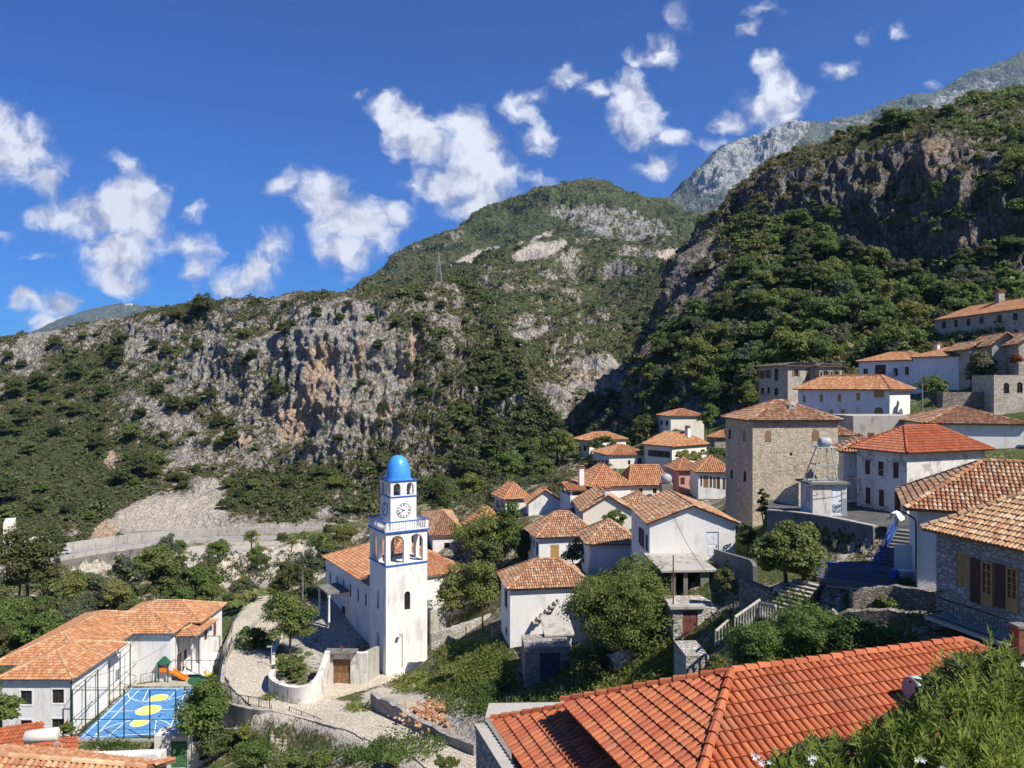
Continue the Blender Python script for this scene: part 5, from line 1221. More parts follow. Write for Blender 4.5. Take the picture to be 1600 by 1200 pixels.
wall_line('road_wall', 'long pale concrete wall along the inner edge of the valley road', shift(R2, -5.2)[6:], .5, 2.3, 'concrete_light', drop=2)
wall_line('road_parapet', 'low pale parapet along the outer edge of the valley road', shift(R2, 4.6), .35, .75, 'concrete_light', drop=1)
wall_line('retaining_wall', 'tall grey retaining wall carrying the valley road', [p-(0, 0, .25) for p in shift(R2, 4.95)[:14]], .5, [0]*14, 'concrete', drop=9)
m_ = MB()
wall_line('retaining_wall', 'pale retaining wall below the road right of the ravine', [p-(0, 0, .25) for p in shift(R2, 4.95)[16:]], .5, [0]*4, 'concrete_light', drop=4.2)
wall_line('road_wall', 'lighter stone bank wall beside the turn-off above the parked car', [W(118, 846, 238), W(170, 840, 240), W(240, 836, 240), W(330, 834, 240)], 1.2, 1.6, 'concrete_light', drop=2.5)
# parked car
car = thing('parked_car', 'silver estate car parked on the valley road beside the dark tree', 'car', W(97, 866, 214), radians(18))
mb = MB(); prof = [(-2.2, .35), (-2.2, .8), (-1.3, .95), (-.6, 1.45), (1.5, 1.5), (2.1, .95), (2.2, .8), (2.2, .35)]
mb.add([(x, -.85, z) for x, z in prof]+[(x, .85, z) for x, z in prof], [tuple(range(8))[::-1], tuple(range(8, 16))]+[(i, (i+1) % 8, 8+(i+1) % 8, 8+i) for i in range(8)])
mb.build('body', MATS['car_paint'], car)
for sy in (-1, 1):
    MB().add([(-1.15, sy*.87, .97), (-.6, sy*.87, 1.38), (1.4, sy*.87, 1.42), (1.85, sy*.87, .97)], [(0, 1, 2, 3)]).build('side_window', MATS['glass_dark'], car)
    for x in (-1.35, 1.4): MB().tube([(x, sy*.7, .32), (x, sy*.9, .32)], .32, 12).build('wheel', MATS['tyre'], car)
MB().add([(-1.33, -.75, .97), (-1.33, .75, .97), (-.63, .7, 1.44), (-.63, -.7, 1.44)], [(0, 1, 2, 3)]).build('windscreen', MATS['glass_dark'], car).location = (-.02, 0, .01)
# ================================================================ trees
treegroup = 'trees on the wooded slope'
PROTO = {}
def proto(key, *a, **k):
    PROTO[key] = (a, k, [None])
def tree_at(key, loc, scale, label, group=None, rz=None, cat='tree', name=None):
    a, k, st = PROTO[key]
    rz = rnd.uniform(0, 6.28) if rz is None else rz
    if st[0] is None:
        st[0] = make_tree(name or a[0], label, cat, *a[1:], loc=loc, group=group, **k); st[0].scale = scale if hasattr(scale, '__len__') else (scale,)*3; st[0].rotation_euler = (0, 0, rz); return st[0]
    o = dup(st[0], loc, rz, scale if hasattr(scale, '__len__') else (scale,)*3, label)
    if name: o.name = name
    o['category'] = cat
    if group: o['group'] = group
    elif 'group' in o: del o['group']
    return o
# unit trees about 6 m across for the distance; scale sets the real size
proto('ev1', 'broadleaf_tree', 11, 3, 2.6, 6.2, 48, 4200, .42, 'leaf_mid', cr=.36)
proto('ev2', 'broadleaf_tree', 12, 3.2, 2.3, 5.6, 44, 4000, .42, 'leaf_mid', cr=.38)
proto('dk1', 'holm_oak', 13, 3, 2.4, 5.6, 44, 4000, .40, 'leaf_dark', cr=.38)
proto('dk2', 'holm_oak', 14, 3.4, 2.1, 4.9, 48, 4100, .40, 'leaf_dark', cr=.36)
proto('lt1', 'aleppo_pine', 15, 3, 3.4, 8.2, 40, 3000, .36, 'leaf_light', cr=.30)
proto('ol1', 'olive_tree', 16, 3, 2.7, 6.2, 48, 4200, .36, 'leaf_olive', cr=.33)
proto('cy1', 'cypress', 17, 1.1, 4.6, 9.4, 40, 1800, .36, 'leaf_dark', shape='cypress', cr=.62)
proto('bs1', 'shrub', 18, 1.6, 1.2, 1.9, 16, 900, .28, 'leaf_mid', cr=.42)
proto('bs2', 'shrub', 19, 1.7, 1.0, 1.7, 16, 900, .28, 'leaf_dark', cr=.42)
LBL = {'ev': 'mid green broadleaf tree', 'dk': 'dark green holm oak', 'lt': 'yellow green pine tree', 'ol': 'grey green olive-like tree', 'bs': 'low green shrub', 'cy': 'dark narrow cypress'}
def on_sheet(s, px, py, key, size, where, group, cat='tree', name=None, jz=-.5):
    p = at_sheet(s, px, py); return tree_at(key, (p[0], p[1], p[2]+jz), size/6.0 if key[:2] != 'bs' else size/3.2, LBL[key[:2]]+' '+where, group, cat=cat, name=name)
# picked, recognisable trees on the hill above the village: (px, py of the foot, kind, width in m)
for i, (x, y, k, s) in enumerate([(1088,602,'lt1',10),(1128,608,'ev1',9),(1165,590,'ol1',9),(1205,585,'ev2',9),(1245,585,'ev1',10),(1190,548,'ev1',8),(1150,545,'ol1',8),(1290,520,'ev1',9),(1330,500,'ev2',8),(1310,470,'ev1',8),(1350,460,'ev1',8),(1300,440,'ev2',8),
        (1265,455,'dk1',9),(1245,420,'dk1',8),(1285,395,'ev1',7),(1330,410,'ol1',8),(1370,425,'ev1',8),(1405,440,'ol1',7),(1440,470,'dk1',8),(1480,480,'dk2',8),(1520,470,'ol1',9),(1385,505,'ev2',6),(1500,430,'dk1',8),(1545,415,'dk1',7),(1580,400,'ev2',7),(1420,500,'dk1',7),
        (1105,560,'dk1',9),(1060,560,'dk1',8),(1075,520,'dk2',7),(1130,500,'dk1',8),(1170,490,'ol1',8),(1215,505,'ev2',8),(1255,500,'dk1',8),(1180,455,'dk1',8),(1220,450,'dk2',8),(1150,440,'dk1',7),(1230,540,'ev1',8),(1275,555,'ev2',7),(1180,620,'ev1',7),(1120,640,'dk1',7)]):
    on_sheet(Fh, x, y, k, s, 'on the shaded wooded slope above the village', treegroup)
rs = random.Random(5); n = 0
while n < 105:
    x = rs.uniform(1020, 1600); y = rs.uniform(360, 640)
    top = np.interp(x, [1020, 1100, 1200, 1300, 1400, 1500, 1600], [560, 420, 370, 375, 415, 435, 445]); bot = np.interp(x, [1020, 1200, 1330, 1450, 1600], [690, 640, 580, 560, 470])
    if not top < y < bot: continue
    k = rs.choice(['dk1', 'dk2', 'ev1', 'ev1', 'ev2', 'ol1', 'ol1', 'lt1', 'bs1', 'bs2']); on_sheet(Fh, x, y, k, rs.uniform(4, 8) if k[:2] != 'bs' else rs.uniform(3, 5), 'on the shaded wooded slope above the village', treegroup); n += 1
n = 0
while n < 60:
    x = rs.uniform(1150, 1600); yc = np.interp(x, [1150, 1165, 1200, 1260, 1330, 1400, 1470, 1540, 1600], [330, 285, 250, 215, 200, 168, 160, 140, 128])
    y = yc+rs.uniform(0, 12) if rs.random() < .35 else (yc+rs.uniform(5, 170) if x > 1500 else rs.uniform(300, 360))
    k = rs.choice(['ev1', 'ev2', 'bs1', 'bs1', 'bs1', 'bs2']); on_sheet(Fh, x, y, k, rs.uniform(2.2, 4.2), 'on the ledges and crest of the cliff hill', 'trees on the cliff hill crest', jz=-.8); n += 1
for (x, y, k, s) in [(1395, 200, 'ev1', 7), (1350, 215, 'ev2', 4), (1560, 320, 'lt1', 8), (1590, 300, 'lt1', 9), (1418, 196, 'ev2', 6), (1480, 180, 'ev1', 4), (1590, 350, 'ev1', 8), (1250, 350, 'ev1', 6), (1300, 350, 'ev2', 6)]:
    on_sheet(Fh, x, y, k, s, 'on the ledges and crest of the cliff hill', 'trees on the cliff hill crest', jz=-.8)
# dark trees on the rocky ridge (largest ones individually)
gr = 'dark trees scattered over the rocky ridge'
for (x, y, k, s) in [(318,492,'dk1',14),(85,545,'dk1',9),(118,590,'dk1',10),(60,605,'dk2',11),(20,620,'dk1',12),(180,560,'dk1',9),(190,535,'dk2',8),(240,545,'dk1',8),(160,620,'dk1',9),(445,525,'dk1',9),(452,512,'dk2',7),(437,620,'dk1',9),(445,555,'cy1',6),
        (268,640,'dk1',9),(300,640,'dk2',10),(330,625,'dk1',8),(345,665,'dk1',8),(360,690,'dk1',9),(205,685,'ev1',9),(215,740,'dk1',11),(190,755,'dk2',10),(235,745,'dk1',9),(120,650,'dk1',9),(90,680,'dk2',9),(150,700,'dk1',9),(40,660,'dk1',10),(10,680,'dk1',9),
        (395,560,'dk2',8),(380,570,'dk1',7),(425,600,'ev2',6),(275,500,'dk2',8),(395,760,'ev1',5),(375,775,'dk1',5),(565,600,'dk2',5),(595,668,'dk1',6),(590,545,'dk1',6),(545,480,'dk1',5),(530,500,'dk2',6),(495,490,'dk1',6),(5,785,'dk1',12),(60,800,'dk1',8),
        (480,700,'dk1',6),(530,690,'dk2',6),(500,740,'dk1',6),(700,600,'dk1',7),(690,560,'dk2',6),(670,620,'dk1',6),(640,580,'dk1',6),(760,560,'dk2',6),(720,640,'dk1',5),(740,690,'dk1',6),(790,620,'ev1',6),(770,660,'ev1',5),(600,640,'dk1',6),(620,510,'dk2',6),(660,470,'dk1',6),(690,480,'dk1',6)]:
    on_sheet(A, x, y, k, s*.8, 'growing among the rocks of the ridge across the valley', gr, jz=-1)
n = 0
while n < 110:
    x = rs.uniform(-20, 860); y = rs.uniform(470, 815)
    if y < ry(x)+6 or (160 < x < 350 and y > 765) or blob(np.array([x]), np.array([y]), 530, 590, 90, 100)[0] > .3: continue
    if rs.random() > np.interp(x, [0, 330, 400, 600, 860], [1, .9, .45, .5, .8]): continue
    on_sheet(A, x, y, rs.choice(['dk1', 'dk2', 'bs2', 'ev2']), rs.uniform(3, 6.0), 'growing among the rocks of the ridge across the valley', gr, jz=-.8); n += 1
# olive-like trees at the mouth of the gorge
for (x, y, k, s) in [(925,675,'ol1',11),(950,668,'ol1',12),(975,655,'ol1',13),(900,672,'ol1',9),(940,655,'ol1',9),(990,640,'ol1',9),(985,668,'dk1',8),(1010,690,'dk1',7),(880,700,'dk1',9),(870,720,'ev2',8),(905,700,'ev1',7),(1020,660,'dk2',8),(1040,640,'dk1',8)]:
    p = gp(x, y+6, 120, 220); tree_at(k, (p[0], p[1], p[2]-.4), s/6.0, LBL[k[:2]]+' beside the upper houses at the mouth of the gorge', 'trees at the mouth of the gorge')

# ---- scrub that nobody could count: one object per hillside
def scrub(name, s, n, size, mat, seed, accept, nleaf=26, leaf=.5, flat_=.7):
    rng = np.random.default_rng(seed); k = rng.integers(0, len(s.P), n*6); pr = accept(s.px[k], s.py[k], s.at['veg'][k], s.N[k]); k = k[rng.random(len(k)) < pr][:n]
    P = s.P[k]+rng.normal(0, .6, (len(k), 3))*(1, 1, .2); m = len(k); R = size*rng.lognormal(0, .4, m)
    q = rng.normal(size=(m, nleaf, 3)); q /= np.linalg.norm(q, axis=2, keepdims=True); q[..., 2] = np.abs(q[..., 2])*flat_
    C_ = P[:, None]+q*R[:, None, None]*rng.uniform(.35, 1, (m, nleaf, 1)); N = q*.8+rng.normal(size=q.shape)*.35+(0, 0, .4)
    L = np.repeat(R*leaf, nleaf); V, Fa = leaves(C_.reshape(-1, 3), N.reshape(-1, 3), L, .75, rng)
    tag(link(mesh_from(V, [Fa], name, MATS[mat]), name), 'low green scrub growing over the '+name.replace('_', ' ').replace(' scrub', ''), 'scrub', kind='stuff')
inf = lambda px, py: ((px > -60) & (px < 1660) & (py > -30)).astype(float)
scrub('rocky_ridge_scrub', A, 17000, .85, 'leaf_scrub', 1, lambda x, y, v, N: inf(x, y)*np.clip((v-.32)*2.0, 0, 1))
scrub('rocky_ridge_dark_scrub', A, 1900, 1.6, 'leaf_dark', 2, lambda x, y, v, N: inf(x, y)*np.clip((v-.40)*2.2, 0, 1), 40, .42)
scrub('green_hillside_scrub', B, 15000, 2.1, 'leaf_scrub', 3, lambda x, y, v, N: inf(x, y)*np.clip((v-.35)*2.2, 0, 1), 22)
scrub('green_hillside_dark_scrub', B, 3500, 3.0, 'leaf_dark', 4, lambda x, y, v, N: inf(x, y)*np.clip((v-.5)*2.2, 0, 1), 24)
scrub('rounded_mountain_scrub', Cm, 12000, 4.0, 'leaf_scrub', 5, lambda x, y, v, N: inf(x, y)*np.clip((v-.5)*1.6, 0, 1), 10, .6, .35)
scrub('cliff_hill_scrub', Fh, 6500, 1.1, 'leaf_scrub', 6, lambda x, y, v, N: inf(x, y)*np.clip((v-.3)*2.0, 0, 1), 34, .42)
scrub('cliff_hill_dark_scrub', Fh, 3200, 1.7, 'leaf_mid', 7, lambda x, y, v, N: inf(x, y)*np.clip((v-.38)*2.0, 0, 1)*((y > 330) | (x > 1480)), 44, .36)
# ================================================================ lower village: court, playground, walls
def pts_W(*a):
    r = [W(*q) if q is not None else None for q in a]
    return [p if p is not None else r[0]+r[2]-r[1] for p in r]
# sports court
Q = [np.array(p) for p in ((-43.1, 76.1), (-33.1, 77.2), (-36.6, 89.3), (-44.1, 88.9))]
zc = -35.2
def cq(s, t): return Q[0]*(1-s)*(1-t)+Q[1]*s*(1-t)+Q[2]*s*t+Q[3]*(1-s)*t
ct = thing('sports_court', 'small blue sports court with yellow circles and white lines inside the tall fence', 'court', (0, 0, zc))
MB().prism([tuple(q) for q in Q], -.3, 0).build('surface', MATS['court_blue'], ct)
yl = MB(); ln = MB()
def lring(mb, c, r0, r1, z, a0=0, a1=2*pi, n=28, sx=1, sy=1):
    V = []
    for i in range(n+1):
        a = a0+(a1-a0)*i/n
        for r in (r0, r1): V.append((c[0]+r*cos(a)*sx, c[1]+r*sin(a)*sy, z))
    mb.add(V, [(2*i, 2*i+1, 2*i+3, 2*i+2) for i in range(n)])
for (s_, t_, r) in ((.50, .50, 1.22), (.5, .25, .85), (.52, .76, .95)):
    c_ = cq(s_, t_); lring(yl, c_, .0, r, .008, sy=1.0); lring(ln, c_, r, r+.09, .012)
yl.build('yellow_circles', MATS['court_yellow'], ct)
def line(p, q, w=.09):
    p = np.array(p); q = np.array(q); d = (q-p)/np.linalg.norm(q-p); s = np.array([-d[1], d[0]])*w/2
    ln.add([(*(p-s), .012), (*(q-s), .012), (*(q+s), .012), (*(p+s), .012)], [(0, 1, 2, 3)])
e = .03
for a, b in (((e, e), (1-e, e)), ((1-e, e), (1-e, 1-e)), ((1-e, 1-e), (e, 1-e)), ((e, 1-e), (e, e)), ((e, .5), (1-e, .5)), ((.28, e), (.34, .30)), ((.72, e), (.66, .30)), ((.28, 1-e), (.34, .70)), ((.72, 1-e), (.66, .70)), ((.34, .3), (.66, .3)), ((.34, .7), (.66, .7)), ((.15, e), (.15, 1-e)), ((.85, e), (.85, 1-e))):
    line(cq(*a), cq(*b))
for (s_, t_, a0, a1) in ((.5, .03, 0, pi), (.5, .97, pi, 2*pi)): lring(ln, cq(s_, t_), 3.6, 3.69, .012, a0, a1)
ln.build('white_lines', MATS['court_line'], ct)
MB().prism([(-43.6, 75.65), (-31.9, 75.65), (-31.9, 76.0), (-43.6, 76.0)], zc-3.2, zc+.12).build('court_edge_wall', MATS['concrete_light']); tag(bpy.data.objects['court_edge_wall'], 'low pale wall along the near edge of the blue court', 'wall')
yard = MB().prism([(-45.3, 89.5), (-36.6, 89.4), (-35.0, 97), (-33, 106), (-38.5, 106), (-38.9, 96), (-40.4, 91)], zc-.3, zc+.02); tag(yard.build('school_yard', MATS['yard']), kind='structure')
# fence with posts and rails
def fence(name, label, A0, pts, h, every, mat='green_metal', r=.05, rails=(1.0, .5, .02), mesh=0, brace=False, cat='fence', group=None):
    f = thing(name, label, cat, A0, 0, group); P_ = [np.asarray(p, float)-np.asarray(A0, float) for p in pts]
    for i in range(len(P_)-1):
        a, b = P_[i], P_[i+1]; L_ = np.linalg.norm((b-a)[:2]); n = max(1, round(L_/every))
        for k in range(n+(1 if i == len(P_)-2 else 0)):
            q = a+(b-a)*k/n; MB().tube([q, q+(0, 0, h)], r, 5).build('post', MATS[mat], f)
        m_ = MB()
        for rz_ in rails: m_.tube([a+(0, 0, h*rz_), b+(0, 0, h*rz_)], r*.6, 4)
        if mesh:
            k = int(L_/mesh)
            for j in range(1, k): q = a+(b-a)*j/k; m_.tube([q+(0, 0, h*rails[-1]), q+(0, 0, h*rails[0])], r*.28, 3, False)
        if brace: 
            m_.tube([a+(0, 0, 0), a+(b-a)*.25+(0, 0, h*.45)], r*.5, 4); m_.tube([b, b-(b-a)*.25+(0, 0, h*.45)], r*.5, 4)
        m_.build('rails', MATS[mat], f)
    return f
fence('court_fence', 'tall dark green metal fence around the blue court', (-43.4, 75.8, zc), [(-33.2, 75.8, zc), (-43.4, 75.8, zc), (-44.6, 92, zc), (-40.0, 92, zc), (-35.0, 92, zc)], 5.0, 2.55, r=.065, rails=(1.0, .42, .02), mesh=0, brace=True)
fence('school_railing', 'low dark railing in front of the school entrance', (-43.5, 90, zc), [(-43.6, 90.2, zc), (-39.2, 92.6, zc)], 1.1, 1.2, r=.035, rails=(1.0, .1), mesh=.3)
# playground
pl = thing('playground_slide', 'playground tower with green roof and orange slide behind the blue court', 'slide', (-43.6+1.9, 90.6, zc), 0)
m_ = MB()
for sx in (0, 1.1):
    for sy in (0, 1.1): m_.box(sx-.06, sx+.06, sy-.06, sy+.06, 0, 2.3)
m_.build('tower_frame', MATS['green_plastic'], pl)
MB().add([(-.25, -.25, 2.25), (1.35, -.25, 2.25), (1.35, 1.35, 2.25), (-.25, 1.35, 2.25), (.55, .55, 3.1)], [(3, 2, 1, 0), (0, 1, 4), (1, 2, 4), (2, 3, 4), (3, 0, 4)]).build('tower_roof', MATS['green_plastic'], pl)
MB().box(0, 1.1, 0, 1.1, 1.1, 1.2).box(-.05, 0, .1, 1.0, 1.2, 1.9).box(.1, 1.0, -.05, 0, 1.2, 1.7).build('deck', MATS['orange_plastic'], pl)
m_ = MB(); sl = [(1.1, 1.15), (1.6, .95), (2.6, .35), (3.1, .2)]
for i in range(3):
    (xa, za), (xb, zb_) = sl[i], sl[i+1]
    m_.add([(xa, .2, za), (xb, .2, zb_), (xb, .9, zb_), (xa, .9, za), (xa, .2, za-.08), (xb, .2, zb_-.08), (xb, .9, zb_-.08), (xa, .9, za-.08)], [(0, 1, 2, 3), (7, 6, 5, 4), (0, 4, 5, 1), (2, 6, 7, 3)])
    for y in (.16, .9): m_.add([(xa, y, za-.05), (xb, y, zb_-.05), (xb, y, zb_+.25), (xa, y, za+.25), (xa, y+.05, za-.05), (xb, y+.05, zb_-.05), (xb, y+.05, zb_+.25), (xa, y+.05, za+.25)], [(0, 1, 2, 3), (7, 6, 5, 4), (3, 2, 6, 7), (0, 4, 5, 1)])
m_.build('chute', MATS['orange_plastic'], pl)
mt_ = MB().lathe((0, 0, 0), [(2.3, 0), (2.3, .05), (0.01, .06)], 24).build('play_mat', MATS['green_plastic']); mt_.location = (-36.2, 91.6, zc+.02); tag(mt_, 'round dark green rubber mat on the school yard', 'mat')
sp = thing('spring_rider', 'yellow spring rider toy on the green mat', 'toy', (-36.0, 91.4, zc+.08))
MB().tube([(.12*cos(a*3), .12*sin(a*3), .06*a) for a in np.linspace(0, 7, 24)], .03, 4).build('spring', MATS['iron'], sp)
MB().box(-.5, .5, -.14, .14, .42, .62).box(-.6, -.4, -.12, .12, .62, 1.0).box(.3, .55, -.1, .1, .6, .85).build('body', MATS['yellow_plastic'], sp)
fl = thing('flag_pole', 'small dark red flag hanging from a pole at the corner of the school', 'flag', (-43.3, 75.2, zc-.4))
MB().tube([(0, 0, 0), (-.2, 0, 3.0)], .03, 5).build('pole', MATS['steel'], fl)
V = [(-.2-.06*k+.05*sin(k*1.3+j), -.05+.05*sin(j*2+k), 2.9-.12*k*1.0-.5*j*.5) for j in range(5) for k in range(6)]
m_ = MB(); m_.add(V, [(j*6+k, j*6+k+1, (j+1)*6+k+1, (j+1)*6+k) for j in range(4) for k in range(5)]); o = m_.build('flag', MATS['flag_red'], fl)
sm_ = o.modifiers.new('solid', 'SOLIDIFY'); sm_.thickness = .02
# wall with the green door below the court
h = house('gate_building', 'small weathered white wall block with a green metal door below the court', 241, 72.5, 1205, 1150, 4, 300, ('w', 2.0), 'flat', 0, wall='white_worn', cat='outbuilding', wins=[('R', 267, 292, 1158, 1200, 'door:green_door')], reg=False)
wall_line('garden_wall', 'whitewashed wall running right from the green door under the fig tree', pts_W((300, 1200, 72.8), (330, 1200, 73.5), (352, 1195, 74)), .4, 2.6, 'white_worn', drop=2)
wall_line('curved_wall', 'curved pale wall with black railing at the bend of the stone path', pts_W((346, 1112, 79.5), (360, 1122, 77.2), (385, 1130, 75.4), (410, 1134, 74.4), (424, 1133, 74.2)), .5, 1.6, 'concrete_light', drop=2.5)
wall_line('rubble_wall', 'dark rubble wall below the curved pale wall', pts_W((340, 1160, 76.8), (375, 1160, 74.6), (420, 1160, 73.2)), .7, 1.3, 'stone_grey', drop=3.5, hvar=.05)
fence('path_railing', 'black railing on top of the curved pale wall', W(348, 1095, 79.3), pts_W((348, 1090, 79.2), (372, 1102, 76.5), (421, 1110, 74.4)), 1.05, 1.5, 'iron', .05, (1, .1), .35, group='black railings along the stone path')
fence('stair_railing', 'black railing falling beside the stone stair below the path', W(428, 1118, 74.3), pts_W((424, 1118, 74.3), (433, 1185, 70)), 1.0, 1.5, 'iron', .03, (1, .1), .4, group='black railings along the stone path')
fence('path_railing', 'black railing above the dark arched wall right of the stone stair', W(452, 1115, 74.2), pts_W((452, 1122, 74), (490, 1136, 71.6), (528, 1155, 69), (540, 1180, 66.5)), 1.05, 1.6, 'iron', .05, (1, .1), .35, group='black railings along the stone path')
fence('path_railing', 'lowest black railing, at the bottom end of the stone path', W(557, 1150, 69), pts_W((556, 1160, 68), (590, 1178, 64.5), (625, 1192, 62)), 1.05, 1.5, 'iron', .05, (1, .1), .35, group='black railings along the stone path')
wall_line('arched_wall', 'dark stone wall in shade right of the stone stair', pts_W((450, 1135, 73.2), (490, 1152, 70.6), (530, 1170, 68), (548, 1200, 64)), .6, .85, 'stone_grey', drop=4)
wall_line('path_edge_wall', 'low rough wall along the left edge of the stone path', pts_W((443, 944, 119), (404, 978, 103), (362, 1020, 92), (350, 1055, 86), (347, 1092, 80)), .4, [.9, 1.0, 1.1, 1.0, .9], 'stone_light', drop=2)
fence('path_railing', 'black railing on the low rough wall beside the school yard', W(372, 1012, 94), pts_W((384, 1000, 97.5), (362, 1018, 92), (350, 1050, 86.5)), 1.7, 2.2, 'iron', .05, (1, .62), .5, group='black railings along the stone path')
st = thing('stone_stair', 'narrow worn stone stair going down from the path between two walls', 'stairs', W(441, 1128, 73.6))
m_ = MB()
for i in range(12): m_.box(-.75+i*.03, .65+i*.03, -.36*i-.36, -.36*i, -.21*i-3, -.21*i-.02)
m_.build('steps', MATS['paving'], st)
m_ = MB()
for i in range(12): m_.box(.66+i*.03, .95+i*.03, -.36*i-.36, -.36*i, -.21*i-3, -.21*i+.32)
m_.build('side_wall', MATS['concrete_light'], st)
# churchyard wall and gate
wall_line('churchyard_wall', 'rounded weathered white wall bulging into the path left of the church gate', pts_W((428, 1062, 82.9), (424, 1082, 79.4), (440, 1098, 76.9), (468, 1106, 75.7), (492, 1101, 76.4), (505, 1085, 78.9), (512, 1070, 81.4)), .55, [1.4, 1.7, 1.9, 2.1, 2.4, 3.0, 3.6], 'white_worn', drop=1)
wall_line('churchyard_wall', 'low white wall at the back corner of the churchyard beside the lamp', pts_W((440, 1000, 97), (428, 1030, 91), (427, 1058, 86.6)), .4, [1.0, 1.3, 1.4], 'white_worn', drop=1)
gt_ = thing('church_gate', 'churchyard gateway with brown wooden doors under a small slab roof and cross', 'gate', W(512, 1070, 82.0), radians(-2))
wg = 4.2
mb = MB(); wall_panel(mb, (0, 0, 0), X_, wg, -1.5, 3.4, -Y_, [(.55, 2.45, 0.0, 2.75)], .35); mb.box(0, .5, .36, .6, -1.5, 3.4); mb.box(2.5, wg, .36, .6, -1.5, 3.2); mb.add([(0, 0, 3.4), (wg, 0, 3.4), (wg, .6, 3.4), (0, .6, 3.4)], [(0, 1, 2, 3)]); mb.add([(wg, 0, -1.5), (wg, .6, -1.5), (wg, .6, 3.4), (wg, 0, 3.4)], [(0, 1, 2, 3)])
mb.build('gate_wall', MATS['white_worn'], gt_)
for s in (0, 1):
    m_ = MB(); x0 = .57+s*.94; m_.box(x0, x0+.92, .2, .28, .02, 2.7)
    m_.box(x0+.06, x0+.86, .17, .2, .12, 1.2)
    for i in range(5): m_.box(x0+.1+i*.17, x0+.14+i*.17, .15, .2, 1.35, 2.6)
    m_.build('gate_door', MATS['gate_brown'], gt_)
MB().box(-.3, 3.1, -.5, .9, 3.42, 3.6).build('slab_roof', MATS['concrete'], gt_)
MB().box(1.45, 1.53, .1, .18, 3.6, 4.2).box(1.28, 1.70, .11, .17, 3.95, 4.03).build('cross', MATS['rust'], gt_)
wall_line('churchyard_wall', 'short plain wall joining the church gate to the bell tower', pts_W((571, 1062, 82.6), (590, 1052, 85.5)), .4, 3.0, 'concrete_light', drop=1.5, n=1)
def pole(name, label, p, h, r=.06, mat='concrete', cat='pole', top=None):
    o = thing(name, label, cat, p); MB().tube([(0, 0, -.5), (0, 0, h)], [r*1.15, r*.8], 7).build('shaft', MATS[mat], o)
    if top == 'lamp': MB().box(-.5, .1, -.1, .1, h-.02, h+.1).build('lamp_head', MATS['steel'], o)
    if top == 'sign': MB().box(-.3, .3, -.04, .0, h-.5, h-.05).build('sign_plate', MATS['grey_blue'], o)
    if top == 'arm': MB().box(-.7, .7, -.05, .05, h-.35, h-.25).build('crossarm', MATS['wood_brown'], o)
    return o
pole('street_lamp', 'short grey street lamp on the churchyard corner above the path', W(424, 1058, 86.5), 3.4, .05, 'steel', 'street lamp', 'lamp')
pole('sign_post', 'thin post with a dark sign in front of the rounded white wall', W(489, 1108, 77.6), 3.0, .03, 'steel', 'sign', 'sign')
pole('utility_pole', 'grey utility pole among trees left of the church', W(473, 960, 108), 6.2, .12, 'concrete', 'utility pole', 'arm')
pole('utility_pole', 'dark pole standing in front of the walled alley right of the church', W(754, 1010, 84), 4.5, .1, 'wood_brown', 'utility pole')
pole('concrete_post', 'pale concrete post at the top of the leaning fence', W(769, 1030, 79), 3.4, .09, 'concrete_light', 'post')
pole('metal_post', 'thin rusty red metal post in front of the raised terrace', W(1052, 952, 58), 4.1, .06, 'rust', 'post')
pole('metal_post', 'dark metal pole in front of the big bush and balustrade', W(1146, 1047, 44), 4.3, .06, 'iron', 'post')
pole('utility_pole', 'grey pole in front of the stone retaining wall near the long white house', W(1441, 655, 90), 4.2, .09, 'concrete', 'utility pole')
pole('metal_post', 'thin white post behind the church gate rubble', W(575, 1088, 78), 2.6, .04, 'concrete_light', 'post')
for (x, y, d_, l_) in ((211, 852, 224, 'first'), (375, 845, 232, 'second'), (325, 950, 120, None)):
    if l_: pole('street_lamp', 'thin street lamp on the valley road, '+('left of' if l_ == 'first' else 'right of')+' the pale rock cut', W(x, y, d_), 7.0, .09, 'concrete_light', 'street lamp', 'lamp')
# walls around the rubble mound and alley
wall_line('rubble_wall', 'curving rough stone wall below the rubble mound in front of the bell tower', pts_W((583, 1118, 72.5), (612, 1130, 69.8), (650, 1148, 66.8), (700, 1170, 63), (745, 1185, 60)), .6, [2.2, 1.9, 1.5, 1.3, 1.1], 'stone_grey', drop=2, hvar=.08)
wall_line('rubble_wall', 'sunlit cream rubble wall between the bell tower and the blank white house', pts_W((673, 1022, 84), (710, 1010, 85), (750, 995, 87), (787, 980, 90)), .6, [2.3, 2.2, 2.1, 1.9], 'stone_light', drop=1.5, hvar=.05)
wall_line('garden_wall', 'plain grey wall between the bell tower and the citrus trees', pts_W((672, 985, 92), (696, 978, 93)), .3, 2.3, 'concrete_light', drop=2, n=1)
wall_line('rubble_wall', 'stone wall at the back of the alley in shade', pts_W((725, 1015, 88), (790, 1000, 86)), .5, 1.6, 'stone_grey', drop=1)
m_ = MB(); fence('leaning_fence', 'leaning pale wooden fence in front of the blank white house', W(758, 1015, 80), pts_W((758, 1022, 79), (785, 1038, 75), (812, 1060, 71)), 1.1, 1.3, 'concrete_light', .05, (1, .5))
rng = np.random.default_rng(3)
m_ = MB()
for i in range(420):
    p = rng.normal(0, 1, 2)*(1.5, 1.3); s = rng.uniform(.06, .16, 3); a = rng.uniform(0, pi); zz_ = max(0, .55-.22*np.hypot(*p))*rng.uniform(.2, 1)
    m_.obox((p[0], p[1], zz_), (cos(a), sin(a), .2), (-sin(a), cos(a), 0), (0, .2, 1), -s[0], s[0], -s[1], s[1], -s[2]*.5, s[2]*.5)
o = m_.build('tile_rubble', MATS['tile_old']); q = gp(688, 1112); o.location = tuple(q-(0, 0, .05)); tag(o, 'heap of broken terracotta tiles on the mound below the bell tower', 'rubble', kind='stuff')
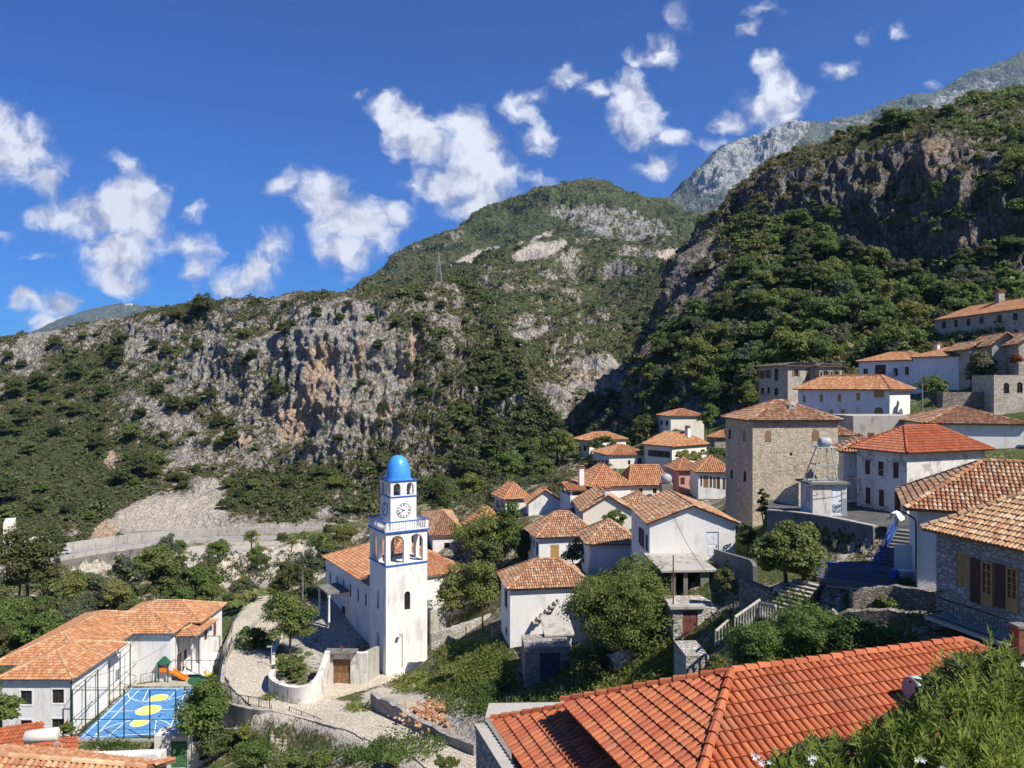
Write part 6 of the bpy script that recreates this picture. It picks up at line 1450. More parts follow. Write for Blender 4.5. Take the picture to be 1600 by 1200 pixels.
# shed with blue door, canopy
h = house('stone_shed', 'rough stone shed with a blue double door beneath the blank white house', 820, 67, 1092, 1012, 4, 892, ('w', 3.5), 'flat', 0, wall='stone_grey', cat='shed', wins=[('R', 844, 875, 1020, 1068, 'door:door_blue')])
mb = MB()
for i in range(6):
    x = 2.2+i*.42; z = 2.15+i*.36; mb.box(x-.05, x+.42, -.75, -.02, z, z+.13); mb.box(x+.3, x+.42, -.6, -.02, z+.13, z+.36)
mb.build('canopy', MATS['concrete_light'], H1.o)
h = house('lean_to', 'small ruined lean-to with slanted concrete slab beside the stepped canopy', 855, 70, 1022, 992, 8, 893, ('w', 2.2), 'none', 0, wall='white_worn', cat='shed', wins=[('R', 862, 874, 995, 1012, 'dark')], reg=False)
MB().add([(-.3, -.4, h.h+.1), (h.w+.2, -.4, h.h+.1), (h.w+.2, 2.3, h.h+1.1), (-.3, 2.3, h.h+1.1), (-.3, -.4, h.h-.05), (h.w+.2, -.4, h.h-.05), (h.w+.2, 2.3, h.h+.95), (-.3, 2.3, h.h+.95)], [(0, 1, 2, 3), (7, 6, 5, 4), (0, 4, 5, 1), (1, 5, 6, 2), (3, 2, 6, 7), (0, 3, 7, 4)]).build('slab_roof', MATS['concrete_light'], h.o)
wall_line('rubble_wall', 'curved pale stone wall under the big orange tree', pts_W((950, 1062, 60.5), (975, 1062, 59.5), (1010, 1045, 60), (1045, 1020, 61), (1068, 1000, 61)), .6, [2.0, 2.4, 2.2, 1.8, 1.6], 'stone_light', drop=2, hvar=.05)
# terrace before the big white house
h = house('concrete_terrace', 'concrete terrace with a dark open space beneath, in front of the big white gabled house', 1049, 62, 950, 893, 3, 1108, ('w', 6.2), 'none', 0, wall='concrete', cat='terrace', wins=[], drop=1, reg=False)
h.wall.hide_render = False
bpy.data.objects.remove(h.wall)
mb = MB(); wall_panel(mb, (0, 0, 0), X_, h.w, -1, h.h, -Y_, [(.35, 1.0, 0.05, h.h-.15), (1.35, 2.4, 0.05, h.h-.15)], .25); wall_panel(mb, (0, 6, 0), -Y_, 6, -1, h.h, -X_, []); wall_panel(mb, (h.w, 0, 0), Y_, 6, -1, h.h, X_, []); mb.box(.1, h.w-.1, 2.6, 2.7, -1, h.h-.1)
mb.build('supports', MATS['concrete'], h.o); MB().box(.12, h.w-.12, 2.5, 2.58, 0, h.h-.1).build('shade_backing', MATS['void'], h.o)  # near-black sheet painted as the shade under the terrace
MB().box(-.9, h.w+.6, -.3, 6.2, h.h+.0, h.h+.16).build('slab', MATS['concrete_light'], h.o)
m_ = MB()
for i in range(13): m_.box(h.w+.0, h.w+1.3, -2.2+i*.17+.0, .5, -.9+i*.21-.2, -.9+(i+1)*.21)
m_.build('steps', MATS['concrete'], h.o)
wall_line('sloping_wall', 'grey concrete parapet sloping down beside the bushes right of the big white house', pts_W((1118, 880, 66), (1140, 890, 62), (1172, 905, 58), (1180, 915, 56)), .3, [1.2, 1.3, 1.5, 1.4], 'concrete', drop=2)
h = house('stone_storeroom', 'stone storeroom with reddish brown door below the concrete terrace', 1052, 57.5, 1002, 951, 3, 1140, ('w', 3.5), 'flat', 0, wall='stone_light', cat='outbuilding', wins=[('R', 1067, 1090, 955, 997, 'door:door_red')])
MB().box(-.3, 2.4, -.25, .6, h.h+.004, h.h+.2).build('slab', MATS['concrete_light'], h.o)
h = house('stone_block', 'pale stone block wall with flat top beside the grassy bank', 1072, 50, 1068, 1025, 3, 1108, ('w', 3.0), 'flat', 0, wall='stone_light', cat='wall')
bagm = MB(); V, Fa = crown_arrays(5, .3, .22, 8, 90, .22, .2); bagm.add(V, Fa)
# balustrades and stairs right of it
def balustrade(name, label, a, b, h_, n, mat='concrete_light', cat='balustrade'):
    o = thing(name, label, cat, a); b = np.asarray(b)-np.asarray(a); m_ = MB()
    U = b/np.linalg.norm(b)
    m_.tube([(0, 0, h_), b+(0, 0, h_)], .09, 5); o1 = m_.build('handrail', MATS[mat], o)
    for i in range(n+1): q = b*i/n; MB().lathe((q[0], q[1], q[2]-.1), [(.07, 0), (.09, .2), (.05, .5), (.05, h_-.3), (.08, h_+.05)], 6).build('baluster', MATS[mat], o)
    return o
balustrade('balustrade', 'grey concrete balustrade climbing right beside the dark pole', W(1148, 990, 47), W(1187, 962, 48.5), 1.0, 9)
balustrade('balustrade', 'short level concrete balustrade at the top of the climbing one', W(1187, 962, 48.5), W(1212, 968, 47), .85, 6)
balustrade('balustrade', 'lower left concrete stair rail by the reddish door', W(1118, 1008, 50), W(1138, 990, 51), .9, 4)
fence('iron_railing', 'dark iron railing falling to the right in front of the balustrade', W(1190, 985, 46), pts_W((1190, 990, 46), (1205, 995, 44.5), (1232, 1015, 42)), 1.0, 1.2, 'iron', .03, (1, .1), .2)
wall_line('rubble_wall', 'dark stone wall in shade left of the light stone steps', pts_W((1160, 948, 53), (1185, 958, 51.5), (1214, 968, 50)), .6, [2.0, 1.9, 1.8], 'stone_dark', drop=3)  # darker stone colour stands in for shade on this part of the wall
wall_line('rubble_wall', 'sunlit end of the stone wall beside the light steps', pts_W((1214, 955, 50), (1228, 945, 51)), .5, 1.5, 'stone_light', drop=2, n=1)  # same wall in a lighter stone colour, standing in for sunlight
stp = thing('stone_steps', 'broad light stone steps climbing to the railed terrace', 'stairs', W(1222, 955, 48.2), radians(38))
m_ = MB()
for i in range(8): m_.box(i*.36, 3.4, -.9, .9, -1.5, .17*(i+1)-.02); 
m_.build('steps', MATS['stone_dark'], stp); m_ = MB()
for i in range(8): m_.box(i*.36-.03, i*.36+.33, -.92, .92, .17*(i+1)-.02, .17*(i+1)+.03)
m_.build('treads', MATS['concrete_light'], stp)
# plaza and its wall
wt = pts_W((1200, 800, 63.6), (1245, 804, 62), (1300, 812, 60), (1368, 826, 56.3))
wall_line('plaza_wall', 'long curved grey concrete wall under the small square', [p-(0, 0, .0) for p in wt], .45, .12, 'concrete', drop=4.2)
wall_line('plaza_coping', 'white coping strip along the curved concrete wall', [p+(0, 0, .125) for p in wt], .5, .10, 'concrete_light', drop=0, cat='coping')
mb = MB().prism([tuple(W(*q)[:2]) for q in ((1200, 800, 63.8), (1245, 804, 62.2), (1300, 812, 60.2), (1370, 826, 56.5), (1440, 815, 58), (1500, 790, 64), (1345, 785, 72), (1200, 792, 70))], -11.2, -10.58); tag(mb.build('square_paving', MATS['asphalt']), kind='structure')
wall_line('stone_wall', 'rough stone wall leaning against the tower house in shade', pts_W((1205, 812, 70), (1230, 806, 68), (1252, 803, 66.5)), .6, [1.0, 2.4, 2.8], 'stone_tan', drop=3)
# pump house with the tank tower
h = house('pump_house', 'small white flat-roofed pump house with a pale door on the square', 1270, 61.5, 806, 757, 3, 1323, 1251, 'flat', 0, wall='white_worn', cat='outbuilding', wins=[('R', 1300, 1315.5, 763, 803, 'door:door_white')], reg=False)
PH = h
MB().box(-.35, h.w+.2, -.25, h.l+.25, h.h+.003, h.h+.16).build('roof_slab', MATS['concrete'], h.o)
rngd = np.random.default_rng(9); m_ = MB()
a0, z1_ = h.hit('R', 1302, 788); a1, z0_ = h.hit('R', 1314, 799)
for i in range(26): a = rngd.uniform(a0, a1); z = rngd.uniform(z0_, z1_); m_.box(a-.06, a+.06, -.02+.0, -.003+.0, z-.03, z+.04)
m_.build('door_print', MATS['door_print'], h.o)
m_ = MB().box(h.w-.35, h.w-.02, -.012, 0, 0, 1.4); m_.build('blue_patch', MATS['grey_blue'], h.o)
tt_ = thing('water_tank_tower', 'white steel trestle carrying a round horizontal water tank on the pump house roof', 'water tank', h.P0+h.u*.95+h.v*.6+np.array([0, 0, h.h+.16]), radians(3))
m_ = MB(); tp = 2.75
for (x, y) in ((-1.05, -.7), (1.05, -.7), (-1.05, .9), (1.05, .9)): m_.tube([(x, y, 0), (x*.42+.25, y*.5, tp)], .05, 5)
for f in (.02, .5): 
    c_ = [((x*(1-f)+(x*.42+.25)*f), y*(1-f)+y*.5*f, tp*f) for (x, y) in ((-1.05, -.7), (1.05, -.7), (1.05, .9), (-1.05, .9))]
    for i in range(4): m_.tube([c_[i], c_[(i+1) % 4]], .035, 4)
m_.box(-.5, 1.1, -.5, .6, tp, tp+.06); m_.build('trestle', MATS['white_metal'], tt_)
m_ = MB().tube([(-.42+.25, 0, tp+.42), (-.3+.25, 0, tp+.42), (.35+.25, 0, tp+.42), (.55+.25, 0, tp+.42)], [.3, .42, .42, .3], 14)
m_.build('tank', MATS['steel'], tt_, True)
# terrace with blue railing
tw_ = pts_W((1276, 901, 50.2), (1320, 907, 49.3), (1360, 912, 48.5), (1437, 922, 47), (1468, 927, 46.3))
wall_line('terrace_wall', 'grey concrete retaining wall under the blue-railed terrace', tw_, .4, .05, 'concrete', drop=4.0)
mb = MB().prism([tuple(W(*q)[:2]) for q in ((1276, 901, 50.4), (1360, 912, 48.7), (1437, 922, 47.2), (1468, 926, 46.5), (1462, 900, 53), (1400, 880, 55), (1285, 885, 54))], -13.2, -12.56); tag(mb.build('terrace_floor', MATS['asphalt']), kind='structure')
fence('blue_railing', 'bright blue metal railing along the front of the terrace', tw_[0], [tw_[0], tw_[1], tw_[2]], 1.05, 1.3, 'rail_blue', .045, (1, .08), .16)
fence('blue_railing', 'blue railing in shade continuing right before the terrace table', tw_[2], [tw_[2], tw_[3]], 1.0, 1.6, 'rail_blue', .03, (1, .08), .2)
fence('blue_railing', 'short blue railing at the left end of the terrace', tw_[0], [tw_[0], W(1283, 889, 53)], 1.05, 1.3, 'rail_blue', .045, (1, .08), .16)
sA = W(1366, 896, 51.3); sA[2] = -12.6; sB = np.array([28.2, 56.2, -10.6]); ang = math.atan2(sB[1]-sA[1], sB[0]-sA[0]); Ls = np.linalg.norm((sB-sA)[:2])
fence('stair_railing', 'blue metal railing climbing beside the dark stair to the square', sA, [sA, sB], 1.1, 1.5, 'rail_blue', .045, (1, .55, .1), .17)
fs = thing('terrace_stair', 'dark stair climbing from the terrace to the small square', 'stairs', sA, ang); m_ = MB()
for i in range(12): m_.box(Ls*i/12, Ls+.3, -2.3, -.08, -.6, 2.0*(i+1)/12)
m_.build('steps', MATS['concrete'], fs)
cl = MB(); ng = 12; V = []
for i in range(ng+1):
    for j in range(ng+1):
        s = (i/ng-.5); t2 = (j/ng-.5)*2; V.append((s*1.15+.05*sin(j*1.7), t2*.5+.07*sin(i*1.3+j), .12-abs(t2)**1.6*.55+.05*sin(i*2.1)+.04*sin(j*2.9+i)))
cl.add(V, [(i*(ng+1)+j, (i+1)*(ng+1)+j, (i+1)*(ng+1)+j+1, i*(ng+1)+j+1) for i in range(ng) for j in range(ng)])
o = cl.build('blanket', MATS['cloth_white'], None, True); o.location = tuple(sB+np.array([-.25, -.2, 1.15])); o.rotation_euler = (0, 0, ang); o.modifiers.new('solid', 'SOLIDIFY').thickness = .06; tag(o, 'white crumpled blanket drying over the top of the blue stair railing', 'blanket')
o = MB().box(0, 2.05, 0, .18, 0, 2.15).build('white_wall', MATS['white']); q = W(1398, 895, 49.8); o.location = (q[0], q[1], -12.56); o.rotation_euler = (0, 0, radians(-18)); tag(o, 'plain white wall panel behind the terrace table', 'wall')
tb_ = thing('terrace_table', 'small white-topped table on the blue-railed terrace', 'table', (*W(1415, 905, 48.7)[:2], -12.56))
MB().box(-.7, .7, -.4, .4, .72, .76).build('tabletop', MATS['door_white'], tb_)
for (x, y) in ((-.6, -.3), (.6, -.3), (-.6, .3), (.6, .3)): MB().tube([(x, y, 0), (x, y, .72)], .03, 5).build('leg', MATS['iron'], tb_)
def chair(x, y, rz_, lab):
    c_ = thing('plastic_chair', lab, 'chair', (x, y, -12.56), rz_); MB().box(-.23, .23, -.22, .22, .4, .44).build('seat', MATS['rail_blue'], c_)
    MB().lathe((0, 0, .44), [(.24, 0), (.26, .42)], 12).build('backrest', MATS['rail_blue'], c_)
    for (a, b) in ((-.2, -.2), (.2, -.2), (-.2, .2), (.2, .2)): MB().tube([(a, b, 0), (a*.9, b*.9, .4)], .025, 4).build('leg', MATS['rail_blue'], c_)
q = W(1415, 905, 48.7); chair(q[0]-.9, q[1]-.3, 0, 'dark blue plastic chair left of the terrace table'); chair(q[0]+.55, q[1]-.75, 1.5, 'dark blue plastic chair in front of the terrace table, right side')
for i, (x, y) in enumerate(((1256, 903), (1264, 900), (1272, 898))):
    p = thing('flower_pot', ['leftmost', 'middle', 'rightmost'][i]+' of the three terracotta pots left of the blue railing', 'flower pot', W(x, y, 51.2), 0, 'terracotta pots beside the blue railing')
    MB().lathe((0, 0, -.1), [(.15, 0), (.22, .4), (.24, .42), (.2, .42)], 10).build('pot', MATS['terracotta'], p)
    V, Fa = crown_arrays(40+i, .25, .2, 6, 150, .1, .5); m_ = MB(); m_.add(V, Fa); m_.build('plant', MATS['leaf_mid'], p)
m_ = MB().tube([W(1276, 935, 49.6), W(1292, 916, 49.3), W(1360, 922, 48.0), W(1465, 934, 46.0)], .05, 6); o = m_.build('white_pipe', MATS['concrete_light']); tag(o, 'thin pale pipe running along the terrace wall', 'pipe')
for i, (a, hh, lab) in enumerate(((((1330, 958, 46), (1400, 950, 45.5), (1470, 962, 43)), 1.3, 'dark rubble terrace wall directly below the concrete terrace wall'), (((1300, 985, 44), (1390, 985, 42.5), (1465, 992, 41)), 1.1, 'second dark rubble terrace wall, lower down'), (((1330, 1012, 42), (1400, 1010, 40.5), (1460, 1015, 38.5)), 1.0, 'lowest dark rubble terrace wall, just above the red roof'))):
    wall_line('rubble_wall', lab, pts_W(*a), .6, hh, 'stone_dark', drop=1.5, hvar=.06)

# ---------------------------------------------------------------- foreground roofs
TF = radians(18); u = np.array([cos(TF), sin(TF), 0]); v = np.array([-sin(TF), cos(TF), 0]); Pk = np.array([6.0, 21.0, -7.9]); Wd = 3.55; hr = 1.75
fo = thing('red_roof_house', 'near house with glossy red tiled hip roof filling the lower right', 'house', (0, 0, 0))
A_ = Pk+Wd*(-u+v)-(0, 0, hr); D_ = Pk+Wd*(-u-v)-(0, 0, hr); Lr = 8.2
Qr = Pk+u*Lr; E_ = D_+u*(Lr+2*Wd); B_ = A_+u*(Lr+2*Wd)
roof_planes(fo, [[A_, D_, Pk], [D_, E_, Qr, Pk], [B_, A_, Pk, Qr], [E_, B_, Qr]], [(Pk, Qr), (A_, Pk), (D_, Pk), (E_, Qr), (B_, Qr)], 'tile_red', .225, .37, 7, 'tile_red', .115, close=True, soff='brick')
ii = .6
mb = MB(); c4 = [A_+u*ii-v*ii, D_+u*ii+v*ii, E_+v*ii-u*ii, B_-v*ii-u*ii]; mb.prism([tuple(p[:2]) for p in c4], -16, A_[2]-.05); mb.build('wall', MATS['stone_light'], fo)
T0_ = np.array([1.75, 23.95, -10.1]); W2 = 1.9; B2 = T0_+W2*(-u+v)-(0, 0, .92)
lo = thing('lower_red_roof_house', 'lower wing with red tiled roof tucked under the near red roof', 'house', (0, 0, 0))
roof_planes(lo, [[B2, B2-v*11, T0_-v*9+u*0, T0_]], [(B2, T0_)], 'tile_red', .225, .37, 7, 'tile_red', .11, close=True, soff='brick')
roof_planes(lo, [[B2+u*4.2, B2, T0_, T0_+u*2.2]], [], 'tile_red', .225, .37, 5, 'tile_red', .11, close=True, soff='brick')
mb = MB(); mb.prism([tuple(p[:2]) for p in (B2+u*.5-v*.5, B2+u*.5-v*11, B2+u*3.4-v*11, B2+u*3.4-v*.5)], -17, B2[2]-.06); mb.build('wall', MATS['stone_light'], lo)
wall_line('courtyard_wall', 'stone wall with white coping left of the lower red roof', [B2-u*.35+v*.1, B2-u*.35-v*4, B2-u*.35-v*9], .35, -.25, 'stone_light', drop=5, n=2)
wall_line('courtyard_coping', 'white coping on the stone wall left of the lower red roof', [B2-u*.35+v*.2+(0, 0, -.245), B2-u*.35-v*4+(0, 0, -.245), B2-u*.35-v*9+(0, 0, -.245)], .42, .12, 'concrete_light', drop=0, n=2, cat='coping')
o = MB().prism([tuple(W(*q)[:2]) for q in ((758, 1121, 27.2), (886, 1115, 27.4), (884, 1098, 28.5), (764, 1099, 28.4))], -16, -11.8).build('stone_terrace', MATS['concrete_light']); tag(o, 'pale flat-topped stone block behind the lower red roof', 'terrace')
# solar tank on the near roof
tk = thing('solar_tank', 'pale grey cylindrical solar water tank lying on the near red roof', 'water tank', W(1424, 1078, 20.6), radians(14))
MB().tube([(0, 0, 0), (.02, 0, 0), (1.6, 0, 0), (1.62, 0, 0)], [.30, .34, .34, .30], 22).build('barrel', MATS['white_metal'], tk, False)
m_ = MB(); 
for x in (.3, 1.3): m_.box(x-.03, x+.03, -.25, .25, -1.0, -.28)
m_.build('frame', MATS['steel'], tk)
MB().tube([(-.02, 0, 0), (.0, 0, 0)], [.335, .335], 22).build('shaded_end_cap', MATS['grey_blue'], tk); MB().tube([(-.05, .0, .22), (-.02, .0, .22)], .03, 8).build('bolt', MATS['iron'], tk)  # end disc coloured darker than the barrel, in place of shade
# bottom left roofs
bl = thing('brick_red_roof_house', 'house with smooth brick red roof in two steps below the school', 'house', (0, 0, 0))
roof_planes(bl, [pts_W((-60, 1215, 50), (74, 1196, 50.5), (68, 1128, 55), None)], [], 'tile_red', .28, .42, 3, 'tile_orange')
roof_planes(bl, [pts_W((66, 1215, 49.5), (124, 1212, 49.5), (121, 1152, 53.4), None)], [], 'tile_red', .28, .42, 3, 'tile_orange')
mb = MB(); mb.prism([tuple(W(*q)[:2]) for q in ((-60, 1200, 50.3), (120, 1200, 50.1), (118, 1200, 53.2), (62, 1200, 54.8), (-60, 1200, 54.8))], -32, -25.9); mb.build('wall', MATS['white_worn'], bl)
tk = thing('solar_tank', 'whitish solar water tank on legs on the brick red roof at lower left', 'water tank', W(40, 1152, 50.5), radians(8))
MB().tube([(0, 0, 0), (.03, 0, 0), (1.95, 0, .1), (1.98, 0, .1)], [.36, .42, .42, .36], 16).build('barrel', MATS['cream'], tk, True)
m_ = MB()
for x in (.1, 1.85): m_.tube([(x, -.3, -1.5), (x, -.2, -.2)], .035, 4); m_.tube([(x, .3, -1.3), (x, .2, -.2)], .035, 4)
m_.tube([(0, -.3, -.9), (1.95, -.3, -.85)], .03, 4); m_.tube([(1.9, -.2, -.3), (2.3, -.3, -.4), (2.6, -.4, -1.6)], .025, 4); m_.build('frame', MATS['white_metal'], tk)
br = thing('old_roof_house', 'nearest old tiled roof ridge cut by the lower left edge of the photo', 'house', (0, 0, 0))
ra = W(-70, 1176, 31); rb = W(228, 1200, 31.6)
roof_planes(br, [[ra+(.3, -3.5, -1.4), rb+(.3, -3.5, -1.4), rb, ra], [rb+(-.3, 3.5, -1.4), ra+(-.3, 3.5, -1.4), ra, rb]], [(ra, rb)], 'tile_orange', .24, .38, 5, 'tile_ochre', .13, close=True)
mb = MB(); mb.prism([tuple(p[:2]) for p in (ra+(0, -3, 0), rb+(-.5, -3, 0), rb+(-.5, 3, 0), ra+(0, 3, 0))], -24, ra[2]-1.55); mb.build('wall', MATS['white_worn'], br)
# pylon on the ridge, masts on the far mountain
p = at_sheet(A, 685, 438); py_ = thing('electricity_pylon', 'thin grey electricity pylon on the skyline of the rocky ridge', 'pylon', p-(0, 0, 1))
m_ = MB(); hp = 13
for s in ((-1, -1), (1, -1), (1, 1), (-1, 1)): m_.tube([(s[0]*1.3, s[1]*1.3, 0), (s[0]*.3, s[1]*.3, hp*.7), (0, 0, hp)], .05, 3)
for k in range(7):
    f0, f1 = k/8, (k+1)/8; w0, w1 = 1.6-1.25*min(1, f0/.7), 1.6-1.25*min(1, f1/.7)
    for (s, t) in (((-1, -1), (1, -1)), ((1, -1), (1, 1)), ((1, 1), (-1, 1)), ((-1, 1), (-1, -1))): m_.tube([(s[0]*w0, s[1]*w0, hp*f0), (t[0]*w1, t[1]*w1, hp*f1)], .035, 3)
m_.build('lattice', MATS['steel'], py_); m_ = MB()
for z, w_ in ((hp*.62, 3.4), (hp*.76, 2.8), (hp*.9, 2.0)): m_.tube([(-w_, 0, z), (0, 0, z+.5), (w_, 0, z)], .05, 3)
m_.build('crossarms', MATS['steel'], py_)
q = at_sheet(Em, 193, 475); ms = thing('radio_mast', 'tiny radio mast on the summit of the distant blue mountain', 'mast', q)
MB().tube([(0, 0, -20), (0, 0, 55)], 2.0, 4).build('mast', MATS['steel'], ms); MB().box(20, 80, -10, 10, -20, 14).build('hut', MATS['cream'], ms)
# ================================================================ nearer trees and plants
def crown_tree(name, label, cat, px, py, wpx, hpx, d, mat, leaf, nl, nc=40, seed=0, group=None, cr=.36, base=None, flatb=.8):
    """a tree whose crown is centred on (px, py) at distance d, wpx x hpx wide and high"""
    c = W(px, py, d); rx = wpx/2/F*d*1.08; rz = hpx/2/F*d*1.08; nl = int(nl*1.5) if nl < 20000 else nl; nc = int(nc*1.4) if nl < 20000 else nc
    zb_ = gxy(c[0], c[1])-.2 if base is None else base
    zb_ = min(zb_, c[2]-rz*1.05); h_ = c[2]+rz-zb_
    return make_tree(name, label, cat, seed, rx, rz, h_, nc, nl, leaf, mat, (c[0], c[1], zb_), r=max(.07, rx*.05), group=group, cr=cr, flatb=flatb)
crown_tree('orange_tree', 'large dense dark green citrus tree right of the blank white house', 'tree', 968, 955, 165, 155, 62, 'leaf_mid', .19, 60000, 230, 31, cr=.25, base=-22.6)
crown_tree('fig_tree', 'broad leafy green tree in front of the curved concrete wall', 'tree', 1228, 868, 118, 84, 51, 'leaf_light', .24, 22000, 140, 32, cr=.32)
crown_tree('garden_bush', 'wide glossy dark green bush above the near red roof', 'bush', 1290, 1005, 200, 90, 39, 'leaf_mid', .14, 42000, 200, 33, cr=.34)
crown_tree('garden_bush', 'left lobe of glossy bushes beside the dark pole', 'bush', 1195, 1015, 100, 76, 39.5, 'leaf_mid', .14, 22000, 90, 34, cr=.36)
crown_tree('path_tree', 'rounded tree shading the stone path left of the church', 'tree', 453, 968, 70, 88, 90, 'leaf_mid', .30, 6000, 40, 35)
crown_tree('path_tree', 'small tree overhanging the path wall left of the rounded tree', 'tree', 402, 1000, 50, 44, 93, 'leaf_mid', .28, 2600, 26, 36)
crown_tree('clipped_hedge', 'clipped green bush behind the rounded churchyard wall', 'bush', 455, 1040, 56, 34, 83, 'leaf_mid', .18, 4500, 30, 37, cr=.34)
crown_tree('citrus_tree', 'sparse yellow green citrus tree right of the bell tower', 'tree', 705, 928, 58, 80, 94, 'leaf_light', .28, 3600, 34, 38)
crown_tree('citrus_tree', 'taller sparse citrus tree above the cream rubble wall', 'tree', 752, 915, 66, 96, 94, 'leaf_light', .28, 4200, 40, 39)
crown_tree('fig_tree', 'leafy fig tree spilling over the wall beside the blue court', 'tree', 322, 1105, 74, 88, 74, 'leaf_mid', .32, 5200, 40, 40)
crown_tree('fig_tree', 'lower part of fig foliage hanging by the white wall', 'bush', 338, 1160, 54, 56, 73, 'leaf_dark', .28, 2600, 26, 41)
crown_tree('roadside_tree', 'big dark tree in front of the valley road at the left edge', 'tree', 44, 880, 92, 120, 150, 'leaf_dark', .55, 6500, 44, 42)
crown_tree('roadside_tree', 'dark tree between the parked car and the pale flat-roofed house', 'tree', 80, 848, 54, 34, 200, 'leaf_dark', .5, 2400, 24, 43)
for i, (x, y, w_, h_, d_, m_, lab) in enumerate([(745, 838, 80, 70, 104, 'leaf_mid', 'left'), (792, 825, 76, 66, 104, 'leaf_mid', 'middle'), (818, 852, 50, 52, 98, 'leaf_dark', 'right, by the ochre shutters,'), (765, 868, 70, 50, 99, 'leaf_dark', 'front')]):
    crown_tree('garden_tree', 'dense dark green tree behind the church, '+lab+' of the clump', 'tree', x, y, w_, h_, d_, m_, .34, 4200, 36, 50+i, 'clump of garden trees behind the church')
crown_tree('cedar_tree', 'dark conical conifer behind the bell tower dome', 'tree', 686, 780, 46, 84, 140, 'leaf_dark', .4, 3200, 40, 55)
crown_tree('garden_bush', 'small green bush against the cream gabled house', 'bush', 958, 811, 42, 28, 88, 'leaf_mid', .24, 1800, 20, 56)
crown_tree('oleander_bush', 'pale grey-green shrub right of the ochre shutters', 'bush', 898, 866, 48, 38, 85, 'leaf_olive', .22, 2200, 22, 57)
crown_tree('garden_bush', 'yellow green bush at the foot of the stone tower house', 'bush', 1168, 838, 36, 44, 66, 'leaf_light', .2, 1900, 20, 58)
crown_tree('ivy_bush', 'dark ivy climbing the corner of the stone tower house', 'bush', 1194, 795, 22, 66, 71, 'leaf_dark', .2, 2200, 22, 59)
crown_tree('vine_pergola', 'bright green vine spread over a pergola behind the pink house', 'vine', 1078, 716, 52, 22, 122, 'leaf_light', .3, 2200, 24, 60)
crown_tree('vine_pergola', 'green creeper right of the pergola, beside the stone tower house', 'vine', 1118, 706, 42, 20, 124, 'leaf_mid', .3, 1700, 20, 61)
crown_tree('garden_tree', 'round dark green tree right of the leftmost upper house', 'tree', 940, 694, 44, 26, 146, 'leaf_dark', .4, 1800, 22, 62)
crown_tree('garden_tree', 'bushy tree right of the two storey pale-roofed upper house', 'tree', 1106, 655, 34, 38, 146, 'leaf_mid', .42, 1800, 22, 63)
crown_tree('white_flowered_tree', 'pale leafy tree overhanging the right end of the long upper house', 'tree', 1532, 580, 46, 54, 104, 'leaf_olive', .34, 3200, 30, 64)
crown_tree('red_creeper', 'reddish creeper on the stone houses at the right edge', 'bush', 1590, 562, 18, 16, 98, 'leaf_red', .3, 1200, 16, 65)
crown_tree('garden_bush', 'low bushes along the wall right of the long white house', 'bush', 1460, 604, 60, 30, 98, 'leaf_mid', .3, 2600, 26, 66)
crown_tree('garden_bush', 'bush on the left edge of the photo in front of the school', 'tree', 12, 1105, 46, 60, 66, 'leaf_mid', .26, 2600, 26, 67, base=-38)
crown_tree('garden_bush', 'dark bush in front of the school wall by the court corner', 'bush', 98, 1142, 26, 24, 70, 'leaf_mid', .2, 1400, 16, 68, base=-36)
crown_tree('hanging_shrub', 'shrubby growth at the foot of the orange tree in shade', 'bush', 930, 1045, 70, 70, 61, 'leaf_dark', .24, 4200, 34, 69)
crown_tree('garden_bush', 'small bush on the terrace edge right of the big white gabled house', 'bush', 1130, 910, 34, 34, 58, 'leaf_dark', .2, 1500, 18, 70)
crown_tree('garden_bush', 'weeds sprouting below the pale pipe on the terrace wall', 'bush', 1385, 945, 34, 26, 45, 'leaf_mid', .14, 1500, 18, 71)
crown_tree('garden_bush', 'small bush beside the pale stone block', 'bush', 1125, 1042, 44, 34, 47, 'leaf_light', .14, 1800, 20, 72)
# wild growth along the valley bottom and the lower left (individual trees)
zone = [(25,955,70,50,128),(90,960,70,46,128),(150,925,60,44,150),(200,940,66,46,140),(255,930,60,46,140),(295,925,50,50,135),(235,905,44,36,160),(165,958,60,34,124),(60,1010,70,46,112),(10,1000,60,44,112),(110,985,50,40,120),(255,882,56,44,170),(215,880,40,30,175),(325,900,40,38,150),(340,872,40,34,175),(120,915,44,36,160),(380,912,26,24,140),(450,900,44,46,125),(485,890,54,52,122),(510,880,50,46,126),(535,862,46,36,135),(470,930,46,40,115),(500,860,46,34,150),(545,838,30,28,160),(430,925,30,30,124),(365,945,40,22,118),(395,938,34,22,120),(590,845,30,24,150),(455,858,24,30,165),(650,880,30,30,122),(700,805,40,30,150),(740,790,50,40,170),(790,760,60,46,175),(830,735,60,46,180),(860,720,50,40,185),(775,800,40,26,130),(690,830,30,20,130),(560,880,30,26,122),(1012,700,30,22,140),(880,745,50,36,150),(850,770,40,28,140),(1060,680,30,18,150),(30,925,60,40,160),(0,960,50,40,130),(80,935,50,36,150),(200,975,40,24,118),(330,935,40,20,126),(400,885,30,22,160),(280,855,30,24,205),(560,905,34,24,112)]
rz_ = random.Random(8)
for _ in range(34):
    x = rz_.uniform(-20, 330); y = rz_.uniform(915, 1000) if x < 200 else rz_.uniform(900, 950); zone.append((x, y, rz_.uniform(34, 60), rz_.uniform(28, 44), np.interp(y, [900, 1000], [150, 112])))
for _ in range(16):
    x = rz_.uniform(260, 560); y = rz_.uniform(855, 935); zone.append((x, y, rz_.uniform(18, 34), rz_.uniform(14, 28), np.interp(y, [855, 935], [185, 128])))
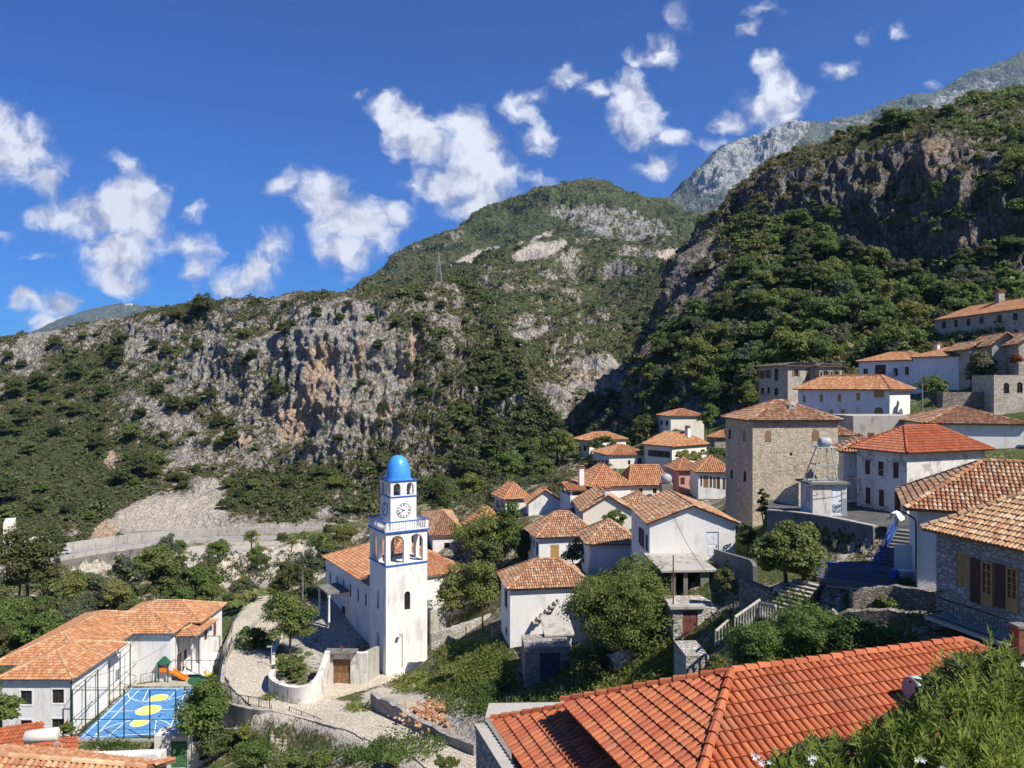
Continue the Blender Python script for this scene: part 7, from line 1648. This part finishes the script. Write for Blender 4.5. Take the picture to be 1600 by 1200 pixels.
for i, (x, y, w_, h_, d_) in enumerate(zone):
    c = W(x, y, d_); s = w_/F*d_
    k = ['ev1', 'dk1', 'ol1', 'ev2', 'lt1', 'dk2', 'ev1', 'ol1'][(i*5) % 8]; zg_ = gxy(c[0], c[1])
    hgt = PROTO[k][0][4]*s/6.0
    tree_at(k, (c[0], c[1], max(zg_-.4, c[2]+h_/2/F*d_-hgt) if c[2]+h_/2/F*d_-hgt < zg_+3 else zg_-.3), s/6.0, LBL[k[:2]]+' in the overgrown ravine around the village foot', 'trees in the ravine below the road')
# many more shrubs of the banks: individual where large, the rest as ground cover
def ground_cover(name, label, spots, mat, leaf, n, hgt, seed, up=.9):
    """spots: (px, py, rx, ry) patches seen on the ground"""
    rng = np.random.default_rng(seed); allP = []
    tot = sum(a[2]*a[3] for a in spots)
    for (x, y, rx, ry_) in spots:
        k = max(8, int(n*rx*ry_/tot/18)); a = rng.uniform(0, 2*pi, k); r = np.sqrt(rng.random(k)); xs_ = x+rx*r*np.cos(a); ys_ = y+ry_*r*np.sin(a)
        for q, w_ in zip(xs_, ys_): allP.append(gp(q, w_))
    allP = np.array(allP); m = len(allP); per = 18
    P_ = np.repeat(allP, per, 0)+rng.normal(0, .28, (m*per, 3))*(1, 1, 0); P_[:, 2] += rng.random(m*per)*hgt*np.repeat(rng.uniform(.4, 1.2, m), per)
    N = rng.normal(size=P_.shape); N[:, 2] *= .5
    V, Fa = leaves(P_, N, np.full(len(P_), leaf), .45, rng); o = link(mesh_from(V, [Fa], name, MATS[mat]), name); return tag(o, label, 'ground cover', kind='stuff')
ground_cover('grassy_bank', 'yellow green grass and weeds on the banks around the alley', [(740, 1040, 52, 34), (720, 1070, 40, 24), (1000, 1052, 60, 26), (1040, 1030, 26, 24), (940, 1078, 40, 12), (650, 1075, 40, 12), (560, 1112, 20, 6), (440, 1098, 26, 4), (690, 1020, 16, 14)], 'leaf_grass', .30, 26000, .7, 5)
ground_cover('bank_weeds', 'mixed green weeds on shaded banks and below the path', [(720, 1100, 50, 24), (770, 1060, 36, 40), (860, 1100, 50, 14), (780, 1110, 40, 16), (1140, 990, 30, 20), (1240, 960, 30, 14), (1410, 975, 50, 12), (1380, 1005, 50, 8), (1430, 940, 30, 10), (640, 1175, 60, 18), (560, 1190, 60, 12), (430, 1190, 60, 12), (380, 1170, 30, 14), (180, 1185, 40, 12), (1150, 900, 16, 20), (910, 1060, 40, 30), (1100, 1085, 30, 10)], 'leaf_mid', .26, 24000, .9, 6)
ground_cover('valley_scrub', 'low green scrub covering the valley sides', [(60, 1040, 90, 40), (150, 985, 110, 30), (250, 925, 90, 30), (330, 890, 80, 24), (430, 890, 60, 26), (120, 925, 90, 22), (470, 940, 30, 30), (560, 880, 40, 20), (740, 800, 60, 40), (830, 760, 60, 40), (900, 740, 60, 30), (1350, 620, 60, 30), (1190, 640, 60, 16), (1450, 580, 60, 24), (1340, 560, 70, 20)], 'leaf_scrub', .5, 38000, 1.1, 7)
for i, (x, y, w_, h_, d_, m_) in enumerate([(400,1178,60,40,68,'leaf_mid'),(450,1195,60,34,66,'leaf_light'),(500,1192,56,30,64,'leaf_mid'),(380,1145,30,24,73,'leaf_mid'),(610,1188,50,26,60,'leaf_mid'),(700,1192,40,18,56,'leaf_mid'),(190,1182,56,26,72,'leaf_olive'),(700,1050,40,24,74,'leaf_light'),(765,1085,50,34,68,'leaf_mid'),(790,1040,26,26,73,'leaf_mid'),(825,1112,40,20,60,'leaf_olive')]):
    crown_tree('wild_bush', ('wild bush at the bottom edge below the stone path, %s' if y > 1140 else 'wild bush on the weedy bank below the blank white house, %s') % (('at x %d percent' % (x/16)) if False else ['third from left','fourth from left','fifth from left','second from left','second from right','rightmost','leftmost, beside the green door','leftmost','second from right','second from left','rightmost'][i]), 'bush', x, y, w_, h_, d_, m_, .2, 2200, 24, 80+i, 'wild bushes on the banks', base=None)
# banana-like plants beside the path
for i, (x, y, d_) in enumerate([(385, 950, 116), (400, 944, 118), (370, 958, 112)]):
    rng = np.random.default_rng(i); o = thing('banana_plant', ('middle','right','left')[i]+' one of the bright green banana plants behind the school yard wall', 'plant', (*W(x, y, d_)[:2], gxy(*W(x, y, d_)[:2])-.2), 0, 'banana plants by the path')
    m_ = MB()
    for k in range(16):
        a = rng.uniform(0, 2*pi); L_ = rng.uniform(1.6, 2.6); t = [np.array([cos(a)*L_*s, sin(a)*L_*s, 1.2+L_*(s*.9-s*s*.7)]) for s in (0, .35, .7, 1)]; sd_ = np.array([-sin(a), cos(a), 0])
        V = [];
        for j, q in enumerate(t): wv = (.08, .32, .28, .03)[j]; V += [q-sd_*wv, q+sd_*wv]
        m_.add(V, [(2*j, 2*j+1, 2*j+3, 2*j+2) for j in range(3)])
    m_.build('fronds', MATS['leaf_light'], o); MB().tube([(0, 0, -.3), (0, 0, 1.3)], [.16, .1], 7).build('stem', MATS['leaf_olive'], o)
# ---- the oleander in the near foreground
rng = np.random.default_rng(77)
def oleander():
    top = lambda x: np.interp(x, [1175, 1210, 1260, 1330, 1380, 1420, 1450, 1500, 1560, 1620, 1800], [1192, 1172, 1142, 1140, 1105, 1082, 1040, 1008, 1004, 1018, 1020])
    tips = []
    while len(tips) < 1000:
        x = rng.uniform(1170, 1760); t = rng.random()**.8; y = top(x)+t*260+rng.normal(0, 5)-(rng.random() < .25)*(t < .3)*rng.uniform(0, 26)
        d = 12.6-3.6*t*(260/260)-abs(rng.normal(0, .2))+.4+1.5*(fbm(np.array([[x/62., y/62., 0.]]), 1.0, 3, .6, 5)[0])
        tips.append(W(x, y, d)-np.array([0, 0, abs(rng.normal(0, .10))]))
    tips = np.array(tips); o = thing('oleander_bush', 'large oleander with long narrow leaves and a few white flowers, nearest plant at lower right', 'bush', (6.8, 10.4, -8.2)); O = np.array([6.8, 10.4, -8.2])
    PV = []; st = MB()
    for i, tp in enumerate(tips):
        lean = rng.normal(0, .32, 3); lean[2] = 1; lean += np.array([.0, -.15, 0]); lean /= np.linalg.norm(lean); n = rng.integers(14, 24); L = rng.uniform(.35, .6)
        for k in range(n):
            f = (k/n); b = tp-lean*L*(1-f); a = rng.uniform(0, 2*pi); R = np.cross(lean, (1, .2, .1)); R /= np.linalg.norm(R); S = np.cross(lean, R)
            out = cos(a)*R+sin(a)*S; ll = rng.uniform(.19, .31)*(1-.25*f); e = .35+.75*f; dr = out*(1-.35*f)+lean*e; dr /= np.linalg.norm(dr)
            sd_ = np.cross(dr, out+lean*.3+1e-3); sd_ /= np.linalg.norm(sd_)+1e-9; w_ = ll*.08
            dp = np.array([0, 0, -ll*.10]); m = b+dr*ll*.5; e_ = b+dr*ll+dp
            PV.append([b, m-sd_*w_, m+sd_*w_, e_])
        if i % 3 == 0: st.tube([tp-lean*L*1.0, tp-lean*L*.2], .007, 3, False); st.tube([tp-lean*L*1.0, (tp*.75+O*.25)+rng.normal(0, .1, 3)+(0, .5, -.3)], [.008, .012], 3, False)
    V = np.array(PV).reshape(-1, 3)-O; idx = np.arange(len(PV))*4
    Fa = np.stack([idx, idx+1, idx+3, idx+2], 1)
    m_ = MB(); m_.add(V, Fa); m_.build('foliage', MATS['leaf_oleander'], o)
    st.v = [q-O for q in st.v]; 
    for k in range(9): a = rng.uniform(0, 2*pi); st.tube([(0+cos(a)*.3, sin(a)*.3, -1.0), (cos(a)*.9+.8, sin(a)*.5, 1.2), (cos(a)*1.1+1.4, sin(a)*.6, 2.2)], [.05, .035, .015], 5)
    st.build('stems', MATS['trunk'], o)
    # inner shade of the bush: plenty of coarse leaves deeper inside, painted darker
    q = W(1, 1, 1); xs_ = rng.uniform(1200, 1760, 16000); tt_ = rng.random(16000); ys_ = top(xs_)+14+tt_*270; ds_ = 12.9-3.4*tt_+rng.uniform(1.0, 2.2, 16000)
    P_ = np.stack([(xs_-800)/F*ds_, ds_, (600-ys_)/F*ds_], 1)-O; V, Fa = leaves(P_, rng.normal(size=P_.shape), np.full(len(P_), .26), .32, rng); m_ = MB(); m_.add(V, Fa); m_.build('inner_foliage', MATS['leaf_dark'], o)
    # flowers
    for (x, y) in ((1186, 1180), (1176, 1172), (1424, 1178), (1455, 1192), (1262, 1176), (1590, 1030)):
        t = (y-top(x))/260; c = W(x, y, 12.4-3.6*t)-O+np.array([0, -.2, 0]); V = []; Fq = []
        m_ = MB()
        for j in range(4):
            cc_ = c+rng.normal(0, .035, 3)
            for k in range(5):
                a = 2*pi*k/5; m_.add([cc_, cc_+(.03*cos(a-.4), -.01, .03*sin(a-.4)), cc_+(.05*cos(a), -.015, .05*sin(a)), cc_+(.03*cos(a+.4), -.01, .03*sin(a+.4))], [(0, 1, 2, 3)])
        m_.build('flower_cluster', MATS['cloth_white'], o)
oleander()
# ---- cables over the village
def cable(label, a, b, sag, r=.02):
    a, b = np.asarray(a), np.asarray(b); p = [a+(b-a)*t-np.array([0, 0, sag*4*t*(1-t)]) for t in np.linspace(0, 1, 12)]
    o = MB().tube(p, r, 4).build('cable', MATS['iron']); tag(o, label, 'cable')
cable('thin cable sagging from the water tank tower to the red-hip-roofed house', W(1290, 745, 60.5), W(1412, 712, 61.5), .8)
cable('thin cable between the dark pole and the concrete terrace', W(1146, 930, 44), W(1050, 800, 66), 1.0)
cable('thin cable from the pole before the long white house up to the upper houses', W(1441, 602, 90), W(1510, 556, 108), .5, .03)
cable('thin cable from the left utility pole to the church', W(473, 898, 107), W(512, 890, 106), .4)
cable('thin cable crossing in front of the school wall', W(113, 1062, 76.5), W(268, 1002, 92), .8)
cable('cable hanging across the pump house to the plastered wall', W(1268, 760, 61), W(1345, 765, 65), 1.4)
# ================================================================ labels for the many trees: where each one stands in the view
LMX = [(-60,150,'above the left edge houses'),(150,350,'above the pale rock cut'),(350,480,'left of the orange cliff stains'),(480,640,'around the orange cliff stains'),(640,760,'below the pylon'),(760,1010,'above the middle houses'),(1010,1160,'left of the grey stone mansion'),(1160,1300,'above the grey stone mansion'),(1300,1460,'above the long white house'),(1460,1700,'above the long stone building')]
LMZ = [(-60,180,'left of the school'),(180,350,'behind the school roof'),(350,560,'behind the churchyard path'),(560,820,'behind the bell tower'),(820,1200,'beside the upper middle houses'),(1200,1700,'beside the upper right houses')]
ORD = ['leftmost', 'second from left', 'third from left', 'fourth from left', 'fifth from left', 'sixth from left', 'seventh from left', 'eighth from left', 'ninth from left', 'tenth from left', 'eleventh from left', 'twelfth from left', '13th from left', '14th from left', '15th from left', '16th from left', '17th from left', '18th from left', '19th from left', '20th from left']
def relabel():
    gs = {}
    for o in C.objects:
        if o.parent is None and o.get('group') and o.get('category') == 'tree' and 'clump' not in o['group']: gs.setdefault(o['group'], []).append(o)
    for g_, os_ in gs.items():
        cells = {}
        for o in os_:
            x, y, z = o.location; px = 800+x/y*F; py = 600-(z+2)/y*F
            if 'ravine' in g_ or 'mouth' in g_: hz = next((n for a, b, n in LMZ if a <= px < b), 'at the edge'); vt = ('at gorge mouth' if 'mouth' in g_ else 'far back' if y > 140 else 'near')
            else:
                hz = next((n for a, b, n in LMX if a <= px < b), 'at the photo edge')
                if 'ridge' in g_: f = (py-ry(px))/(830-ry(px)); vt = 'on skyline' if f < .08 else 'high up' if f < .3 else 'halfway up' if f < .55 else 'low down' if f < .8 else 'at ridge foot'
                elif 'crest' in g_: vt = 'on skyline' if py < 215 else 'on cliff ledge'
                else: vt = 'under cliff' if py < 420 else 'mid slope' if py < 520 else 'at slope foot'
            kd = o.data is None and o.name.split('.')[0].replace('_', ' ')
            cells.setdefault((kd, vt, hz), []).append((px, o))
        for (kd, vt, hz), L in cells.items():
            L.sort(key=lambda q: q[0]); col = {'holm oak': 'dark', 'broadleaf tree': 'mid green', 'shrub': 'low green', 'olive tree': 'grey green', 'aleppo pine': 'yellow green', 'cypress': 'narrow dark'}.get(kd, 'green')
            for i, (_, o) in enumerate(L):
                o['label'] = f"{col} {kd} {vt} {hz}"+(', '+ORD[min(i, 19)] if len(L) > 1 else '')
relabel()
# ================================================================ the air
hz = MB().box(-9500, 9500, -3100, 9600, -141, 2500).build('haze', None)
m, t = newmat('air'); t.n('ShaderNodeOutputMaterial'); pv = t.n('ShaderNodeVolumePrincipled', Color=(.36, .62, 1.0), Density=4.2e-5, Anisotropy=0.2)
t.t.links.new(pv.outputs[0], [n for n in t.t.nodes if n.type == 'OUTPUT_MATERIAL'][0].inputs['Volume'])
hz.data.materials.append(m); tag(hz, 'thin blue air between the village and the far mountains', 'haze', kind='stuff')
